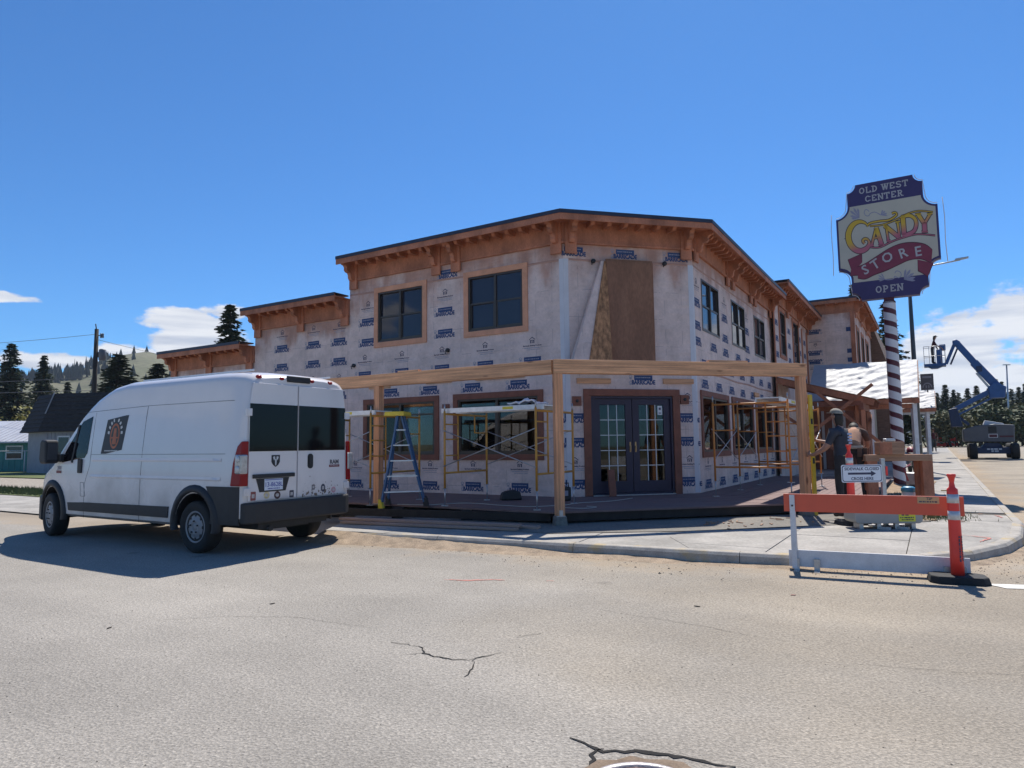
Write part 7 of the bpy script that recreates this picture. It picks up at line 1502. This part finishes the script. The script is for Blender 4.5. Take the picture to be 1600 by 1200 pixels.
# ================================================================== trees
M_BARK = mat('bark', (.06, .045, .035), .95, .3, 4, bump=.5)
def leafmat(name, a, b): return mat(name, a, .8, .3, .7, col2=b, fine=.3)
M_NEED = leafmat('dark_needles', (.022, .040, .024), (.065, .09, .045)); M_NEED2 = leafmat('green_needles', (.04, .062, .03), (.10, .12, .05)); M_YELL = leafmat('yellow_green_leaves', (.16, .15, .035), (.30, .26, .07)); M_SPRING = leafmat('spring_leaves', (.08, .085, .035), (.15, .14, .06)); M_FARN = leafmat('hazed_needles', (.03, .045, .045), (.055, .07, .06))  # far needles carry distance haze in their bluish colour
def conifer(seed, h, r0, whorls, per, sprays, base=.10, ss=.46, droop=.28):
    rnd = random.Random(seed); mb = MB(); tr = MB(); tr.tube([(0, 0, -.3), (rnd.uniform(-.1, .1), 0, h*.5), (0, 0, h*.985)], [h*.016+.06, h*.011+.03, .02], 8); lim = MB()
    for w_ in range(whorls):
        t = base+(1-base)*(w_+rnd.uniform(-.3, .3))/whorls; t = min(max(t, base), .985); z = h*t
        env = r0*min(1, (1-t)*1.25+.04)*(.55+.45*min(1, (t-base)/.12+.25))
        for k in range(per):
            a = rnd.uniform(0, 2*PI); L_ = env*rnd.uniform(.45, 1.18)
            if L_ < .08: continue
            if rnd.random() < .18: continue
            d = Vector((math.cos(a), math.sin(a), 0)); rise = rnd.uniform(.02, .25)
            n = max(2, int(sprays*L_/r0)+1); tip = None
            if L_ > .35*r0: lim.tube([(0, 0, z), d*L_*.5+Vector((0, 0, z+rise*L_*.5)), d*L_*.92+Vector((0, 0, z+rise*L_*.6-droop*L_*.6))], [.035, .022, .008], 4, cap=False)
            for q in range(n):
                u = (q+rnd.uniform(.3, 1))/n; p = d*L_*u+Vector((0, 0, z+rise*L_*u-droop*L_*u*u)); sd2 = Vector((-d.y, d.x, 0))
                for _ in range(2):
                    s_ = ss*rnd.uniform(.6, 1.25)*(1.05-.35*u); c = p+sd2*rnd.uniform(-.3, .3)*L_*.55*(1-.4*u)+Vector((0, 0, rnd.uniform(-.08, .05)*L_)); f = (d*rnd.uniform(.5, 1)+sd2*rnd.uniform(-.9, .9)+Vector((0, 0, rnd.uniform(-.45, .2)))).normalized(); g = f.cross(Vector((rnd.uniform(-.4, .4), rnd.uniform(-.4, .4), 1))).normalized()
                    mb.add([c-g*s_*.28-f*s_*.2, c+g*s_*.28-f*s_*.2, c+f*s_*.85+g*s_*.05, c+f*s_*.3-g*s_*.42], [(0, 1, 2, 3)])
                    mb.add([c+Vector((0, 0, s_*.22)), c+f*s_*.6, c-Vector((0, 0, s_*.25))], [(0, 1, 2)])
    tr.v, tr.f, tr.m, tr.smooth = tr.v, tr.f, tr.m, tr.smooth; o = len(tr.v); tr.v += lim.v; tr.f += [tuple(i+o for i in f) for f in lim.f]; tr.m += lim.m; tr.smooth += lim.smooth
    return mb, tr
def raw(mb, name, M):   # no normal recalculation for leaf cards
    me = bpy.data.meshes.new(name); me.from_pydata(mb.v, [], mb.f); me.materials.append(M); me.update(); return me
TREES = {}
for key, a, M in (('fir', (11, 12, 3.1, 64, 11, 9), M_NEED), ('pine', (12, 12, 2.7, 58, 10, 9), M_NEED2), ('spruce', (13, 12, 3.4, 62, 11, 10), M_NEED), ('thin', (14, 12, 2.1, 56, 9, 7), M_NEED2)):
    c, t = conifer(*a, base=.22 if key == 'pine' else .10); TREES[key] = (raw(c, 'crown', M), t.mesh('trunk', M_BARK))
def tree(key, loc, h, wide, label, group, name='conifer', rz=None, M=None):
    e = empty(name, loc, random.uniform(0, 6.28) if rz is None else rz); tag(e, label, 'tree', group); s_ = h/12
    for me, nm in zip(TREES[key], ('crown', 'trunk')): o = bpy.data.objects.new(nm, me); o.scale = (s_*wide, s_*wide, s_); link(o, e)
    return e
G1 = 'conifers behind the left houses'
tree('fir', (-55.5, 75, -.2), 13.6, 1.15, 'tall dark conifer at the left edge of the picture', G1); tree('spruce', (-55.2, 80, -.2), 12.9, .95, 'dark conifer right of the tall one at the left edge', G1); tree('fir', (-64, 78, -.2), 11.0, 1.2, 'lower dark conifer cut by the left edge', G1)
tree('spruce', (-51, 78, -.2), 9.5, 1.0, 'short dark conifer in front of the grassy hill', G1)
tree('spruce', (-36.0, 62, -.2), 10.4, 1.9, 'broad dark conifer behind the utility pole', G1); tree('fir', (-32.8, 63, -.2), 9.6, 1.9, 'broad dark conifer right of the utility pole behind the van roof', G1)
tree('fir', (-20.0, 48, -.2), 11.9, 1.15, 'dark conifer rising behind the lowest left roof', G1); tree('pine', (-18.6, 52, -.2), 11.8, .8, 'thin topped conifer beside the left roof step', G1)
tree('pine', (25.6, 50, 0), 13.2, 1.1, 'dark conifer showing behind the bottom of the store sign', 'conifers behind the row'); tree('thin', (29.0, 52, 0), 12.3, 1.2, 'conifer top peeking beside the striped pole', 'conifers behind the row')
rnd = random.Random(5); k = 0
ang = ['first', 'second', 'third', 'fourth', 'fifth', 'sixth', 'seventh', 'eighth', 'ninth', 'tenth', 'eleventh', 'twelfth', 'thirteenth', 'fourteenth', 'fifteenth', 'sixteenth', 'seventeenth', 'eighteenth', 'nineteenth', 'twentieth']
for px, ytop, D, key, wd in ((1464, 612, 85, 'thin', 1.2), (1477, 600, 100, 'pine', 1.3), (1490, 608, 95, 'spruce', 1.0), (1497, 612, 110, 'thin', 1.3), (1512, 606, 105, 'fir', 1.1), (1526, 602, 100, 'pine', 1.2), (1535, 612, 115, 'thin', 1.2), (1545, 606, 95, 'spruce', .9), (1556, 592, 90, 'pine', 1.3), (1566, 596, 96, 'fir', 1.0), (1580, 607, 112, 'thin', 1.3), (1592, 605, 100, 'pine', 1.1), (1602, 600, 92, 'fir', 1.0), (1622, 602, 96, 'spruce', 1.0), (1505, 622, 125, 'fir', 1.3), (1572, 616, 125, 'spruce', 1.2)):
    x = (px-800)/1067*D*1.002; h = (686-ytop)/1067*D+.9
    tree(key, (x, D, .6), h, wd, '%s tall dark conifer from the left beyond the boom lift' % ang[k], 'tall conifers beyond the boom lift'); k += 1
# broadleaf scrub
def scrub(seed, w_, d_, h, n, ss):
    rnd = random.Random(seed); mb = MB(); cl = [(rnd.uniform(-w_, w_)*.7, rnd.uniform(-d_, d_)*.7, h*rnd.uniform(.35, .8), rnd.uniform(.35, .6)) for _ in range(9)]
    for _ in range(n):
        x, y, z, r = rnd.choice(cl); v = Vector((rnd.gauss(0, 1), rnd.gauss(0, 1), rnd.gauss(0, 1))).normalized()*(rnd.random()**.4); c = Vector((x+v.x*r*w_, y+v.y*r*d_, max(.05, z+v.z*r*h*.7))); f = Vector((rnd.uniform(-1, 1), rnd.uniform(-1, 1), rnd.uniform(-.6, .8))).normalized(); g = f.cross(Vector((rnd.uniform(-1, 1), rnd.uniform(-1, 1), 1))).normalized(); s_ = ss*rnd.uniform(.5, 1.2)
        mb.add([c-g*s_*.4, c+f*s_*.5, c+g*s_*.4, c-f*s_*.5], [(0, 1, 2, 3)])
    st = MB()
    for x, y, z, r in cl: st.tube([(x*.2, y*.2, -.2), (x*.6, y*.6, z*.6), (x, y, z)], [.06, .035, .015], 5)
    return mb, st
def bush(loc, w_, d_, h, M, label, seed, n=1600, ss=.28, group=None, name='bush'):
    c, t = scrub(seed, w_, d_, h, n, ss); e = empty(name, loc); tag(e, label, 'bush', group); o = bpy.data.objects.new('foliage', raw(c, 'foliage', M)); link(o, e); obj('stems', t, M_BARK, e)
bush((-41.5, 54.5, .0), 3.4, 1.5, 4.6, M_YELL, 'yellow green shrub above the teal house roof at the left edge', 31, 2600, .3, 'yellow shrubs'); bush((-37.2, 54.8, .0), 3.0, 1.5, 4.8, M_YELL, 'yellow green shrub behind the black mansard roof', 32, 2600, .3, 'yellow shrubs')
i = 0
for px, D, w_, h in ((1468, 78, 3, 4), (1486, 74, 3.5, 3.6), (1505, 80, 4, 4.6), (1522, 76, 3.5, 5), (1540, 82, 4, 5.2), (1556, 78, 4, 4.6), (1572, 76, 3.5, 5), (1590, 80, 4, 4.4), (1606, 78, 4, 4.8), (1450, 76, 3.5, 4)):
    bush(((px-800)/1067*D, D, .6), w_, 2.2, h, M_SPRING if i % 3 else M_NEED2, '%s leafy bush from the left below the far conifers' % ang[i], 50+i, 1300, .5, 'leafy bushes beyond the boom lift'); i += 1
# thin mast
tm = obj('light_mast', MB().tube([(58, 80, .5), (58.3, 80, 10.1)], [.13, .07], 8).box(57.9, 58.7, 79.9, 80.1, 10.1, 10.2), M_STEEL); tag(tm, 'thin pale light mast rising behind the boom lift', 'mast')

# ================================================================== hills
def hill(name, azs, r0, r1, M, seed, nr=30, label=None):
    rnd = random.Random(seed); vs = []; fs = []; na = 90; a0, a1 = azs[0][0], azs[-1][0]
    import mathutils
    def H(az, t): return lerp_tab(azs, az)*(t*t*(3-2*t))*(1+.06*mathutils.noise.noise((az*.35, t*3, seed)))+2.2*mathutils.noise.noise((az*.9, t*6, seed+3))*t
    for j in range(nr+1):
        for i in range(na+1):
            az = a0+(a1-a0)*i/na; t = min(1, j/(nr*.72)); r = r0+(r1-r0)*j/nr; vs.append((r*math.sin(rad(az)), r*math.cos(rad(az)), -.4+H(az, t)))
    for j in range(nr):
        for i in range(na): a = j*(na+1)+i; fs.append((a, a+1, a+na+2, a+na+1))
    o = obj(name, MB().add(vs, fs, 0, True), M); tag(o, label, kind='structure'); return vs, na, nr
M_HILL = mat('grassy_hillside', (.095, .105, .05), .95, .25, .02, col2=(.16, .145, .085), detail=10, fine=.25); M_FARH = mat('hazed_forest_hill', (.035, .055, .07), .95, .3, .02, detail=10)  # far hill's blue is distance haze put into its colour
HA = [(-75, 45), (-50, 52), (-40, 55), (-36.9, 56), (-33.6, 62), (-31.3, 70), (-28.8, 84), (-27.5, 85), (-26, 81), (-23.3, 70), (-19.6, 52), (-12, 40), (0, 30)]
vsH, naH, nrH = hill('hill', HA, 240, 860, M_HILL, 1)
hill('far_hill', [(10, 40), (25, 62), (33, 72), (36, 78), (40, 92), (50, 110), (70, 90)], 900, 1700, M_FARH, 2)
# ridge woodland: too many and too far to count
def mini(mb, p, h, rnd):
    for q in range(2):
        a = rnd.uniform(0, PI); d = Vector((math.cos(a), math.sin(a), 0)); pts = []
        for k in range(5): t = k/5; pts.append((t, (1-t)*.24*rnd.uniform(.75, 1.2)))
        L_ = [p+d*(-w_*h)+Vector((0, 0, (t+(.06 if k % 2 else 0))*h)) for k, (t, w_) in enumerate(pts)]; R_ = [p+d*(w_*h)+Vector((0, 0, (t+(.06 if k % 2 else 0))*h)) for k, (t, w_) in enumerate(pts)]
        vs = L_+[p+Vector((0, 0, h))]+list(reversed(R_)); mb.add(vs, [tuple(range(len(vs)))])
rnd = random.Random(9); mb = MB()
for k in range(900):
    i = int(naH*rnd.uniform(.36, .62)); j = int(nrH*rnd.uniform(.50, .72)); az = -75+75*i/naH
    if az > -31.0+rnd.uniform(-.8, .8) or rnd.random() < .3: continue
    p = Vector(vsH[j*(naH+1)+i])+Vector((rnd.uniform(-6, 6), rnd.uniform(-6, 6), -1)); mini(mb, p, rnd.uniform(5, 11), rnd)
o = bpy.data.objects.new('ridge_wood', raw(mb, 'ridge_wood', M_FARN)); link(o); tag(o, 'dark conifer wood along the ridge of the left hill', 'wood', kind='stuff')
mb = MB()
for k in range(80):
    i = int(naH*rnd.uniform(.50, .72)); j = int(nrH*rnd.uniform(.25, .70)); mini(mb, Vector(vsH[j*(naH+1)+i])-Vector((0, 0, .5)), rnd.uniform(4, 9), rnd)
for k in range(60):
    i = int(naH*rnd.uniform(.60, .68)); j = int(nrH*rnd.uniform(.18, .30)); mini(mb, Vector(vsH[j*(naH+1)+i])-Vector((0, 0, .5)), rnd.uniform(7, 12), rnd)
o = bpy.data.objects.new('hillside_trees', raw(mb, 'hillside_trees', M_FARN)); link(o); tag(o, 'scattered tiny conifers dotted over the grassy hillside', 'trees', kind='stuff')
# loose gravel and litter along the kerb
rnd = random.Random(2); mb = MB()
for k in range(900):
    t = rnd.random(); i = rnd.choice([2, 2, 2, 2, 4, 5, 6, 7, 8]); a, b = KERB[i], KERB[i+1]; d = (b-a).normalized(); nn = Vector((d.y, -d.x, 0)); p = a.lerp(b, t)+nn*(.09+abs(rnd.gauss(0, .45))); r = rnd.uniform(.004, .013)*(1.8 if rnd.random() < .05 else 1)
    z = gz(p.x, p.y); mb.add([p+Vector((r*rnd.uniform(.6, 1.3)*math.cos(q*2.1), r*rnd.uniform(.6, 1.3)*math.sin(q*2.1), z)) for q in range(3)]+[p+Vector((0, 0, z+r*rnd.uniform(.5, 1.1)))], [(0, 1, 3), (1, 2, 3), (2, 0, 3)])
for k in range(500):
    p = Vector((rnd.uniform(-7, 8), rnd.uniform(2.5, 8), 0)); r = rnd.uniform(.003, .008)
    mb.add([p+Vector((r*math.cos(q*2.1), r*math.sin(q*2.1), 0)) for q in range(3)]+[p+Vector((0, 0, r*.8))], [(0, 1, 3), (1, 2, 3), (2, 0, 3)])
o = obj('loose_gravel', mb, mat('loose_stones', (.20, .165, .13), .95, .4, 40)); tag(o, 'loose grit and small stones scattered along the kerb and road', 'gravel', kind='stuff')
rnd = random.Random(12); mb = MB()
for k in range(150):
    c = rnd.choice([(6.9, 12.2), (7.4, 12.6), (6.3, 11.5), (7.9, 13.4), (5.0, 11.6), (3.4, 11.2), (8.3, 14.2)]); p = Vector((c[0]+rnd.gauss(0, .35), c[1]+rnd.gauss(0, .3), 0)); z = wz(p.x, p.y)+.016; L_ = rnd.uniform(.02, .13); a = rnd.uniform(0, PI); d = Vector((math.cos(a), math.sin(a), 0))*L_
    mb.bar(p-d/2+Vector((0, 0, z)), p+d/2+Vector((0, 0, z+rnd.uniform(0, .01))), rnd.uniform(.008, .03), .012)
o = obj('wood_scraps', mb, M_FIRD); tag(o, 'small wood offcuts and scraps scattered on the ground by the bench', 'scraps', kind='stuff')
# weeds on the bare soil
rnd = random.Random(6); mb = MB()
for k in range(1500):
    c = rnd.choice([(7.15, 12.0), (7.5, 12.6), (8.3, 14.3), (9.2, 16.0), (8.9, 15.2), (7.0, 11.55), (7.3, 11.7)]); p = Vector((c[0]+rnd.gauss(0, .22), c[1]+rnd.gauss(0, .22), 0)); p.z = wz(p.x, p.y)+.012; h = rnd.uniform(.02, .09); d = Vector((rnd.uniform(-.04, .04), rnd.uniform(-.04, .04), h)); mb.add([p, p+Vector((.012, 0, 0)), p+d], [(0, 1, 2)])
for k in range(5000):
    p = KL+DL*rnd.uniform(14, 34)+NL*rnd.uniform(.7, 2.5); p.z = .05; h = rnd.uniform(.04, .16); mb.add([p, p+Vector((.03, 0, 0)), p+Vector((rnd.uniform(-.06, .06), rnd.uniform(-.06, .06), h))], [(0, 1, 2)])
o = bpy.data.objects.new('weeds', raw(mb, 'weeds', leafmat('weed_green', (.05, .075, .02), (.13, .14, .05)))); link(o); tag(o, 'sparse weeds and grass growing on the verge and soil', 'weeds', kind='stuff')
for i, (x, y, lb) in enumerate(((2.63, 6.6, 'red scrap of tape lying on the road before the barricade'), (-3.3, 5.7, 'small dark twig lying on the road left of the cracks'), (1.62, 6.2, 'thin dark splinter lying on the road left of the red scrap'), (-2.25, 6.5, 'dark chip of rubber lying on the road below the van'))):
    o = obj('litter_scrap', MB().prism([(-.05, -.008), (.02, -.014), (.06, .0), (.03, .012), (-.03, .010)], lambda a, b: (a, b, .0), lambda a, b: (a*.8, b*.6, .012)), M_SPRAY if i == 0 else M_JOIST, loc=(x, y, .003), rz=i*1.3); o.scale = (.55, .55, .5); tag(o, lb, 'litter', 'litter on the road')
# ================================================================== thin summer haze in the air
M_HAZE = bpy.data.materials.new('thin_haze'); M_HAZE.use_nodes = True; _n = M_HAZE.node_tree; _n.nodes.clear(); _o = _n.nodes.new('ShaderNodeOutputMaterial'); _v = _n.nodes.new('ShaderNodeVolumePrincipled'); _v.inputs['Color'].default_value = (.72, .84, 1, 1); _v.inputs['Density'].default_value = .00016; _v.inputs['Anisotropy'].default_value = .2; _n.links.new(_v.outputs[0], _o.inputs['Volume'])
tag(obj('haze', MB().box(-1900, 1900, -320, 2600, -4, 125), M_HAZE), 'thin blue haze filling the air towards the hills', 'haze', kind='stuff')
